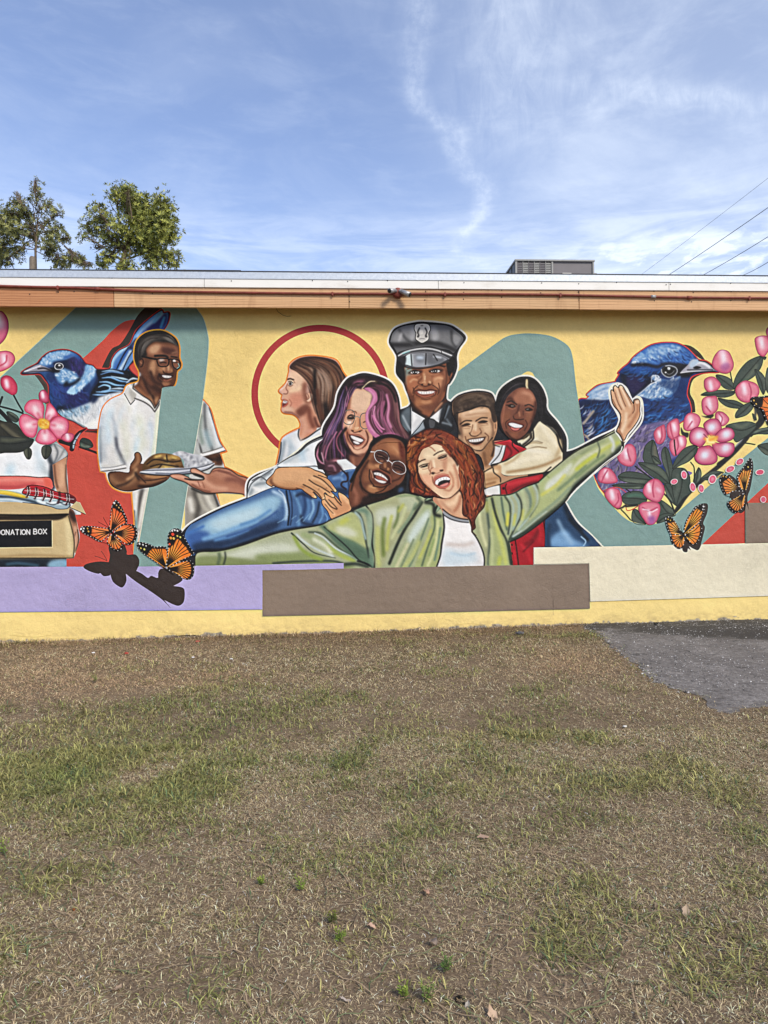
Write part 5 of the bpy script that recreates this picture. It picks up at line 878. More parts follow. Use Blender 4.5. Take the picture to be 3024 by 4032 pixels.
# ---- upper hand
h1="640 150 700 80 740 30 850 20 1000 22 1060 45 1130 70 1172 105* 1160 112 1090 90 1170 120 1230 190 1252 225* 1240 238 1200 225 1210 240 1232 265 1225 285 1190 280 1150 240 1145 270 1158 290 1150 305 1120 300 1060 240 1050 240 1078 275 1075 290 1045 285 980 240 940 210 870 218 770 205 700 180 690 190"
RG('painted_hand', h1, 'large tan hand resting on the denim shoulder')
F(h1, 'cf9a6b'); CL(h1)
F("700 100 760 40 960 30 1040 60 1080 110 1000 150 840 150 720 140", 'dfac7c', 20); S("680 110 690 160 760 200 880 215 960 200", '6f412b', 22, 9); S("640 150 700 90", 'b37c54', 20, 8); S("1060 60 1120 80 1165 108", 'e0ae7e', 12, 4); S("1040 110 1110 140 1170 180 1235 225", 'e7b888', 22, 7); S("1000 140 1090 190 1150 230 1210 270", 'e3b07e', 22, 7); S("940 150 1020 190 1090 240 1140 290", 'dea877', 20, 7); S("880 180 960 205 1010 240 1060 280", 'd49b6c', 16, 6)
S("1050 95 1110 120 1150 150 1200 200 1235 240", '2a1710', 8, 2.5); S("1010 130 1060 165 1120 195 1190 240", '2a1710', 8, 2.5); S("960 170 1020 200 1080 240 1120 290", '2a1710', 8, 2.5); S("1060 45 1130 72 1172 108", '2a1710', 7, 2); S("900 200 960 225 1030 270", '5e3624', 8, 3)
for a_ in ((1236,222),(1217,268),(1143,292),(1063,275)): F([[a_[0]-12,a_[1]-10],[a_[0]+8,a_[1]-8],[a_[0]+12,a_[1]+8],[a_[0]-2,a_[1]+8]], 'ecc79e', 2)
for a_ in ("1180 190 1200 185","1150 210 1165 200","1090 215 1100 205","1040 240 1055 232"): S(a_, '8a5a3c', 5, 2)
CL(); S(h1, '1c100c', 7, 1, closed=True)
# ---- lower hand
h2="1120 310 1150 290 1140 250 1165 260 1220 285 1240 270 1290 330 1275 300 1262 250 1275 238 1330 270 1370 320 1378 350 1370 395 1300 430 1210 470 1170 400 1130 350"
RG('painted_hand', h2, 'smaller hand laid on the fingers of the larger tan hand')
F(h2, 'd9a070'); CL(h2)
F("1260 330 1330 300 1370 360 1300 420 1230 440 1220 380", 'd2976a', 12); S("1150 310 1180 370 1230 430", 'eebd8e', 22, 7); S("1150 265 1200 330 1240 370", 'e6b484', 18, 6); S("1270 250 1310 290 1350 330", 'e8b688', 22, 7); S("1200 295 1250 340", 'e0aa7a', 14, 5)
S("1150 300 1200 360 1250 385", '2f1b12', 8, 3); S("1230 280 1260 320 1290 350", '2f1b12', 9, 3); S("1150 340 1190 390 1220 420", '5a3826', 6, 3); S("1180 300 1230 350 1255 380", '2f1b12', 7, 3); S("1290 240 1330 290",'f2c79c',8,3)
CL(); S(h2, '1c100c', 7, 1, closed=True)
# ---- glasses man head
oc(1250,1640)
hd="270 640 290 560 330 480 380 400 410 350 440 300 470 230 530 185 620 165 700 180 775 230 775 420 770 520 760 640 720 700 600 740 400 780 300 790 270 700"
F(hd, '0e0c0f', 2); CL(hd)
F("290 560 370 420 430 310 500 240 600 185 700 200 750 260 765 380 762 480 730 560 660 620 560 660 480 670 400 650 370 560 330 620 300 790 270 700", '6a3c29', 4)
F("470 300 560 200 680 200 740 260 740 360 640 330 540 290", '9a6040', 14); F("600 220 700 230 730 300 700 330 620 290", 'b87a50', 16); S("650 260 700 310", 'c98f64', 20, 9); F("700 220 750 270 750 380 715 340", '6a2f22', 8); F("450 320 520 290 480 380 430 400", '7a4830', 10); S("520 240 480 310 440 380", '9a6444', 16, 8)
F("440 400 500 420 530 400 560 430 480 460 440 450", 'b67c52', 12); F("400 480 470 460 450 560 400 560", '8a5436', 14); S("500 420 550 440", 'd39d70', 12, 5); F("440 590 520 600 560 640 480 665 430 640", 'b27a50', 14); S("450 600 500 615", 'd2a070', 14, 6); F("660 500 740 510 720 570 660 580", '7a4630', 10); S("640 560 700 540 740 500", '3a1c14', 12, 6); F("520 600 610 600 600 640 540 650", '7e4a30', 10)
# glasses
for g in ("490 330 505 300 540 292 590 310 615 345 610 380 580 403 540 400 505 375","640 430 655 395 700 385 745 410 762 450 755 485 715 498 670 480 645 455"):
    F(g, '4a2c28', 3,.8); S(g, 'c4c0c2', 5.5, .8, closed=True)
S("455 305 490 305", 'd9d7da', 8, 1); S("600 380 620 385 645 405", 'd9d7da', 7, 1); S("455 305 440 310", '8a8580', 6, 1)
S("520 320 560 335 600 360", '1d0f0c', 10, 3); S("515 345 550 352 580 368", '120806', 8, 2); S("525 340 560 345",'a57a60',4,1,.7); S("665 420 700 425 740 450", '1d0f0c', 10, 3); S("660 440 700 450 740 470", '120806', 8, 2); S("560 290 600 310 620 350", '1d0f0c', 9, 3); S("640 380 700 380",'1d0f0c',8,3); F("540 375 570 380 560 395 540 390", 'a26a4a', 3,.8); F("680 470 715 480 700 492 680 485", 'a26a4a', 3,.7)
# nose
F("560 400 600 390 640 420 645 470 620 490 570 470 540 440 545 420", '5e3424', 5); F("570 405 590 400 595 440 575 440", 'a8714c', 6); S("540 420 540 445 570 465 600 475 625 490", '1f0f0b', 8, 3); F("605 440 622 450 615 465 600 460", 'a8714c', 3)
# mouth
F("470 470 520 462 580 490 620 520 632 570 600 590 550 585 500 555 480 520", '3a100e', 2); F("488 485 530 484 570 505 600 535 605 552 570 530 520 510 492 500", 'f2eee9', 1.5); F("500 515 530 512 580 535 600 560 560 550 520 540",'b4604e',3,.9); F("490 530 520 545 560 552 595 565 570 576 530 568 500 550", 'efe9e4', 1.5)
for q in ("510 486 506 500","532 488 528 506","556 498 550 518","580 514 572 530"): S(q,'a89a92',2.5,.8)
S("468 468 520 455 580 482 628 520 635 572", '8a4a36', 10, 3); S("462 475 480 530 520 570 570 592 615 585", '7a4030', 10, 4); S("460 465 475 500 480 530", 'caa080', 7, 2); S("450 460 450 540 490 600", '2a140e', 9, 4); S("480 600 560 610 630 580", '2a140e', 9, 4); S("600 600 560 640 500 660", '1d0d09', 8, 4)
# ear, jaw, neck
F("375 395 410 340 440 320 440 350 405 395 385 420", '6a3e2a', 3); S("385 390 420 345", 'a8755a', 7, 3)
S("365 520 375 590 410 640 470 670 560 670 640 640 690 600", '120907', 14, 5); F("290 600 350 500 365 590 400 650 440 680 360 760 300 780 280 700", '6f3f2c', 10); S("310 620 340 680 330 740", '9a6048', 30, 14); F("400 690 500 690 600 680 600 730 440 770 380 760", '24120e', 14); S("440 380 390 460 370 520", '3a1f16', 14, 6); S("330 480 310 560 290 640", '1a0f0c', 12, 5)
F("700 620 735 610 745 640 700 660", '46648c', 8,.7)
CL(); S("290 560 330 480 385 400 440 310 470 230 530 185 620 165 700 180 770 220", '0c0a0d', 26, 3)
# ---- redhead: jacket
O(1,1)
jk="-60 870* 25 870* 30 785 80 750 240 742 450 690 700 600 870 562 1100 525 1200 475 1380 398 1500 350 1659 300 1709 280 1790 252 1860 245 1959 268 2010 290* 2100 290 2500 290* 2530 285 2590 265 2720 262 2860 200 2990 150 3130 20 3318 -125* 3500 -210 3655 -290 3720 -210 3715 -120 3545 0 3318 170 3220 320 3050 470 2860 610 2745 665* 2770 870* 1500 900* 1310 895 1300 850*"
RG('painted_green_jacket', jk, 'open pale green jacket with both sleeves stretched out')
F(jk, 'a9b08c', 1); CL(jk)
import math as _m
# left sleeve
F("40 780 240 750 500 690 760 610 900 580 1000 640 940 740 700 800 400 830 60 850", 'b3ba9a', 16); F("300 780 560 700 800 680 920 730 860 780 600 790 360 800", 'd2d8c4', 22); F("560 780 800 760 1000 760 1200 840 900 850 600 850", '8c9a62', 18); F("40 800 260 790 600 830 1000 845 1300 850 1300 900 0 900", '86925f', 14); S("700 850 900 835 1200 830 1300 850", '35423a', 16, 6); S("230 740 240 800 225 860", '5e6e50', 24, 9); S("285 745 290 800 275 860", '2c352e', 12, 5); S("150 760 400 710",'9dab80',24,10); S("860 590 960 680 1060 760 1240 805", '26302a', (14,8,4), 3); S("900 600 980 670 1080 730 1220 790", 'c9d6d6', 14, 5)
S("880 620 940 720 1020 780 1120 820", '93a848', 26, 10); S("960 600 1060 640 1160 690 1300 760 1400 810", '9fae7c', 40, 14); S("1010 580 1110 590 1200 660 1300 740 1420 800", '3a4a3c', 14, 5); S("1060 590 1140 630 1240 720 1380 790 1440 830", 'c4d2cf', 12, 4); S("1160 700 1280 780 1400 830", 'a9b94a', 30, 10,.8); S("1050 640 1150 700 1200 760",'dfe2cc',30,12)
F("1120 530 1200 560 1400 640 1500 720 1560 830 1560 880 1450 840 1300 730 1200 640", '54705a', 12); S("1110 520 1250 600 1400 680 1520 740", '5f7c62', 34, 12); S("1140 535 1240 620 1350 720 1440 820 1560 885", '1c2420', 10, 3); S("1320 860 1420 855 1520 880", '2a352c', 26, 9); S("1430 830 1500 850 1570 885", '15191a', 14, 4)
F("1220 500 1380 410 1440 480 1490 600 1520 720 1400 660 1240 590 1160 540", 'b6bd80', 14); F("1240 540 1350 540 1430 600 1380 620 1280 600", 'd4d8c0', 18); S("1290 500 1340 470", 'c3c85c', 40, 16); S("1380 400 1440 420 1480 520 1500 640 1530 800", '24302a', 16, 6); S("1410 410 1460 470 1480 560 1500 640", 'a9c0b8', 18, 6); S("1440 390 1500 400 1540 480 1560 640 1550 800 1570 880", '6d8a74', 40, 12); S("1500 350 1555 420 1565 540 1555 680 1580 800 1575 885", '121716', 14, 4)
F("1520 420 1560 480 1550 640 1520 700", '9fb296', 12)
oc(1250,1640)
F("440 780 600 700 760 670 880 700 850 820 760 960 640 1120 560 1300 500 1300 490 1000 480 850", 'adb084', 14); F("500 820 620 780 720 800 660 900 560 960 520 940", 'd0d6c2', 24); F("700 700 840 690 860 760 780 820", 'b9c0a0', 16); S("580 880 560 1000 570 1200", '72843c', 30, 12); S("520 960 520 1160 530 1280", 'c2c87a', 34, 12); S("640 860 610 1000 600 1150", 'bfc468', 26, 10); S("700 780 690 880 660 960", '6d8048', 20, 9); S("760 780 720 900 640 1050", 'c9cf9c', 26, 11); S("740 760 700 820",'b9bc5e',24,10)
S("900 740 830 860 760 960 690 1100 620 1270", '20281f', 24, 7); S("850 750 790 880 700 1000", '7c9478', 20, 8); S("680 690 800 680 890 700",'8a9a72',16,7); S("860 700 890 740 840 800", '55654e', 24, 10)
F("920 780 990 760 1000 860 940 1000 880 1140 800 1300 640 1300 760 1080 840 940", 'a5b284', 10); F("860 900 960 800 960 880 880 1000 800 1100 780 1040", 'cfdcd4', 18); S("960 880 900 1040 840 1200 790 1300", '6b8068', 14, 6); S("880 1080 820 1200 740 1300", 'bcc27a', 30, 12); S("780 1100 720 1220 680 1300", 'd0cfa4', 26, 10); S("830 1060 770 1190 720 1300", '7b8a6a', 14, 6)
F("980 860 1060 860 1080 960 1060 1120 1030 1290 840 1300 940 1080 980 960", 'a8b277', 8); S("1010 850 1010 960 960 1100 900 1290", '55684f', 14, 6); S("1040 900 1030 1050 990 1200 950 1290", 'd2d69e', 24, 9); S("1060 960 1040 1100 1010 1240", '6d8a74', 16, 6); S("980 980 940 1090 880 1220", 'c7cb62', 20, 8,.8); S("1005 1060 960 1200",'93a86a',16,7)
S("1085 830 1092 960 1070 1100 1060 1200 1030 1295", '0f1211', 12, 3)
# collar
F("930 720 980 690 1040 690 1075 720 1065 780 1010 840 1000 800 1030 760 1000 730 940 740", '23291f', 3); F("925 720 980 688 1050 700 1076 740 1060 790 1015 835 1040 770 1050 730 1000 705 940 728", '8fa486', 2); S("925 720 980 688 1050 700 1078 738 1060 795", '111412', 6, 1.5); S("930 740 1000 760 1010 840 1060 860", '1d221c', 26, 9)
# right panel
O(2,1)
F("780 480 860 400 900 560 910 740 880 866 860 870 860 760 820 660 790 600", 'a4a880', 8); S("820 420 840 560 880 700", 'd3d4a4', 26, 10); S("880 300 900 480 915 640 900 860", '3d4c42', 22, 8); F("900 300 960 300 1000 480 1060 640 1090 866 910 866 925 640", 'a6b07a', 10); S("950 400 980 560 1020 700 1050 850", 'c6cc6e', 34, 13); S("920 560 935 700 930 860", 'bcc490', 24, 9); S("930 290 960 420 1010 560 1060 660 1095 860", '29332c', 20, 7); S("1000 800 990 860",'c8cf3e',30,12,.7); S("880 320 890 400",'d9d46a',30,12,.7)
F("960 270 1060 265 1100 400 1110 560 1080 660 1030 560 990 400", 'a7b487', 8); S("1010 280 1030 420 1060 560", '4f6656', 16, 6); S("1060 260 1110 340 1110 440 1075 600", 'aebfae', 16, 5); S("1040 270 1085 350 1085 480 1070 600", '2d3a32', 14, 5); S("1070 420 1060 520", 'd4cf4c', 24, 9)
S("1140 245 1180 320 1180 440 1120 560 1080 650", '24302a', 14, 5); S("1120 260 1160 330 1160 430 1110 560", '9db3a4', 20, 6); S("1130 430 1120 520", 'd0d050', 20, 8,.8); S("1220 200 1260 280 1260 400 1190 520 1100 640", '6d8472', 22, 8); S("1190 230 1215 330 1215 430 1150 560", 'b9c598', 22, 8); S("1200 390 1190 470",'d0d060',20,8,.8); S("1290 170 1320 240 1320 340 1240 460 1160 560", 'aec0b2', 16, 5); S("1305 160 1345 240 1340 330 1260 450", '3a4a3e', 14, 5); S("1255 180 1285 260 1285 360 1220 460", 'a5b070', 24, 8)
F("1340 160 1460 60 1560 0 1659 -70 1780 -130 1900 -210 2000 -240 2060 -200 1900 -60 1659 120 1560 260 1400 380 1250 480 1330 320", 'b3bd83', 12); F("1400 160 1520 60 1620 -20 1600 60 1480 180 1400 240", 'dadfcf', 16); S("1360 260 1480 180 1560 90", 'd5d25e', 26, 10,.8); S("1600 80 1700 -40 1840 -120 1960 -180", 'd8dbb8', 34, 13); S("1500 220 1620 120 1740 10", '7c906c', 24, 10); S("1659 40 1760 -40 1830 -90", 'ccd24a', 28, 11,.9); S("1860 -110 1960 -170 2020 -190",'c6cc52',30,12,.8)
S("1100 650 1220 580 1400 450 1560 320 1659 180 1830 40 1960 -60 2050 -150", '2c382e', 46, 12); S("1110 620 1200 560 1320 460 1400 400",'c9d6cf',14,5); S("1190 560 1330 440 1480 320 1600 200", '8ea183', 24, 9); S("1420 110 1400 90 1380 100",'8e9c62',12,5); S("1700 -90 1800 -160 1900 -210",'9aa67a',20,8); S("1659 110 1800 -10 1900 -80",'7f9468',24,10); S("1840 -200 1860 -130 1840 -60",'4a584a',10,5); S("1950 -240 1980 -180 1970 -120",'d9dfd6',26,10)
CL(); S("2000 -290 2040 -240 2060 -160", '12110f', 16, 3); S("1330 150 1480 18 1659 -118 1840 -205 1990 -280", '13130f', 9, 2); S("870 285 930 268 945 262 1050 262 1130 240 1210 195 1330 152", '0f1010', 9, 2); S("1085 665 1200 610 1390 470 1560 320 1660 175 1888 5 2050 -125", '0f1010', 10, 2); S("1075 660 1095 780 1105 866", '0f1010', 9, 2)
O(1,1)
S("25 870 30 780 80 750 240 742 450 690 700 600 870 560 1100 520 1200 475 1380 398 1500 350 1659 300 1709 280 1790 252 1860 245 1959 268", '0e1011', 9, 2)
# ---- white tee, neck
oc(1250,1640)
F("1085 840* 1060 790 1000 700 1200 600 1270 720 1300 880 1320 940 1350 1020 1410 1120 1440 1200 1440 1290* 1030 1296* 1060 1200 1075 1100 1095 960", 'c48c6c', 1)
F("1085 845* 1150 880 1230 905 1305 912* 1320 940 1350 1020 1410 1120 1440 1200 1440 1290* 1030 1296* 1060 1200 1075 1100 1095 960", 'e6e4e3', 1)
CL("1085 840* 1060 790 1000 700 1200 600 1270 720 1300 880 1320 940 1350 1020 1410 1120 1440 1200 1440 1290* 1030 1296* 1060 1200 1075 1100 1095 960")
F("1120 940 1280 940 1330 1060 1200 1090 1120 1040", 'f3f0ee', 24); F("1100 1140 1200 1160 1340 1180 1380 1240 1240 1280 1080 1280", 'd3e2ea', 24); S("1120 1100 1260 1110 1340 1090", 'd5cac4', 30, 14); S("1150 1180 1260 1200 1360 1180",'bcd3e2',16,8); S("1120 940 1130 1060",'f6f4f2',40,16)
F("1030 700 1120 720 1200 640 1240 600 1260 700 1255 870 1210 865 1140 850 1080 790", 'd8a985', 6); S("1110 760 1180 740 1230 650", 'f0cda8', 40, 16); S("1180 820 1220 760 1240 680", 'b97c5c', 24, 11); S("1060 730 1120 790 1180 850",'c59272',20,9); S("1140 700 1220 640 1240 580", '5c3526', 16, 7)
F("1080 810* 1160 860 1240 885 1310 895 1315 915 1220 905 1150 890 1085 850*", '9a9da2', 2); S("1080 800 1150 852 1230 880 1310 890", '0f0f12', 9, 2); S("1085 848 1150 885 1230 908 1305 915", '0f0f12', 7, 2)
CL(); S("1345 1010 1380 1060 1425 1160 1440 1230 1438 1290", '0f0f12', 11, 3); S("1085 840 1096 960 1075 1100 1062 1200 1030 1296",'0f0f12',8,2)
# ---- redhead hair and face
hr="770 240 800 190 870 140 960 105 1060 110 1160 150 1240 210 1330 270 1370 340 1400 420 1440 500 1438 620 1450 700 1440 780 1390 840 1360 900 1365 960 1340 990 1375 1030* 1330 1000 1325 950 1300 880 1250 840 1250 700 1220 640 1160 690 1080 710 1000 690 920 690 850 670 800 650 790 580 800 500 770 420 765 330"
RG('painted_woman', hr, 'laughing woman with long curly red hair at the centre front')
F(hr, '5e2214', 2); CL(hr)
H("830 640 790 520 770 400 790 280 880 170 1000 130", "960 680 870 600 850 500 840 400 900 300 1000 250", 110, "8e3c1c a85426 3a120c c0702c 6e2816 2a0e0a", 16, 4, .75, 12)
H("980 120 1150 160 1280 260 1380 380 1430 560 1420 740 1360 880", "980 240 1100 270 1170 360 1220 440 1250 600 1270 740 1310 870", 200, "8e3c1c a8481f 3a120c b4602a 6e2414 1f0b09 93341f", 16, 4, .75, 14)
H("900 150 1000 130 1130 160 1240 260", "900 270 1000 220 1100 240 1200 330", 60, "7a2f1a a0482a 3a120c 9a3a24 c47a50", 15, 5, .7)
D(hr, 150, "9c3f20 3a120c b8642c 5a1c10 240c08 8a2e1c", 70, 14, 78, 4, .6, .5)
for q in ("800 300 780 380 810 440","860 210 820 280 840 340","1180 200 1240 270 1300 330","1260 330 1330 400 1360 480"): S(q,'b4682a',30,13,.7)
for q in ("790 520 840 600 920 640","850 480 830 560 880 620","820 430 800 480 830 520","1240 470 1280 560 1260 650 1300 740","1330 420 1380 520 1350 640 1400 740 1360 820","1290 520 1320 620 1300 700","1400 480 1420 600 1400 690","1270 700 1290 800 1330 860"): S(q,'220b08',10,4,.85)
for q in ("1300 480 1340 560 1320 640 1350 720","1380 620 1400 700 1370 790","1290 620 1310 720 1340 800","1310 820 1330 900","860 620 920 660 960 670"): S(q,'b04a30',12,4,.8)
CL()
def curls(poly, n, cols, L, w, ang, am=9, blur=1.5, a=.85):
    m, bb = p.fmask(poly, 0, True); P = p.pts(poly); lo, hi = P.min(0), P.max(0); cols = cols.split(); k = 0; ox, oy = p.ox, p.oy; p.ox = p.oy = 0
    for _ in range(n*12):
        if k >= n: break
        q = lo+p.rng.rand(2)*(hi-lo); z = p.T(q[None])[0]; x_, y_ = int(z[0])-bb[0], int(z[1])-bb[1]
        if not (0 <= y_ < m.shape[0] and 0 <= x_ < m.shape[1]) or m[y_, x_] < .5: continue
        k += 1; an = math.radians(ang(q[0]-ox, q[1]-oy))+p.rng.randn()*.22; l = L*(.6+.7*p.rng.rand()); d = np.array([math.cos(an), math.sin(an)]); nn = np.array([-d[1], d[0]]); ph = p.rng.rand()*6.3; u = np.linspace(0, 1, 9)
        Q = q+d*(u[:, None]-.5)*l+nn*np.sin(ph+u*6.5)[:, None]*am*(.6+.8*p.rng.rand())
        mm, b2 = p.smask(p.smooth(Q, False, 3), [w*.2, w*(.6+.8*p.rng.rand()), w*.2], blur)
        if mm is not None: p.put(mm, b2, cols[p.rng.randint(len(cols))], a)
    p.ox, p.oy = ox, oy
def _ra(x, y): return 100+35*(x < 900)*(y < 400)+(-45 if (y < 300 and x > 1050) else 0)+(60 if y < 200 else 0)*(x < 1050)
CL(hr); curls(hr, 150, "2a0e08 1c0806 7a2c18 a8492a c4763e d08c58 8e3c1c", 95, 11, _ra)
S(hr, '1c0a08', 14, 4, .8, closed=True); CL()
fc="905 290 960 262 1010 240 1080 260 1130 320 1180 380 1220 420 1215 450 1225 520 1240 600 1200 660 1140 700 1080 700 1020 660 960 610 910 560 880 500 865 430 870 370"
F(fc, 'e2b995'); CL(fc)
F("910 320 1000 250 1090 270 1120 330 1040 350 940 380", 'f2d9b4', 16); F("880 400 940 390 960 470 900 500", 'efd2ac', 12); F("900 510 980 510 1000 570 960 600", 'e9b28f', 12); F("1100 400 1190 400 1200 470 1110 480", 'efcba6', 14); S("1180 420 1210 520 1220 620", 'c08060', 20, 9); S("1140 480 1170 540 1170 600", 'c58565', 14, 7); F("1000 600 1080 650 1120 680 1160 640 1180 600 1150 690 1060 700", 'edc9a6', 8); S("880 500 920 570 980 630", 'b9785a', 14, 7); S("1090 630 1140 640 1170 600",'b5765a',10,5); F("1080 380 1120 370 1110 470 1085 470",'c98f6e',9,.8)
# brows, eyes
S("868 400 900 380 930 370", '2b1510', 8, 2); S("1003 335 1040 310 1085 295", '2b1510', 8, 2)
S("880 430 915 415 955 408", '1f0f0b', 8, 2); S("890 440 920 436 955 425", '1f0f0b', 6, 2); F("895 432 925 422 950 414 945 428 915 438", '2b1712', 1); S("1040 360 1080 340 1115 332", '1f0f0b', 8, 2); S("1045 366 1080 358 1115 345", '1f0f0b', 6, 2); F("1045 362 1080 348 1112 338 1100 352 1070 362", '2b1712', 1); S("905 455 935 452 965 440", 'a86c50', 5, 2); S("1060 378 1095 372 1120 355", 'a86c50', 5, 2); S("1040 345 1075 328 1110 322",'8a5240',4,2)
# nose
S("975 385 985 430 990 460", 'c08a6a', 10, 5); S("1000 380 1010 440", 'f6dfbe', 16, 6); F("978 462 1000 448 1045 442 1078 456 1065 472 1020 486 992 494 978 480", 'e8b794', 4); F("990 480 1015 485 1000 500 980 492", '3a1a14', 2); F("1055 462 1085 458 1082 472 1060 475", '3a1a14', 2); S("975 470 980 450 1000 440", 'a8664c', 6, 3); S("965 400 960 450 975 480 970 500", '8a5038', 7, 3.5); S("1010 490 1035 490 1060 478",'a05a44',5,2)
# mouth
F("1004 545 1022 515 1080 502 1130 510 1146 540 1138 588 1100 615 1050 608 1017 585", 'b9685a', 2); F("1018 580 1025 550 1060 530 1110 522 1140 540 1135 580 1100 605 1050 605", '1b0c0d', 2); F("1018 582 1022 553 1060 530 1110 520 1142 535 1135 548 1090 548 1050 565 1035 590", 'f4f1ee', 1.2)
for q in ("1040 545 1048 562","1062 535 1068 552","1085 528 1090 546","1110 526 1112 544"): S(q,'a39a94',2.5,.8)
F("1050 600 1090 580 1130 570 1120 595 1080 608", 'd98a80', 2); S("1020 590 1060 615 1110 612 1143 580", 'cf6f5c', 13, 4); S("1000 545 1020 512 1080 495 1130 505", 'c77a62', 10, 3); S("990 520 995 560 1010 590", '9a5a42', 8, 4); S("1000 545 1015 590 1050 618 1105 622",'7a3a2c',5,2)
F("1195 420 1215 415 1220 450 1205 460", 'e8c8a8', 2); S("1222 500 1240 600 1190 670 1130 710 1060 700 980 640", '23100b', 9, 3)
CL()
S("1150 330 1190 380 1210 420", '2a100a', 16, 5); S("960 255 990 275 1015 300", '9c4a2e', 9, 4, .7); S("1080 262 1110 300 1150 345", '7a2c1c', 13, 4, .8); S("890 270 920 262 950 250", '8e3420', 14, 4); S("860 430 865 500 900 570 960 630", '2a100a', 12, 4); S("870 380 860 420 865 460",'2a100a',12,4)
O(3,0)
# ---- raised hand
oc(2190,1560); CL()
O(3,0)
hh="370 1060 385 1000 370 950 330 900 310 860 305 820 300 790 300 765 310 760 325 775 320 740 335 722 352 735 365 740 370 725 385 718 405 735 425 770 450 810 480 860 495 880 497 850 515 838 535 840 548 870 545 930 548 970 530 1020 490 1080 440 1140 410 1190 370 1140 350 1110"
RG('painted_hand', hh, 'raised open hand at the end of the green sleeve')
hb=hh
S(hb, CR, 40, closed=True); S(hb, '1b120e', 12, 1, closed=True); F(hh, 'd6a680'); CL(hh)
S("345 740 370 820 400 900 440 960", 'efcfae', 16, 5); S("385 730 420 810 450 870 470 930", 'f0d0b0', 20, 6); S("308 775 335 850 370 930 410 990", 'e2b894', 16, 5); S("318 860 350 930 390 990", 'd9ab86', 14, 5); F("400 940 500 900 540 960 500 1060 420 1140 380 1060 390 990", 'd9a982', 14); S("520 850 530 930 500 1000 450 1080", 'b9805c', 26, 10); S("500 880 480 960 440 1000", 'c28a66', 16, 7); S("430 960 420 1050 390 1120", 'efcfae', 26, 10); S("380 1040 370 1090", '6b3f2a', 14, 6)
for q in ("365 745 395 830 425 900","330 780 355 860 390 930","312 840 345 910 385 970","400 740 440 810 475 880","495 885 500 930 485 960"): S(q,'6a3f2b',6,2.5)
F("505 850 530 843 540 870 520 880", 'ecc9aa', 4); S("497 870 505 850 530 842", '4a2a1c', 5, 2); F("372 728 388 722 398 745 380 745",'eccaa8',2); F("325 728 340 726 345 748 330 748",'eccaa8',2)
CL(); S(hh, '1b120e', 6, 1, closed=True)
S("345 1115 380 1150 405 1215 400 1245", '14110e', 12, 2); F("350 1115 385 1150 408 1200 415 1190 380 1110 365 1100", 'b07c5a', 2)
S("395 1250 370 1300 230 1404 0 1614", CR, 10)
oc(2190,1560)
# petals falling
for (x,y,rx,ry,an) in ((1100,680,26,38,10),(1015,738,32,24,20),(1175,785,26,42,10),(1248,797,26,38,10),(1345,718,34,42,-20),(1498,630,44,28,25),(1580,566,40,28,35)):
    tt=np.linspace(0,2*np.pi,13)[:-1]; a=math.radians(-an); E=np.stack([x+rx*np.cos(tt)*np.cos(a)-ry*np.sin(tt)*np.sin(a), y+rx*np.cos(tt)*np.sin(a)+ry*np.sin(tt)*np.cos(a)],1)
    E=[list(q) for q in E]; F(E,'eadfd6'); c=np.array([x,y]); I=[list(c+(np.array(q)-c)*.80) for q in E]; F(I,'d9607c'); F([list(c+(np.array(q)-c)*.4) for q in E],'e890a4',6); RG('painted_petal',E)
O(3,1)
for (x,y,rx,ry,an) in ((1583,65,40,26,10),(1612,300,26,28,0),(1390,-8,30,18,10),(1300,-20,24,20,0)):
    if x in(1390,1300): continue
    tt=np.linspace(0,2*np.pi,13)[:-1]; a=math.radians(-an); E=[[x+rx*np.cos(q)*np.cos(a)-ry*np.sin(q)*np.sin(a), y+rx*np.cos(q)*np.sin(a)+ry*np.sin(q)*np.cos(a)] for q in tt]
    F(E,'eadfd6'); F([[x+(q[0]-x)*.8,y+(q[1]-y)*.8] for q in E],'d9607c'); RG('painted_petal',E)
# ---- lower blocks repainted over figure bottoms
O(0,0)
F("-900 2289* 1659 2280* 2969 2252* 2969 2330* 2270 2330* 2268 2652* 1659 2659* -900 2690*", 'b5abd6', sm=False)
F("4606 2117* 4977 2112* 5207 2109* 6636 2079* 7300 2060* 7300 2522* 6636 2536* 5092 2584* 4606 2584*", 'ede4c8', sm=False)
F("2268 2316* 3318 2291* 4977 2261* 5082 2257* 5094 2645* 4977 2649* 3318 2689* 2270 2711*", '907e6e', sm=False)
F("2700 1660* 2720 1665*", 'f6d889')
RG('painted_colour_block', "-500 2289* 1659 2280* 2969 2252* 2969 2305* 2270 2312* 2268 2652* 1659 2659* -500 2680*", 'long lavender band low on the wall', sm=False)
RG('painted_colour_block', "2268 2316* 3318 2291* 4977 2261* 5082 2257* 5094 2645* 4977 2649* 3318 2689* 2270 2711*", 'wide taupe rectangle under the central group', sm=False)
RG('painted_colour_block', "5093 2258* 6636 2079* 7100 2066* 7100 2524* 6636 2536* 5094 2584*".replace("5093 2258*","4610 2117*").replace("5094 2584*","5098 2584* 5088 2254* 4612 2262*"), 'cream band at the right above the asphalt', sm=False)
RG('painted_colour_block', "6434 1734* 7100 1722* 7100 2064* 6436 2081*", 'taupe block at the far right edge', sm=False)
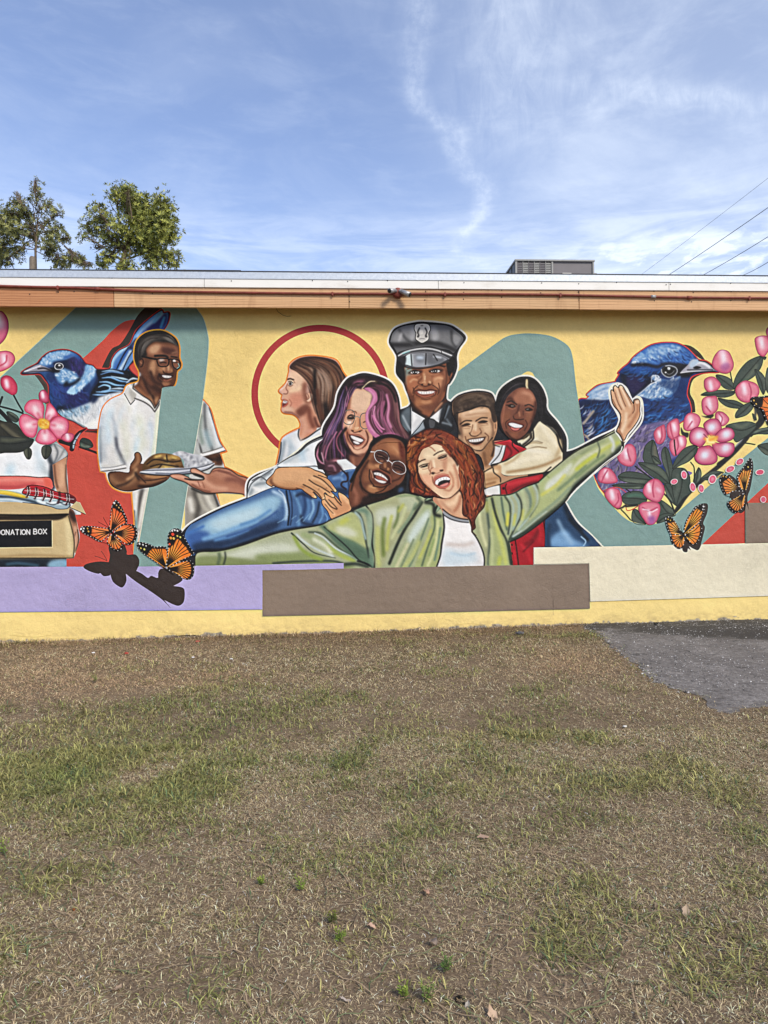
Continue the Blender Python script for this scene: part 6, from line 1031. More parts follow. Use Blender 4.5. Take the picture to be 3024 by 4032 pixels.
# ---- butterflies
def dots(pts, n, r, frac=(0,1), inset=9):
    P=p.smooth(p.pts(pts),True); L=np.r_[0,np.cumsum(np.hypot(*np.diff(P,axis=0).T))]; c=P.mean(0)
    ox,oy=p.ox,p.oy; p.ox=p.oy=0
    for u in np.linspace(frac[0],frac[1],n):
        q=np.array([np.interp(u*L[-1],L,P[:,i]) for i in (0,1)]); d=(c-q)/np.hypot(*(c-q)); q=q+d*inset; rr=r*(.7+.6*p.rng.rand())
        p.f([[q[0]-rr,q[1]],[q[0],q[1]-rr],[q[0]+rr,q[1]],[q[0],q[1]+rr]],'f4efe6')
    p.ox,p.oy=ox,oy
def wing(pts, bx, by, n, base, hi, spots=None, dk=None, fr=(0,1)):
    F(pts,'14100f'); P=p.pts(pts)-[p.ox,p.oy]; b=np.array([bx,by]); I=[list(b+(q-b)*(.88 if np.hypot(*(q-b))>60 else 1)) for q in P]
    CL(pts); F(I, base, 1.5); F([list(b+(q-b)*.6) for q in P], hi, 8,.8)
    far=P[np.hypot(*(P-b).T)>np.median(np.hypot(*(P-b).T))*.75]
    ang=np.arctan2((far-b)[:,1],(far-b)[:,0]); a0=np.arctan2(*((P.mean(0)-b)[::-1])); dv=(ang-a0+np.pi)%(2*np.pi)-np.pi; R=np.hypot(*(P-b).T).max()
    for u in np.linspace(dv.min()*.92,dv.max()*.92,n):
        e=b+np.array([np.cos(a0+u),np.sin(a0+u)])*R*1.05; m=b+np.array([np.cos(a0+u*.7),np.sin(a0+u*.7)])*R*.5
        S([[bx,by],list(m),list(e)],'17100d',(9,6,9),.6)
    S(pts,'14100f',13,1,1,closed=True)
    if dk:
        F(dk,'14100f',2)
        if spots:
            for q in spots: F([[q[0]-q[2],q[1]-4],[q[0]+2,q[1]-q[2]],[q[0]+q[2],q[1]+3],[q[0]-1,q[1]+q[2]]],q[3],1)
    CL()
    dots(pts, int(R/11), 4, fr, 5)
O(0,1)
F("945 700 1060 680 1095 740 1100 775 1170 775 1203 820 1200 870 1180 915* 1230 940 1280 975 1310 958 1365 975 1370 930 1400 895 1500 920 1580 990 1500 1045* 1580 1060 1598 1100 1590 1180 1550 1215 1500 1205 1420 1165* 1480 1240* 1410 1170 1330 1110 1180 1010 1090 940* 1095 1000 1070 1050 1040 1055 980 1010 955 940* 950 955 900 960 870 935 850 940 780 920 725 885 750 855 850 835 940 840* 950 780", '3b302c')
S("820 788 860 800 925 828",'3b302c',4); S("875 745 900 780 925 825",'3b302c',4)
S("848 492 890 515 945 545",'14100f',4); S("893 455 915 495 945 545",'14100f',4)
b1=["970 350 1000 305 1040 340 1080 420 1100 470 1098 505 1060 520 1000 560 970 575 945 540 955 440","693 555 720 530 800 530 880 540 940 550 965 580 930 620 880 665 840 655 780 620 720 590","990 575 1060 520 1120 512 1165 525 1188 570 1185 620 1160 670 1110 692 1060 670 1010 620","965 600 1000 620 1040 650 1060 690 1055 725 1020 745 975 730 930 680 930 630"]
RG('painted_butterfly', "970 350 1000 305 1040 340 1080 420 1100 470 1098 505 1165 525 1188 570 1185 620 1160 670 1110 692 1060 690 1055 725 1020 745 975 730 930 680 880 665 840 655 780 620 720 590 693 555 720 530 800 530 940 545 955 440", 'orange monarch with four spread wings over the red patch')
wing(b1[0],965,570,6,'e2612e','ea7a44',[(990,330,10,'f4efe6'),(1010,350,6,'c98a50'),(1030,370,7,'c98a50'),(1050,390,6,'c98a50')],"975 370 985 320 1005 305 1040 340 1075 400 1040 410 1000 380")
wing(b1[1],960,580,4,'e4662f','ee8446',[(705,553,9,'f4efe6'),(728,550,7,'f4efe6'),(722,572,8,'f4efe6'),(760,550,7,'d08a3c'),(768,575,8,'e08a3c')],"690 555 720 525 790 530 790 600 740 600")
wing(b1[2],985,585,8,'e4682f','f08a4a'); wing(b1[3],970,605,6,'ea7434','f09a5a')
S("935 545 960 575 1000 615",'14100f',(8,22,10),1)
b2=["1182 680 1210 665 1280 680 1340 705 1385 703 1440 715 1450 800 1430 890 1390 870 1300 810 1230 760 1195 720","1450 720 1448 640 1465 580 1510 548 1560 560 1590 610 1630 680 1659 730 1680 760 1650 790 1560 830 1470 880 1440 880","1440 895 1520 850 1620 825 1659 830 1680 880 1675 950 1640 990 1590 985 1520 940 1450 905"]
RG('painted_butterfly', "1182 680 1210 665 1280 680 1340 705 1385 703 1448 715 1448 640 1465 580 1510 548 1560 560 1590 610 1630 680 1680 760 1650 800 1659 830 1680 880 1675 950 1640 990 1590 985 1520 940 1430 890 1390 870 1300 810 1230 760 1195 720", 'orange monarch with black spotted tips beside the denim sleeve')
wing(b2[0],1435,885,7,'e07a28','ea8c34',[(1208,682,8,'f4efe6'),(1238,690,7,'f4efe6'),(1265,700,6,'f4efe6'),(1250,730,9,'e3b45a'),(1220,720,7,'d9a04a')],"1180 680 1210 662 1290 680 1340 705 1300 740 1270 780 1220 750")
wing(b2[1],1440,880,7,'e27828','ec8a34',[(1490,570,8,'f4efe6'),(1512,564,8,'f4efe6'),(1535,570,8,'f4efe6'),(1495,600,14,'c8432c'),(1478,632,12,'e0873a'),(1503,636,11,'e3a04a'),(1535,615,8,'e3a04a'),(1468,685,10,'c8502c'),(1560,625,8,'e3b45a')],"1448 720 1446 640 1465 578 1510 545 1562 560 1600 630 1640 700 1600 700 1540 640 1500 690")
wing(b2[2],1445,895,8,'e47a2a','ee8e3a'); S("1400 880 1440 905 1500 950",'14100f',(6,18,6),2); S("1350 860 1380 875 1420 895",'4a3a30',3)
O(3,1)
F("1000 400 1060 345 1115 332 1138 350 1130 420 1098 500 1112 540 1100 600 1075 690 1050 735 1010 725 970 700* 988 740* 962 722 955 752 925 750 912 720 920 650", DK)
b3=["768 455 820 452 860 500 900 570 920 600 870 605 810 600 780 540","925 570 950 480 1000 400 1060 345 1105 340 1105 400 1070 490 1000 550 930 610","810 605 860 600 925 605 935 650 925 700 890 728 850 710 820 660","935 600 1000 550 1070 498 1085 560 1065 640 1030 690 1000 690 960 650"]
RG('painted_butterfly', "768 455 820 452 860 500 915 575 950 480 1000 400 1060 345 1105 340 1105 400 1072 490 1085 560 1065 640 1030 690 1000 690 940 640 925 700 890 728 850 710 820 660 808 600 780 540", 'orange monarch overlapping the top of the cream band')
wing(b3[0],920,600,5,'d98a3a','e6a050',[(790,470,6,'b5903a'),(810,480,6,'b5903a')],"766 452 825 450 840 490 790 500"); wing(b3[1],925,595,5,'d6862f','dd9a3c',[(1095,360,8,'f4efe6'),(1090,385,6,'f4efe6')],"1040 360 1105 335 1108 400 1085 400 1060 390"); wing(b3[2],925,605,6,'db7a2c','e69040'); wing(b3[3],932,605,5,'dd8030','e69a3c')
S("905 575 920 600 935 630",'14100f',(8,22,10),1); S("895 515 903 545 910 575",'3a3a34',3); S("912 520 912 550 914 575",'3a3a34',3)
F("1310 95 1350 100 1390 140 1420 200 1500 20 1520 -40 1530 40 1505 200 1480 280 1485 390* 1465 340 1450 400 1400 410 1330 290 1320 250", DK)
b4=["1235 130 1250 95 1285 85 1330 110 1370 160 1440 225 1360 230 1285 260 1250 200","1400 160 1385 110 1400 70 1440 20 1500 -60 1515 -20 1510 60 1480 180 1455 230 1410 200","1450 245 1455 300 1440 370 1375 418 1320 380 1300 330 1340 300"]
RG('painted_butterfly', "1235 130 1250 95 1285 85 1330 110 1370 160 1400 180 1385 110 1400 70 1440 20 1500 -60 1515 -20 1510 60 1480 180 1455 240 1455 300 1440 370 1375 418 1320 380 1300 330 1330 280 1285 260 1250 200", 'orange monarch flying among the falling petals')
wing(b4[0],1445,235,6,'e08038','e89a50',[(1265,100,6,'c89040'),(1290,105,6,'c89040')],"1240 110 1285 80 1320 105 1290 130 1255 150"); wing(b4[1],1450,230,6,'de8234','e69a44',[(1480,20,7,'d8a050'),(1440,60,7,'d8a050')],"1470 -20 1500 -60 1520 -20 1500 40 1450 50"); wing(b4[2],1450,245,7,'e08038','ea9a4a'); S("1440 215 1455 240 1460 270",'14100f',(10,26,10),1)
O(3,0)
b5="1500 850 1520 820 1600 815 1659 808 1800 830 1780 1000 1670 1070 1630 1010 1600 930 1540 900"; RG('painted_butterfly', b5, 'orange monarch wing cut by the right edge')
wing(b5,1720,930,6,'e06a2c','ea8a40',[(1530,850,8,'c8924a'),(1550,880,7,'c8924a')],"1500 850 1520 815 1600 815 1600 900 1540 905")
# ---- paint mottling and light wear
p.clipm=None
from mathutils.geometry import delaunay_2d_cdt
def paint_finish():
    rs = np.random.RandomState(11); h, w = p.h, p.w
    def vn(cx, cy):                                         # smooth value noise
        a = rs.rand(int(h/cy)+3, int(w/cx)+3).astype(np.float32); X = np.arange(w)/cx; Y = np.arange(h)/cy
        xi, yi = X.astype(int), Y.astype(int); fx, fy = X-xi, Y-yi; fx = fx*fx*(3-2*fx); fy = (fy*fy*(3-2*fy))[:, None]
        A = a[yi][:, xi]*(1-fx)+a[yi][:, xi+1]*fx; B = a[yi+1][:, xi]*(1-fx)+a[yi+1][:, xi+1]*fx; return A*(1-fy)+B*fy
    n1 = vn(240, 160)*.5+vn(70, 50)*.3+vn(18, 14)*.2; n2 = vn(5, 5)*.5+vn(2.2, 2.2)*.5; n3 = vn(9, 5)*.5+vn(28, 11)*.5
    im0 = p.img; bl = np.stack([p.blur(im0[..., c], 7) for c in range(3)], -1); im0 = np.clip(im0+(im0-bl)*.28, 0, 1)
    bl = np.stack([p.blur(im0[..., c], 2) for c in range(3)], -1); im0 = np.clip(im0+(im0-bl)*.35, 0, 1)
    l = im0.mean(-1, keepdims=True); im0 = l+(im0-l)*.95; im0 = im0*(1-  .05*4*im0*(1-im0)*(1-im0))
    im = im0*(1+(n1-.5)*.09+(n2-.5)*.05)[..., None]
    # worn paint along the foot of the wall
    X = np.arange(w); zb = np.interp(X/PPM+MX0, [q[0] for q in BASE], [q[1] for q in BASE])
    Z = MZ1-np.arange(h)[:, None]/PPM; e = (Z-zb[None]+.012-.085*n3**1.5*(.3+n1)-.02*n2)
    mk = np.clip(-e/.012, 0, 1)[..., None]*(Z > -9)[..., None]
    im = im*(1-mk)+np.array([.66, .64, .60], np.float32)*(.55+.8*n2)[..., None]*mk
    dirt = np.clip(1-(Z-zb[None])/.22, 0, 1)*np.clip(n3*1.6-.55, 0, 1)*.35; im = im*(1-dirt[..., None])+np.array([.5, .42, .33], np.float32)*dirt[..., None]
    p.img = np.clip(im, 0, 1).astype(np.float32)
SRC = lambda s_: " ".join(f"{float(a)*2.194444:.0f} {(float(b)-1190)*2.194444:.0f}" for a, b in zip(s_.split()[::2], s_.split()[1::2]))
p.ox = p.oy = 0; p.clipm = None
BASE = []
for sx_, sy_ in ((0, 2532), (400, 2519), (756, 2508), (1134, 2497), (1512, 2486), (1890, 2473), (2268, 2459), (2646, 2449), (3024, 2438)):
    q_ = unproj(sx_, sy_, plane_y=0.0); BASE.append((q_.x, q_.z))
paint_finish()
S(SRC("600 2519 663 2511 700 2504 772 2502 832 2514 868 2517 905 2514 965 2505"), '1d1712', (3, 7, 9, 4, 8, 4))
S(SRC("600 2522 560 2524 540 2520"), '3a3026', 4); S(SRC("2176 2362 2177 2390"), '4c4038', 5); S(SRC("2174 2300 2178 2420"), '6f6055', 2)
for q_ in ("640 2488 700 2496 770 2490", "1080 2505 1140 2500 1180 2503", "1790 2460 1850 2455 1900 2462", "40 2500 130 2508 200 2500", "240 2515 300 2512"): S(SRC(q_), 'd9bc70', 4)
def mural():
    lin = p.img; a = np.where(lin <= .04045, lin/12.92, ((lin+.055)/1.055)**2.4)*MURAL_GAIN
    a = np.where(a <= .0031308, a*12.92, 1.055*np.maximum(a, 1e-6)**(1/2.4)-.055)
    im = bpy.data.images.new('mural_paint', p.w, p.h); buf = np.ones((p.h, p.w, 4), np.float32); buf[..., :3] = a[::-1]
    im.pixels.foreach_set(buf.ravel()); im.update(); im.pack()
    m_ = bpy.data.materials.new('painted_stucco'); m_.use_nodes = True; N = NT(m_.node_tree)
    g = N.n('ShaderNodeTexCoord').outputs['Object']; uv = N.n('ShaderNodeUVMap', uv_map='UVMap').outputs[0]
    tx = N.n('ShaderNodeTexImage', {0: uv}); tx.image = im; tx.extension = 'EXTEND'
    pe = N.n('ShaderNodeMapping', {0: g, 3: (1, 1, 1)}).outputs[0]
    f1 = N.noise(pe, 95, 4, .6); f2 = N.noise(pe, 9, 3, .5)
    v = N.noise(pe, 5.5, 7, .72, 2.2); rd = N.m('SUBTRACT', 1., N.m('MULTIPLY', N.m('ABSOLUTE', N.m('SUBTRACT', v, .5)), 14.), clamp=True)
    pt = N.n('ShaderNodeMapRange', {0: N.noise(pe, 1.1, 2, .5), 1: .48, 2: .62}).outputs[0]
    hgt = N.m('ADD', N.m('ADD', N.m('MULTIPLY', f1, .5), N.m('MULTIPLY', f2, 1.2)), N.m('MULTIPLY', N.m('MULTIPLY', rd, pt), .20))
    bn = N.n('ShaderNodeBump', {'Strength': .9, 'Distance': .011, 'Height': hgt})
    b = N.n('ShaderNodeBsdfPrincipled', {'Base Color': tx.outputs[0], 'Roughness': .62, 'Specular IOR Level': .25, 'Normal': bn.outputs[0]})
    N.n('ShaderNodeOutputMaterial', {0: b.outputs[0]})
    def sheet(name, Q, y, parent=None, label=None):
        # flat painted shape on the wall; ring of points Q in wall metres
        vv, _, ff, *_r = delaunay_2d_cdt([Vector(q) for q in Q], [], [list(range(len(Q)))], 1, 1e-5)
        me = bpy.data.meshes.new(name); me.from_pydata([(q.x, y, q.y) for q in vv], [], [tuple(f) for f in ff]); me.update()
        if sum(f.normal.y for f in me.polygons) > 0: me.flip_normals()
        ul = me.uv_layers.new(name='UVMap')
        for l in me.loops:
            c_ = me.vertices[l.vertex_index].co; ul.data[l.index].uv = ((c_.x-MX0)/(MX1-MX0), (c_.z-MZ0)/(MZ1-MZ0))
        o = link(name, me, m_, parent)
        if label: o['label'] = label
        return o
    nx = 40; top = [(MX1-(MX1-MX0)*i/nx, 4.575) for i in range(nx+1)]
    bot = [(MX0+(MX1-MX0)*i/nx, -.11) for i in range(nx+1)]
    root = sheet('mural', bot+top, -.004)
    tag(root, 'large painted mural of laughing people, blue wrens, blossoms and monarch butterflies on the building wall', 'mural')
    for k, (name, P, label) in enumerate(p.out):
        Q = m2wall(P); Q = [(min(max(a_, MX0+.02), MX1-.02), min(max(b_, -.1), 4.56)) for a_, b_ in Q]
        R_ = [Q[0]]
        for q in Q[1:]:
            if abs(q[0]-R_[-1][0])+abs(q[1]-R_[-1][1]) > .006: R_.append(q)
        if abs(R_[0][0]-R_[-1][0])+abs(R_[0][1]-R_[-1][1]) < .006: R_.pop()
        sheet(name, R_, -.0055-.0002*k, root, label)
MURAL_GAIN = .80
mural()
# ---------------------------------------------------------------- materials
def wood(N, tc, b):
    mp = N.n('ShaderNodeMapping', {0: tc, 3: (.9, 1, 9)}).outputs[0]
    d = N.noise(mp, .55, 3, .5, .6)
    w = N.n('ShaderNodeTexWave', {'Scale': 1.1, 'Distortion': 7., 'Detail': 3., 'Detail Scale': .8, 'Detail Roughness': .5, 'Vector': mp}, bands_direction='Z').outputs[1]
    fine = N.noise(N.n('ShaderNodeMapping', {0: tc, 3: (3, 1, 160)}).outputs[0], 1, 4, .6)
    c = N.ramp(w, [(.0, (.50, .29, .14)), (.4, (.70, .475, .275)), (.7, (.56, .34, .17)), (.88, (.36, .18, .08)), (1, (.28, .13, .055))])
    c = N.mix(N.m('MULTIPLY', fine, .35), c, (.62, .40, .23)); c = N.mix(N.ramp(d, [(.35, (0, 0, 0)), (.75, (.45, .45, .45))]), c, (.68, .47, .28))
    ob = N.n('ShaderNodeObjectInfo'); c = N.mix(1., c, (1., 1., 1.)) if False else c
    mm = N.t.nodes.new('ShaderNodeMix'); mm.data_type = 'RGBA'; mm.blend_type = 'MULTIPLY'; mm.inputs[0].default_value = 1; N.t.links.new(c, mm.inputs[6]); N.t.links.new(ob.outputs['Color'], mm.inputs[7]); c = mm.outputs[2]
    st = N.ramp(N.noise(N.n('ShaderNodeMapping', {0: tc, 3: (6, 1, .8)}).outputs[0], 1.2, 4, .7), [(.55, (1, 1, 1)), (.78, (.72, .66, .62))])
    c = N.mix(1., c, st, 'MULTIPLY') if False else N.mix(.8, c, N.mix(1., c, (.8, .74, .7), 'MULTIPLY')) if False else c
    m2 = N.t.nodes.new('ShaderNodeMix'); m2.data_type = 'RGBA'; m2.blend_type = 'MULTIPLY'; m2.inputs[0].default_value = 1
    N.t.links.new(c, m2.inputs[6]); N.t.links.new(st, m2.inputs[7]); N.t.links.new(m2.outputs[2], b.inputs['Base Color'])
def white_board(N, tc, b):
    f = N.noise(N.n('ShaderNodeMapping', {0: tc, 3: (1, 1, 3)}).outputs[0], 2.5, 6, .65)
    N.t.links.new(N.ramp(f, [(.25, (.60, .57, .52)), (.45, (.74, .73, .70)), (.8, (.78, .77, .75))]), b.inputs['Base Color'])
def galv(N, tc, b):
    f = N.noise(tc, 26, 5, .7); g = N.noise(tc, 2, 3, .6)
    c = N.ramp(f, [(.3, (.42, .47, .54)), (.7, (.60, .65, .71))]); N.t.links.new(N.mix(N.ramp(g, [(.4, (0, 0, 0)), (.8, (.5, .5, .5))]), c, (.50, .53, .57)), b.inputs['Base Color'])
def soilm(N, tc, b):
    a = N.noise(tc, 1.1, 6, .65); c = N.noise(tc, 14, 6, .7); f = N.noise(tc, 90, 4, .7)
    base = N.ramp(a, [(.3, (.13, .093, .060)), (.6, (.20, .145, .096)), (.8, (.29, .22, .145))])
    base = N.mix(N.ramp(c, [(.4, (0, 0, 0)), (.7, (.7, .7, .7))]), base, (.11, .08, .056))
    base = N.mix(N.ramp(f, [(.5, (0, 0, 0)), (.72, (.6, .6, .6))]), base, (.48, .37, .24))
    N.t.links.new(base, b.inputs['Base Color'])
def asph(N, tc, b):
    sp = N.n('ShaderNodeSeparateXYZ', {0: tc}); y = sp.outputs[1]
    a = N.noise(tc, 1.3, 7, .65, .6); f = N.m('ADD', N.m('MULTIPLY', N.noise(N.n('ShaderNodeMapping', {0: tc, 3: (1, .55, 1)}).outputs[0], 26, 6, .85), .75), N.m('MULTIPLY', N.noise(tc, 60, 5, .8), .25)); s = N.noise(N.n('ShaderNodeMapping', {0: tc, 3: (1, 2.6, 1)}).outputs[0], 5, 6, .7, 1.)
    base = N.ramp(f, [(.34, (.10, .093, .088)), (.5, (.205, .19, .18)), (.66, (.39, .365, .35))])
    base = N.mix(N.ramp(N.noise(tc, 2.4, 6, .7, .8), [(.42, (.55, .55, .55)), (.6, (0, 0, 0))]), base, (.11, .10, .095))
    dk = N.n('ShaderNodeMapRange', {0: N.m('ADD', N.m('ADD', N.m('ADD', y, N.m('MULTIPLY', sp.outputs[0], .5)), N.m('MULTIPLY', a, 1.6)), N.m('MULTIPLY', s, 1.1)), 1: 2.28, 2: 2.6}).outputs[0]
    base = N.mix(N.m('MULTIPLY', dk, .88), base, (.035, .033, .032))
    pt = N.ramp(N.noise(N.n('ShaderNodeMapping', {0: tc, 3: (1, 3, 1)}).outputs[0], 7, 7, .8, .5), [(.56, (0, 0, 0)), (.60, (1, 1, 1))])
    nr = N.n('ShaderNodeMapRange', {0: y, 1: -.9, 2: -.05}).outputs[0]
    base = N.mix(N.m('MULTIPLY', N.m('MULTIPLY', pt, nr), .75), base, (.42, .41, .39))
    ck = N.noise(tc, 3.2, 6, .7, 2.); ck = N.m('SUBTRACT', 1., N.m('MULTIPLY', N.m('ABSOLUTE', N.m('SUBTRACT', ck, .5)), 60.), clamp=True)
    sk = N.ramp(N.noise(tc, 22, 3, .6), [(.68, (0, 0, 0)), (.72, (1, 1, 1))]); base = N.mix(N.m('MULTIPLY', sk, .7), base, (.55, .53, .52)); bk = N.ramp(N.noise(N.n('ShaderNodeMapping', {0: tc, 3: (1, 2.2, 1)}).outputs[0], 6, 7, .75, 1.2), [(.38, (1, 1, 1)), (.45, (0, 0, 0))]); base = N.mix(N.m('MULTIPLY', bk, .75), base, (.05, .047, .047))
    base = N.mix(N.m('MULTIPLY', ck, .55), base, (.045, .042, .04)); N.t.links.new(base, b.inputs['Base Color'])
    bn = N.n('ShaderNodeBump', {'Strength': .5, 'Distance': .008, 'Height': f}); N.t.links.new(bn.outputs[0], b.inputs['Normal'])
def vcol(N, tc, b):
    N.t.links.new(N.n('ShaderNodeAttribute', attribute_name='tint').outputs[0], b.inputs['Base Color'])
M_wood = mat('new_pine', 0, .6, build=wood, bump=.15, bscale=60); M_white = mat('white_board', 0, .5, build=white_board); M_galv = mat('galvanised_metal', 0, .42, .35, .5, build=galv)
M_dark = mat('dark_rubber', (.03, .03, .033), .7); M_red = mat('oxide_red_paint', (.20, .045, .032), .5, var=.3, scale=14); M_steel = mat('dull_cast_metal', (.36, .36, .37), .45, .5, .5)
M_stucco = mat('yellow_stucco', (.66, .50, .22), .8, bump=.4); M_roof = mat('roof_membrane', (.22, .22, .22), .8)
M_unit = mat('unit_enamel', (.155, .145, .155), .5, var=.06, scale=4); M_unitlt = mat('unit_trim', (.30, .30, .29), .5); M_louver = mat('louver_metal', (.10, .10, .105), .6)
M_black = mat('black_plastic', (.012, .012, .012), .4); M_soil = mat('bare_soil', 0, .95, spec=.1, build=soilm, bump=.9, bscale=45); M_asph = mat('old_asphalt', 0, .9, spec=.2, build=asph)
M_bark = mat('grey_brown_bark', (.16, .12, .085), .9, var=.35, scale=12, bump=.6, bscale=30); M_conc = mat('pale_concrete', (.5, .49, .46), .85, var=.25, scale=25, bump=.5)
M_cable = mat('black_cable', (.03, .03, .032), .6); M_post = mat('weathered_post', (.17, .14, .11), .9, var=.3, scale=20)
M_leaf = mat('leaf_tint', 0, .5, spec=.35, build=vcol); M_grass = mat('grass_tint', 0, .65, spec=.15, build=vcol); M_straw = mat('straw_tint', 0, .8, spec=.1, build=vcol)
# ---------------------------------------------------------------- building
bld = thing('building', 'long single storey building with yellow stucco walls, flat roof, new pine fascia and white trim', 'building', (0, 0, 0))
BX0, BX1, BY1 = -14, 26, 9.5
boxo('wall', (BX0, BX1, .001, .22, -.6, 4.60), M_stucco, bld); boxo('wall', (BX0, BX0+.2, .222, BY1, -.6, 4.60), M_stucco, bld)
boxo('wall', (BX1-.2, BX1, .222, BY1, -.6, 4.60), M_stucco, bld); boxo('wall', (BX0+.202, BX1-.202, BY1-.2, BY1, -.6, 4.60), M_stucco, bld)
boxo('roof', (BX0-.2, BX1+.2, -.235, BY1+.2, 4.603, 4.665), M_roof, bld)
YF = -.28
def zat(sy, py): return unproj(SW/2, sy, plane_y=py).z
zb, zw, zt, zm = zat(1213.7, YF), zat(1137.5, YF), zat(1103, YF-.02), zat(1075, YF-.03)
def xs_at(L, sy, py): return [unproj(a, sy, plane_y=py).x for a in L]
jx = xs_at([-480, 448, 1374, 2280, 3200], 1175, YF); jx = [jx[0]-3.1*i for i in (2, 1)]+jx+[jx[-1]+3.1*i for i in (1, 2, 3, 4)]
WC = ((.9, .8, .7), (.85, .75, .7), (.78, .58, .5), (.98, .95, .92), (.92, .90, .86), (.98, .92, .86), (.9, .84, .76), (.95, .9, .85), (.9, .85, .8), (.9, .8, .75), (1, .95, .9))
for i, (a, b) in enumerate(zip(jx[:-1], jx[1:])): boxo('fascia_board', (a+.004, b-.004, YF, YF+.04, zb+random.uniform(-.003, .003), zw-.004), M_wood, bld, .002).color = (*WC[i % 11], 1)
jx = xs_at([-1000, -100, 804, 1726, 2634, 3560], 1120, YF-.02); jx = [jx[0]-3.1, *jx]+[jx[-1]+3.1*i for i in (1, 2, 3)]
for a, b in zip(jx[:-1], jx[1:]): boxo('trim_board', (a+.0025, b-.0025, YF-.02, YF+.03, zw, zt), M_white, bld, .002)
jx = xs_at([-1600, -430, 694, 1821, 2918, 4040], 1090, YF-.03); jx = jx+[jx[-1]+3.9*i for i in (1, 2)]
for a, b in zip(jx[:-1], jx[1:]): boxo('metal_flashing', (a+.001, b+.012, YF-.03-.001*(jx.index(a) % 2), YF+.02, zt+.001, zm), M_galv, bld)
boxo('roof_edge', (BX0, BX1, YF-.036, YF+.3, zm+.001, zm+.012), M_dark, bld)
boxo('roof_edge', (-2.2, -1.2, YF-.03, YF+.3, zm+.0125, zm+.022), M_dark, bld)
boxo('soffit', (BX0, BX1, YF+.042, -.001, 4.577, 4.600), M_stucco, bld)
boxo('blocking', (BX0, BX1, YF+.042, YF+.06, 4.30, 4.575), M_wood, bld)
bm = bmesh.new()
def dot(sx, sy, py, r):
    q = unproj(sx, sy, plane_y=py-.002); c = bmesh.ops.create_uvsphere(bm, u_segments=6, v_segments=4, radius=r, matrix=Matrix.Translation(q))
for sx, sy in ((126, 1089), (288, 1091), (441, 1094), (603, 1094), (756, 1094), (911, 1106), (1230, 1105), (1369, 1108), (1526, 1105), (1676, 1103), (1738, 1105), (1827, 1113), (1978, 1106), (2133, 1114), (2279, 1117), (2428, 1112), (2623, 1121), (2640, 1119), (2877, 1115)): dot(sx, sy, YF-.02, .0075)
for sx, sy in ((117, 1158), (230, 1150), (292, 1148), (600, 1156), (603, 1130), (1375, 1167), (1377, 1188), (1676, 1148), (1673, 1181), (1826, 1151), (1825, 1178), (1976, 1143), (1975, 1170), (2129, 1153), (2277, 1150), (2280, 1181), (2575, 1147), (2577, 1184), (2730, 1152), (2723, 1188), (2879, 1148), (2878, 1183), (1976, 1170)): dot(sx, sy, YF, .008)
bobj('nail_head', bm, M_dark, bld, 'stuff')
# ---------------------------------------------------------------- conduit and lamp holder
PX = [(-900, 1098), (0, 1126), (150, 1130), (300, 1133), (450, 1141), (600, 1147), (1000, 1153), (1200, 1155.5), (1545, 1157), (1600, 1157.5), (1900, 1157.5), (2200, 1160.5), (2300, 1163), (2700, 1171), (3024, 1173.5), (4200, 1180)]
cd = thing('conduit', 'thin rust red painted metal pipe running along the pine fascia', 'pipe', tuple(unproj(1500, 1157, plane_y=YF-.022)))
inv = Matrix.Translation(-cd.location)
def tubel(name, pts, R, m_, root, n=8): V, Fc = tube(pts, R, n); return link(name, mesh(name, [Vector(v)-root.location for v in V], Fc, True), m_, root)
tubel('pipe', [unproj(a, b, plane_y=YF-.022) for a, b in PX], .0155, M_red, cd)
for sx, sy, m_ in ((383, 1137, M_red), (2572, 1168, M_steel), (2714, 1171.5, M_red)):
    a, b = unproj(sx-9, sy, plane_y=YF-.022), unproj(sx+9, sy+.5, plane_y=YF-.022); tubel('coupling', [a, b], .023, m_, cd)
for sx, sy in ((228, 1131), (1309, 1156), (1752, 1157.5), (2206, 1160.5), (2950, 1172.6)):
    q = unproj(sx, sy, plane_y=YF-.022)-cd.location; bm = bmesh.new(); box(bm, q.x-.012, q.x+.012, q.y-.020, q.y+.020, q.z-.032, q.z+.019, .004); bobj('clamp', bm, M_red, cd)
lp = thing('floodlight_holder', 'small round red junction box with two empty silver lamp sockets on the fascia', 'lamp holder', tuple(unproj(1565, 1157, plane_y=YF)))
L0 = lp.location
def cyl(name, a, b, r0, r1, m_, root, n=14): return tubel(name, [L0+Vector(a), L0+Vector(b)], [r0, r1], m_, root, n)
cyl('junction_box', (0, -.001, 0), (0, -.055, 0), .066, .064, M_red, lp, 20); cyl('cover', (0, -.0555, 0), (0, -.066, 0), .060, .052, M_red, lp, 20)
for s_ in (-1, 1):
    k = cyl('swivel', (s_*.018, -.068, .012), (s_*.045, -.085, .016), .018, .020, M_steel, lp, 10)
    if s_ < 0:
        cyl('lamp_socket', (-.040, -.08, .018), (-.115, -.165, -.012), .026, .034, M_steel, lp, 16); cyl('socket_mouth', (-.112, -.1625, -.011), (-.1165, -.1675, -.0128), .027, .027, M_black, lp, 16)
    else:
        cyl('lamp_socket', (.040, -.08, .010), (.145, -.15, -.055), .026, .034, M_steel, lp, 16); cyl('socket_mouth', (.143, -.1487, -.0537), (.1475, -.1525, -.0568), .027, .027, M_black, lp, 16)
wr = [unproj(a, b, plane_y=-.015) for a, b in ((1086, 1212), (1095, 1228), (1112, 1240), (1130, 1246), (1146, 1244))]
o = tubeo('hanging_wire', wr, .0028, M_cable, n=5); tag(o, 'short bent wire stub sticking out under the fascia above the red ring', 'wire')
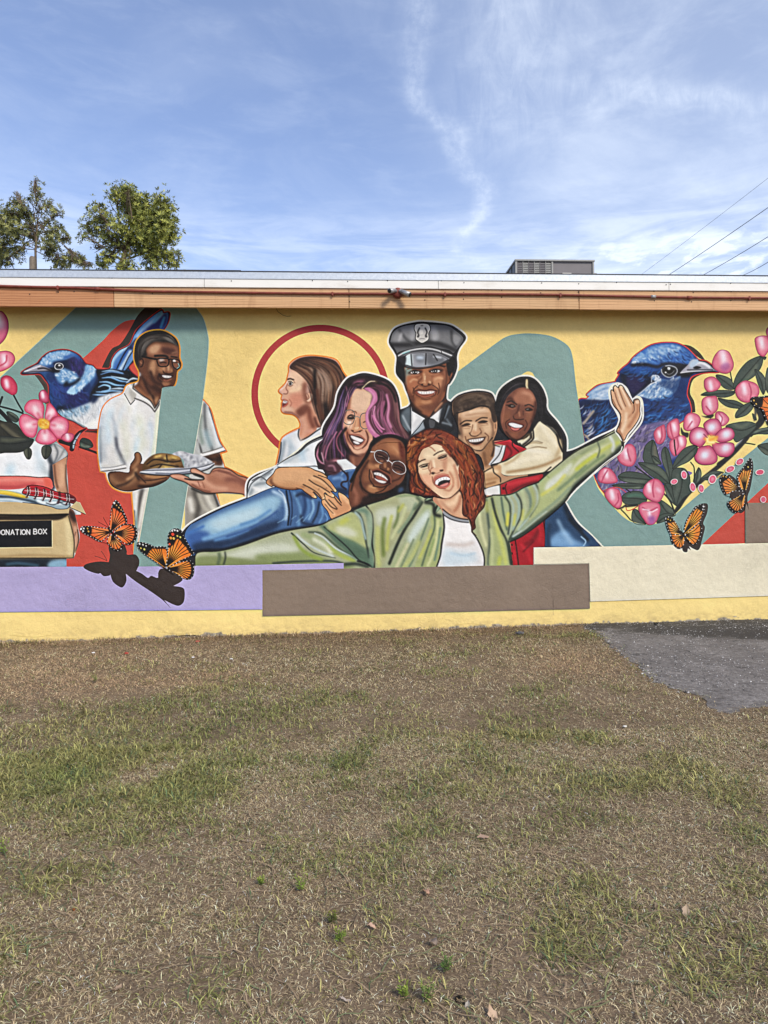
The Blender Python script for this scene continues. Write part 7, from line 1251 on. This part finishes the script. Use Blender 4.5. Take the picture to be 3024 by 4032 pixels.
# ---------------------------------------------------------------- rooftop unit
def runit():
    yb = 5.0; A = unproj(2029, 1020.6, plane_y=yb); B = unproj(2340, 1020.6, plane_y=yb); zt_ = A.z; x0, x1 = A.x, B.x; zb_ = 4.95; dy = 1.5
    r = thing('rooftop_unit', 'grey rooftop air conditioning unit with louvred left end behind the roof edge', 'air conditioner', (x0, yb, 4.67))
    def bx(name, b, m_, bev=.004): q = r.location; return boxo(name, (b[0]-q.x, b[1]-q.x, b[2]-q.y, b[3]-q.y, b[4]-q.z, b[5]-q.z), m_, r, bev)
    bx('cabinet', (x0+.03, x1-.02, yb+.03, yb+dy, zb_, zt_-.035), M_unit); bx('lid', (x0-.01, x1+.01, yb-.015, yb+dy+.02, zt_-.034, zt_), M_unitlt)
    bx('curb', (x0+.1, x1-.1, yb+.1, yb+dy-.1, 4.667, zb_-.002), M_roof)
    fw = (1900+400/1.476-2029)/(2340-2029)*(x1-x0)
    for cx in (x0, x0+fw, x1-.035): bx('corner_post', (cx, cx+.034, yb+.002, yb+.029, zb_, zt_-.036), M_unitlt, .002)
    n = 6; w = (fw-.045)/n
    for i in range(n):
        a = x0+.042+i*w; bm = bmesh.new(); q = r.location; z_ = zt_-.075
        box(bm, a-.006-q.x, a+.004-q.x, yb+.004-q.y, yb+.029-q.y, zb_-q.z, zt_-.036-q.z)
        while z_ > zb_+.1:
            v = box(bm, a+.008-q.x, a+w-.010-q.x, yb+.012-q.y, yb+.026-q.y, z_-q.z, z_+.016-q.z)
            for v_ in v:
                if v_.co.y < yb+.02-q.y: v_.co.z -= .014
            z_ -= .036
        bobj('louver_panel', bm, M_unitlt if i % 2 else M_unit, r)
    bx('louver_backing', (x0+.04, x0+fw, yb+.0275, yb+.0295, zb_, zt_-.04), M_black, 0)
    for i in range(5):
        bx('side_louver', (x0+.005, x0+.028, yb+.08+i*.28, yb+.08+i*.28+.21, zb_+.05, zt_-.06), M_black, 0)
    bx('label_plate', (x0+(465-190)/460*(x1-x0), x0+(517-190)/460*(x1-x0), yb+.018, yb+.029, 6.41, 6.47), M_white, 0)
    bx('hood', (x1+.012, x1+.075, yb+.3, yb+1.2, 5.3, zt_-.07), M_unitlt); bx('hood', (x1+.08, x1+.18, yb+.35, yb+1.1, 5.3, zt_-.15), M_unitlt)
runit()
# ---------------------------------------------------------------- ground
def gz(x, y):                                             # ground height; meets the wall foot where the photo shows it
    bx, bz = [q[0] for q in BASE], [q[1] for q in BASE]
    zw_ = np.interp(x, bx, bz); t = np.clip((y+9.6)/9.6, 0, 1)**1.3
    return zw_*t*1.0+.018*np.sin(x*1.3+1)*np.sin(y*1.1)*(1-np.clip((y+1.2)/1.2, 0, 1))*.8+.006*np.sin(x*5.1+y*3.3)*np.cos(y*4.7-x)
def ground():
    xs = np.r_[-300, -120, -50, -25, np.linspace(-13, 13, 131), 25, 50, 120, 300]; ys = np.r_[-300, -120, -50, -25, np.linspace(-13, 3, 97), 10, 25, 60, 150, 400]
    X, Y = np.meshgrid(xs, ys); Z = gz(X, Y); Z[(Y > 0.3)] = np.minimum(Z[Y > .3], -.02); n = len(xs)
    V = np.stack([X.ravel(), Y.ravel(), Z.ravel()], 1); i = (np.arange(len(ys)-1)[:, None]*n+np.arange(n-1)[None]).ravel()
    me = fast('ground', V, np.stack([i, i+1, i+n+1, i+n], 1)); me.shade_smooth(); link('ground', me, M_soil, kind='structure')
ground()
def gp(sx, sy):                                           # photo point on the ground
    z = 0.
    for _ in range(6): q = unproj(sx, sy, z=z); z = float(gz(q.x, q.y))
    return Vector((q.x, q.y, z))
EDGE = [(2024+a/1.659, 2300+b/1.659) for a, b in ((440, 262), (478, 292), (520, 315), (566, 338), (590, 372), (622, 402), (690, 450), (742, 490), (800, 530), (842, 572), (880, 615), (960, 655), (1060, 690), (1150, 712), (1225, 732), (1262, 775), (1300, 815), (1370, 842), (1430, 852), (1500, 815), (1590, 800), (1659, 800))]
def pavement():
    E = [gp(a, b) for a, b in EDGE]; E[0].y = .0005; rs = np.random.RandomState(5); P = []
    for a, b in zip(E[:-1], E[1:]):
        n = max(2, int((b-a).length/.03)); d = (b-a).normalized(); nn = Vector((-d.y, d.x, 0))
        for i in range(n): P.append(a.lerp(b, i/n)+nn*(rs.randn()*.012+.02*math.sin(i*.9+a.x*7)))
    P[0].y = .0005; last = E[-1]; P += [last, last+Vector((2.2, .1, 0)), Vector((9.5, -2.9, 0)), Vector((14, -3.0, 0)), Vector((25, -3.2, 0)), Vector((25, .0005, 0))]
    P += [Vector((x_, .0005, 0)) for x_ in np.arange(24, P[0].x+.3, -.4)]
    bm = bmesh.new(); vs = [bm.verts.new((q.x, min(q.y, .0005), 0)) for q in P]; f = bm.faces.new(vs); f.normal_update()
    if f.normal.z < 0: f.normal_flip()
    bmesh.ops.triangulate(bm, faces=[f])
    for _ in range(5):
        L = [e for e in bm.edges if e.calc_length() > .45 and e.verts[0].co.x < 13]
        if L: bmesh.ops.subdivide_edges(bm, edges=L, cuts=1); bmesh.ops.triangulate(bm, faces=[f for f in bm.faces if len(f.verts) > 3])
    for v in bm.verts: v.co.z = float(gz(v.co.x, v.co.y))+.005
    r = bmesh.ops.extrude_face_region(bm, geom=[e for e in bm.edges if e.is_boundary]+list(bm.faces)); 
    for g_ in r['geom']:
        if isinstance(g_, bmesh.types.BMVert): g_.co.z -= .05
    o = bobj('asphalt_pavement', bm, M_asph, kind='structure'); return [(q.x, q.y) for q in P]
PAVE = np.array(pavement())
def inpave(x, y):
    P = PAVE; Q = np.roll(P, -1, 0); c = np.zeros(x.shape, bool)
    for (x0, y0), (x1, y1) in zip(P, Q):
        if y0 == y1: continue
        k = ((y0 > y) != (y1 > y)) & (x < (x1-x0)*(y-y0)/(y1-y0)+x0); c ^= k
    return c
# ---------------------------------------------------------------- grass and straw
rs = np.random.RandomState(21)
class VN:
    def __init__(s, seed, cell): s.g = np.random.RandomState(seed).rand(256, 256); s.c = cell
    def __call__(s, x, y):
        X, Y = x/s.c+500, y/s.c+500; xi, yi = np.floor(X).astype(int), np.floor(Y).astype(int); fx, fy = X-xi, Y-yi; fx = fx*fx*(3-2*fx); fy = fy*fy*(3-2*fy)
        g = s.g; a = lambda i, j: g[(yi+j) % 256, (xi+i) % 256]
        return (a(0, 0)*(1-fx)+a(1, 0)*fx)*(1-fy)+(a(0, 1)*(1-fx)+a(1, 1)*fx)*fy
n_a, n_b, n_c, n_d = VN(1, 1.1), VN(2, .42), VN(3, .15), VN(4, .06)
def blob(x, y, L):                                        # patches located from points of the photo (display units 1659 wide)
    r = np.zeros_like(x)
    for dx, dy, w_, h_, s_ in L:
        c = gp(dx*1.8228, dy*1.8228); e = gp((dx+w_)*1.8228, dy*1.8228); f = gp(dx*1.8228, (dy-h_)*1.8228)
        rx, ry = abs(e.x-c.x), max(.15, abs(f.y-c.y)); r += s_*np.exp(-(((x-c.x)/rx)**2+((y-c.y)/ry)**2))
    return r
GREEN = [(330, 1545, 330, 50, .8), (60, 1690, 250, 80, 1.15), (150, 1620, 300, 60, .6), (480, 1640, 140, 60, .4), (620, 1520, 260, 60, .3), (900, 1600, 420, 110, .27), (1300, 1640, 360, 90, .22), (1120, 1530, 200, 40, .22), (1550, 1760, 200, 120, .25), (1050, 1760, 340, 100, .20), (560, 1830, 260, 80, .14), (1300, 1900, 400, 120, .18),
         (1250, 2010, 160, 60, .45), (880, 2170, 120, 40, .55), (1560, 2130, 140, 60, .35), (20, 2000, 70, 120, .3), (1620, 1900, 60, 60, .3), (400, 1720, 150, 40, .3), (1380, 1880, 160, 30, .25)]
DRYB = [(140, 1440, 260, 40, .8), (60, 1500, 220, 30, .7), (420, 1470, 180, 20, .9), (380, 1640, 110, 25, .7), (640, 1750, 160, 50, .5), (300, 1960, 260, 100, .5), (1230, 1430, 100, 40, .8), (1150, 1450, 260, 25, .4), (1080, 1900, 200, 50, .3), (700, 2080, 200, 80, .45), (1400, 1780, 100, 30, .3)]
def scatter(n, near=.55):
    y = -7.9+7.88*rs.rand(n)**1.0; k = rs.rand(n) < near
    y[k] = -7.9+3.4*rs.rand(k.sum()); d = y+9.6; xc = math.tan(YAW)*d; hw = .62*d+.9; x = xc+(rs.rand(n)*2-1)*hw
    w = hw/7.0; keep = rs.rand(n) < w; x, y = x[keep], y[keep]; keep = ~inpave(x+rs.randn(len(x))*.07, y+rs.randn(len(x))*.07); return x[keep], y[keep]
def greenness(x, y):
    g = blob(x, y, GREEN)-.7*blob(x, y, DRYB)*.6; return g*.75+(n_a(x, y)-.5)*.35+(n_b(x, y)-.5)*.95+(n_c(x, y)-.5)*.8+.10
def tinted(me, cols):                                     # per-face-corner tint
    at = me.attributes.new('tint', 'FLOAT_COLOR', 'POINT'); c = np.ones((len(cols), 4), np.float32); c[:, :3] = cols; at.data.foreach_set('color', c.ravel())
def blades(name, x, y, H, W, lean, ca, cb, mat_, lift=0, stemv=.5):
    n = len(x); az = rs.rand(n)*2*np.pi; z = gz(x, y)+lift; dx, dy = np.cos(az), np.sin(az); px, py = -dy, dx
    l = lean; P0 = np.stack([x, y, z-.004], 1); up = H*np.cos(l); out = H*np.sin(l); k = (rs.rand(n)-.5)*.5
    P1 = P0+np.stack([dx*out*.38, dy*out*.38, up*.62+.003], 1); P2 = P0+np.stack([(dx+px*k)*out, (dy+py*k)*out, up*.9+.002], 1)
    wv = np.stack([px, py, np.zeros(n)], 1)*W[:, None]*.5
    V = np.stack([P0-wv*.8, P0+wv*.8, P1+wv, P1-wv, P2], 1); b = np.arange(n)*5
    me = fast(name, V.reshape(-1, 3), np.stack([b, b+1, b+2, b+3], 1), np.stack([b+3, b+2, b+4], 1))
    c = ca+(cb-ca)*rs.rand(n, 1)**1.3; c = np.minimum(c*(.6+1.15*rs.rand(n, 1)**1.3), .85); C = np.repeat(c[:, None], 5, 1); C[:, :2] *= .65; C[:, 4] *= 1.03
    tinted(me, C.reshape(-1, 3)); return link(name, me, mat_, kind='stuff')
def grasses():
    x, y = scatter(1450000); g = greenness(x, y)
    k = rs.rand(len(x)) < np.clip(-.03+g*.56-.14*np.clip((-y-5.2)/1.5, 0, 1), .03, .62); xg, yg, gg = x[k], y[k], g[k]; n = len(xg)
    cx, cy = np.round(xg/.05+n_d(xg, yg))*.05, np.round(yg/.05+n_d(yg, xg))*.05; pull = .1+.5*n_c(xg+7, yg); xg = xg+(cx-xg)*pull; yg = yg+(cy-yg)*pull   # loose tufts
    sz = 1+.55*np.clip((yg+6)/4, 0, 1); H = (.018+.046*rs.rand(n)**1.7)*(1+.45*np.clip(gg, 0, 1))*sz**.5; W = (.0024+.0026*rs.rand(n))*sz; lean = .75+.78*rs.rand(n)
    t = np.clip(n_b(yg, xg)*1.3-.1+.35*(rs.rand(n)-.5), 0, 1)[:, None]; ca = np.array([.115, .13, .038])*(1-t)+np.array([.19, .175, .06])*t; cb = np.array([.25, .275, .085])*(1-t)+np.array([.42, .38, .15])*t
    dk = rs.rand(n, 1) < .12; ca = np.where(dk, [[.05, .085, .04]], ca); cb = np.where(dk, [[.11, .17, .08]], cb)
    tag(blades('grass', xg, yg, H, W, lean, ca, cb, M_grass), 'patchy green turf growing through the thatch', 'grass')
    k = rs.rand(len(x)) < .95*np.clip(.62+(n_b(x+9, y)-.4)*.6+(n_c(x, y+5)-.5)*.6-.22*np.clip(g, 0, 1)+.3*np.clip(blob(x, y, DRYB), 0, 1), .1, 1); xd, yd = x[k], y[k]; n = len(xd)
    sz = 1+.9*np.clip((yd+6)/4, 0, 1); H = (.010+.030*rs.rand(n)**2.2)*sz; W = (.0011+.0017*rs.rand(n))*sz; lean = 1.15+.36*rs.rand(n)
    dr = np.clip(blob(xd, yd, DRYB), 0, 1)[:, None]*np.clip(yd[:, None]/3+1.9, 0, 1)
    t = rs.rand(n, 1)**1.2; ca = np.array([.22, .16, .085])*(1-t)+np.array([.62, .475, .275])*t; cb = np.array([.47, .36, .205])*(1-t)+np.array([1.05, .87, .57])*t; t2 = (rs.rand(n, 1) < .20); ca = np.where(t2, [[.10, .066, .042]], ca); cb = np.where(t2, [[.19, .13, .085]], cb)
    ca = ca*(1-dr)+np.array([.44, .29, .165])*dr*(.5+t); cb = cb*(1-dr)+np.array([.74, .52, .31])*dr*(.6+.6*t)
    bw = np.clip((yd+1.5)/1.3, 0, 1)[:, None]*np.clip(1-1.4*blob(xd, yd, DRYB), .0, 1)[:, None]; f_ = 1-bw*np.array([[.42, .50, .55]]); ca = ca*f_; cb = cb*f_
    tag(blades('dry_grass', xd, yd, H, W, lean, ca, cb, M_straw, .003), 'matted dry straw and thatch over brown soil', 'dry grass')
    n = 9000; xw = rs.rand(n)*14-6.5; yw = -.012-np.abs(rs.randn(n))*.10; ok = (~inpave(xw, yw)) & (rs.rand(n) < .35+.9*n_b(xw, yw)); xw, yw = xw[ok], yw[ok]; n = len(xw)
    tag(blades('dry_grass', xw, yw, .03+.07*rs.rand(n)**2, .003+.003*rs.rand(n), .5+.9*rs.rand(n), np.array([.20, .14, .09]), np.array([.58, .44, .29]), M_straw), 'taller dry straw tufts along the foot of the wall', 'dry grass')
    # longer runners and stalks
    n = 5200; x, y = scatter(int(n*1.9), .4); n = len(x); V, Q, C = [], [], []
    az = rs.rand(n)*6.283; L = .07+.16*rs.rand(n)**1.5
    for i in range(n):
        a = az[i]; P = np.array([x[i], y[i], float(gz(x[i], y[i]))+.008]); w = .0013+.0012*rs.rand(); c = (np.array([.30, .22, .14]) if rs.rand() < .7 else np.array([.17, .19, .09]))*(.7+.7*rs.rand()); b = len(V)
        for s_ in range(5):
            nrm = np.array([-math.sin(a), math.cos(a), 0])*w; V += [P-nrm, P+nrm]; C += [c, c]; P = P+np.array([math.cos(a), math.sin(a), 0])*L[i]/4; P[2] = float(gz(P[0], P[1]))+.008+.012*math.sin(s_*.8)*rs.rand(); a += rs.randn()*.35
        Q += [(b+2*s_, b+2*s_+1, b+2*s_+3, b+2*s_+2) for s_ in range(4)]
    me = fast('runners', np.array(V), np.array(Q)); tinted(me, np.array(C)); tag(link('grass_runner', me, M_straw, kind='stuff'), 'pale dry grass runners lying across the lawn', 'dry grass')
grasses()
# ---------------------------------------------------------------- trees behind the roof
def tree(name, label, depth, blobs, nclu, trunk, ca, cb, leaf=.09, seed=1, TR=1.):
    R = random.Random(seed); rr = np.random.RandomState(seed); S_ = lambda a, b: (a/1.646, 600+b/1.646)
    px = depth/FPX; W = lambda a, b, dz=0: unproj(*S_(a, b), plane_y=depth-9.6+dz)
    base = W(*trunk[0]); base.z = 0; root = thing(name, label, 'tree', (base.x, base.y, 0)); o3 = Vector(root.location)
    V, Fc = [], []
    def limb(P, R0):
        v, f = tube(P, R0, 6); k = len(V); V.extend([q-o3 for q in v]); Fc.extend([tuple(i+k for i in q) for q in f])
    mid = W(*trunk[1]); fork = W(*trunk[2]); limb([base, base.lerp(mid, .5)+Vector((.05, .03, 0)), mid, fork], [k_*TR for k_ in (.17, .13, .10, .06)])
    tips = []
    for (bx, by, br, dens) in blobs:
        dz = R.uniform(-.8, .8); c = W(bx, by, dz); r = br/1.646*px; tips.append((c, r, dens))
        s = mid.lerp(fork, R.uniform(0, 1)); k = s.lerp(c, .5)+Vector((R.uniform(-.15, .15), 0, R.uniform(-.1, .2))); limb([s, k, c], [.042*TR, .026*TR, .010])
        for _ in range(int(7+dens*6)):
            d = Vector((R.gauss(0, 1), R.gauss(0, 1), R.gauss(.2, 1))).normalized()*r*R.uniform(.6, 1.0); q = s.lerp(c, R.uniform(.6, 1)); limb([q, q.lerp(c+d, .5)+Vector((R.uniform(-.06, .06),)*3), c+d], [.014, .009, .004])
    link('trunk', mesh('trunk', V, Fc, True), M_bark, root)
    tot = sum(r*r*d for c, r, d in tips); LV, LQ, LC = [], [], []
    for c, r, d in tips:
        n = int(nclu*r*r*d/tot)
        for _ in range(n):
            u = Vector((R.gauss(0, 1), R.gauss(0, 1), R.gauss(0, 1))).normalized(); q = c+u*r*(R.random()**.42)*(1+.22*R.gauss(0, 1))
            col = np.array(ca)*(1-(t_ := R.random()))+np.array(cb)*t_; ax = (u+Vector((R.gauss(0, .5), R.gauss(0, .5), .5))).normalized()
            m = R.randint(5, 8)
            for j in range(m):
                a_ = 6.283*j/m+R.uniform(0, .6); e1 = ax.orthogonal().normalized(); e2 = ax.cross(e1); dr = (e1*math.cos(a_)+e2*math.sin(a_)+ax*R.uniform(.2, .9)).normalized()
                L = leaf*R.uniform(.6, 1.2); w = dr.cross(ax).normalized()*L*.17; h = dr.cross(w).normalized()*L*.05; b = len(LV)
                LV += [q-o3, q+dr*L*.5+w+h-o3, q+dr*L-o3, q+dr*L*.5-w+h-o3]; LQ.append((b, b+1, b+2, b+3)); cc = col*R.uniform(.7, 1.3); LC += [cc*.85, cc, cc*1.1, cc]
    me = fast('crown', np.array([tuple(v) for v in LV]), np.array(LQ)); tinted(me, np.array(LC)); link('crown', me, M_leaf, root)
tree('tree', 'dense bushy yellow green tree rising behind the roof, right of the sparse one', 20.5,
     [(1000, 480, 120, 1.5), (900, 400, 120, 1.2), (800, 290, 80, 1.0), (750, 270, 60, .7), (830, 240, 45, .8), (870, 310, 60, 1.), (1060, 350, 75, 1.1), (1090, 440, 60, 1.2), (1100, 540, 60, 1.1), (930, 330, 60, .8), (640, 380, 70, .8), (650, 470, 85, .8), (560, 480, 60, .45), (550, 540, 55, .3), (700, 560, 60, .8), (780, 470, 90, .7), (760, 590, 60, .8), (900, 560, 110, 1.1), (1000, 620, 100, 1.), (1120, 700, 70, .9), (1000, 700, 90, .8), (690, 690, 60, .9), (820, 760, 90, .7), (660, 740, 40, .8), (1030, 300, 40, .6), (620, 620, 40, .25)],
     3300, [(780, 745), (790, 720), (840, 560)], (.06, .085, .018), (.40, .41, .085), .10, 3, .8)
tree('tree', 'thin airy tree with bare twig ends at the far left behind the roof', 20.2,
     [(60, 400, 70, .8), (20, 470, 80, 1.), (120, 330, 60, .55), (150, 400, 70, .8), (230, 230, 42, .5), (240, 300, 60, .5), (320, 340, 60, .45), (370, 400, 50, .4), (380, 520, 70, .55), (300, 460, 70, .5), (220, 540, 60, .8), (100, 520, 80, .9), (20, 600, 80, .8), (120, 640, 60, .7), (320, 560, 70, .7), (330, 640, 60, .9), (430, 560, 40, .5), (470, 690, 60, 1.), (400, 720, 60, .9), (520, 700, 35, .9), (30, 700, 60, .9), (180, 480, 60, .6), (-60, 500, 90, .9), (-80, 620, 100, .9), (560, 740, 25, .5), (590, 730, 22, .6), (235, 175, 16, .4), (105, 255, 18, .3)],
     2100, [(215, 745), (230, 640), (245, 420)], (.06, .075, .024), (.30, .30, .09), .088, 8, .3)
q = unproj(126, 1013, plane_y=9.9); pz = q.z
po = thing('wooden_post', 'sawn off grey brown post top standing in front of the sparse tree', 'post', (q.x, 9.9, 0))
V, Fc = tube([(0, 0, 0), (0, 0, pz*.5), (.01, 0, pz-.03), (.012, 0, pz)], [.1, .09, .076, .066], 10); link('post_shaft', mesh('post_shaft', V, Fc, True), M_post, po)
V, Fc = tube([(.012, 0, pz+.0005), (.014, 0, pz+.02)], [.06, .05], 10); link('cut_top', mesh('cut_top', V, Fc, True), M_bark, po)
# ---------------------------------------------------------------- overhead lines
for (a, b, c, d, r, lb) in ((2524, 1076, 3024, 690, .006, 'thinnest and palest overhead wire, leftmost of the four'), (2640, 1072, 3024, 806, .013, 'dark overhead cable, second from the left'), (2778, 1072, 3024, 921, .013, 'dark overhead cable, third from the left'), (2930, 1076, 3024, 1021, .013, 'short stretch of overhead cable in the lower right corner of the sky')):
    e = (c+(c-a)*1.5, d+(d-b)*1.5); A = unproj(a-(c-a)*.35, b-(d-b)*.35, depth=40); B = unproj(*e, depth=20); P = [A.lerp(B, i/12)-Vector((0, 0, .12*math.sin(math.pi*i/12))) for i in range(13)]
    tag(tubeo('overhead_wire', P, r*(1.0), M_cable, n=5), lb, 'cable', 'overhead lines at the right')
# ---------------------------------------------------------------- small things on the lawn
def weed(sx, sy, h, label, seed, col=(.20, .29, .05), yel=(.5, .48, .08)):
    q = gp(sx, sy); R = random.Random(seed); r = thing('weed', label, 'weed', tuple(q), 'small weeds in the lawn'); V, Fc, C, SV, SF = [], [], [], [], []
    for _ in range(5):
        a = R.uniform(0, 6.28); tip = Vector((math.cos(a)*h*R.uniform(.1, .5), math.sin(a)*h*R.uniform(.1, .5), h*R.uniform(.65, 1))); v, f = tube([(0, 0, -.003), tip*.5+Vector((0, 0, .01)), tip], [.0016, .0012, .0007], 4); k = len(SV); SV += v; SF += [tuple(i+k for i in g) for g in f]
        for j in range(16):
            t = .15+.85*j/16; c_ = tip*t; a2 = R.uniform(0, 6.28); L = .016*(1.3-t*.6)*R.uniform(.7, 1.3); d = Vector((math.cos(a2), math.sin(a2), R.uniform(.2, .9))).normalized()*L; w = d.cross(Vector((0, 0, 1))).normalized()*L*.22; b = len(V)
            V += [c_, c_+d*.5+w, c_+d, c_+d*.5-w]; Fc.append((b, b+1, b+2, b+3)); cc = np.array(col)*(1-max(0, t-.6))+np.array(yel)*max(0, t-.6); cc = cc*R.uniform(.8, 1.3); C += [cc]*4
    me = fast('foliage', np.array([tuple(v) for v in V]), np.array(Fc)); tinted(me, np.array(C)); link('foliage', me, M_grass, r); link('stem', mesh('stem', SV, SF), M_bark, r)
weed(1186, 3512, .085, 'bright weed sprig standing alone left of centre on the lawn', 1); weed(1305, 3640, .07, 'yellow flowered weed at middle of the lawn', 2, (.10, .13, .03), (.45, .38, .06)); weed(1338, 3712, .06, 'low yellow tipped weed just below the yellow flowered one', 3)
weed(1750, 3835, .09, 'darker green weed tuft right of centre near the bottom', 4, (.13, .22, .05), (.12, .2, .04)); weed(1680, 3945, .08, 'bushy weed left of the black cap', 5, (.14, .21, .05)); weed(1590, 3930, .06, 'thin weed beside the bushy one at the bottom', 6)
weed(378, 2690, .12, 'feathery light green weed near the wall at the left', 7); weed(330, 2815, .09, 'yellowish weed on the edge between straw and green turf', 8, (.12, .14, .03)); weed(20, 3370, .10, 'bright green weed at the left edge of the lawn', 9); weed(1030, 3485, .05, 'tiny weed left of the lone sprig', 10)
pc_ = thing('pipe_cap', 'small round black plastic pipe end sunk in the soil near the bottom', 'pipe cap', tuple(gp(1812, 3946)))
V, Fc = tube([(0, 0, -.03), (0, 0, .012)], [.017, .017], 20, False); link('rim', mesh('rim', V, Fc, True), M_black, pc_); V, Fc = tube([(0, 0, -.02), (0, 0, -.012)], [.0165, .0165], 20); link('floor', mesh('floor', V, Fc), M_black, pc_)
def leafo(sx, sy, L, col, seed, label):
    R = random.Random(seed); q = gp(sx, sy); n = 9; V, Fc = [], []
    for i in range(n):
        t = i/(n-1); w = L*.28*math.sin(math.pi*min(1, t*.93+.04))*(1+.25*math.sin(i*2.1+seed)); z = .012+.012*math.sin(t*3+seed)
        V += [(t*L-L/2, -w, z+.006*R.random()), (t*L-L/2, 0, z-.003), (t*L-L/2, w, z+.008*R.random())]
    for i in range(n-1): b = i*3; Fc += [(b, b+3, b+4, b+1), (b+1, b+4, b+5, b+2)]
    me = mesh('leaf', V, Fc, True); o = link('fallen_leaf', me, mat('dead_leaf', col, .7, var=.2, scale=60)); o.location = q; o.rotation_euler = (R.uniform(-.2, .2), R.uniform(-.2, .2), R.uniform(0, 6.28)); tag(o, label, 'leaf', 'fallen leaves on the lawn')
for i, (a, b, L, c_, lb) in enumerate(((1678, 3530, .045, (.50, .30, .20), 'curled pinkish brown leaf at the middle right of the lawn'), (1905, 3308, .06, (.34, .23, .17), 'grey brown leaf on the right of the lawn'), (1362, 3950, .035, (.42, .36, .32), 'pale grey leaf near the bottom centre'), (1840, 3966, .03, (.42, .38, .33), 'small pale leaf beside the black cap'),
        (1940, 4005, .055, (.45, .32, .22), 'large tan leaf at the bottom edge'), (290, 3595, .02, (.70, .22, .05), 'tiny orange leaf at the left'), (1710, 3728, .055, (.36, .27, .20), 'broad brown leaf above the darker weed'), (1465, 3665, .035, (.5, .33, .24), 'light brown leaf right of the yellow flowered weed'), (2185, 2935, .05, (.5, .5, .48), 'grey white leaf on the right part of the lawn'), (880, 3330, .05, (.45, .34, .24), 'tan leaf in the left middle of the lawn'), (460, 3900, .05, (.33, .24, .17), 'brown leaf near the lower left corner'), (2700, 3600, .05, (.4, .3, .21), 'brown leaf at the right side of the lawn'))): leafo(a, b, L, c_, i, lb)
def chip(sx, sy, s, col, seed, name, label, cat):
    q = gp(sx, sy); R = random.Random(seed); bm = bmesh.new(); bmesh.ops.create_icosphere(bm, subdivisions=1, radius=s)
    for v in bm.verts: v.co = Vector((v.co.x*R.uniform(.7, 1.4), v.co.y*R.uniform(.6, 1.1), v.co.z*.5*R.uniform(.6, 1.2)))
    o = bobj(name, bm, mat(name, col, .7)); o.location = q+Vector((0, 0, s*.3+.01)); tag(o, label, cat)
chip(368, 2575, .022, (.75, .75, .75), 1, 'litter_scrap', 'white scrap lying near the wall at the left', 'litter'); chip(760, 2593, .018, (.75, .75, .78), 2, 'litter_scrap', 'white scrap in front of the cracked wall foot', 'litter'); chip(497, 2579, .03, (.35, .06, .04), 3, 'brick_fragment', 'dark red fragment near the wall left of the crack', 'brick fragment'); chip(778, 2531, .03, (.35, .09, .06), 4, 'brick_fragment', 'reddish fragment against the wall under the crack', 'brick fragment')
chip(2045, 2500, .05, (.10, .10, .11), 5, 'stone', 'dark grey stone by the wall left of the asphalt', 'stone'); chip(2583, 2461, .035, (.02, .02, .02), 6, 'tar_lump', 'black lump on the asphalt against the wall', 'lump'); chip(2460, 2868, .018, (.75, .73, .68), 7, 'pebble', 'white pebble on the lawn below the asphalt', 'pebble'); chip(910, 2600, .02, (.7, .7, .68), 8, 'litter_scrap', 'pale flat scrap right of the crack', 'litter')
# ---------------------------------------------------------------- loose gravel on the old asphalt and along its broken edge
def gravel():
    n = 26000; x = 1.6+rs.rand(n)*7.4; y = -3.6+3.58*rs.rand(n); edge = inpave(x, y) != inpave(x+rs.randn(n)*.06, y+rs.randn(n)*.06)
    ok = (inpave(x, y) & (rs.rand(n) < .25+.5*n_b(x, y)**2)) | edge; x, y, e = x[ok], y[ok], edge[ok]; n = len(x)
    r = (.003+.006*rs.rand(n)**2.5)*np.where(e, 1.5, 1.); z = gz(x, y)+.010; a = rs.rand(n)*6.28; V = []
    for k in range(4): V.append(np.stack([x+r*np.cos(a+k*1.57)*(.7+.6*rs.rand(n)), y+r*np.sin(a+k*1.57)*(.7+.6*rs.rand(n)), z], 1))
    V.append(np.stack([x+r*.3*rs.randn(n), y+r*.3*rs.randn(n), z+r*(.5+.7*rs.rand(n))], 1)); V = np.stack(V, 1).reshape(-1, 3); b = np.arange(n)*5
    me = fast('gravel', V, None, np.concatenate([np.stack([b+k, b+(k+1) % 4, b+4], 1) for k in range(4)]))
    c = np.array([.34, .33, .325])*(.35+1.2*rs.rand(n, 1)); c = np.where(rs.rand(n, 1) < .08, [[.75, .74, .72]], c); c = np.where(rs.rand(n, 1) < .25, [[.07, .067, .065]], c)
    tinted(me, np.repeat(np.minimum(c, .85)[:, None], 5, 1).reshape(-1, 3)); tag(link('gravel', me, M_straw, kind='stuff'), 'loose grey grit on the worn asphalt and along its broken edge', 'gravel')
gravel()
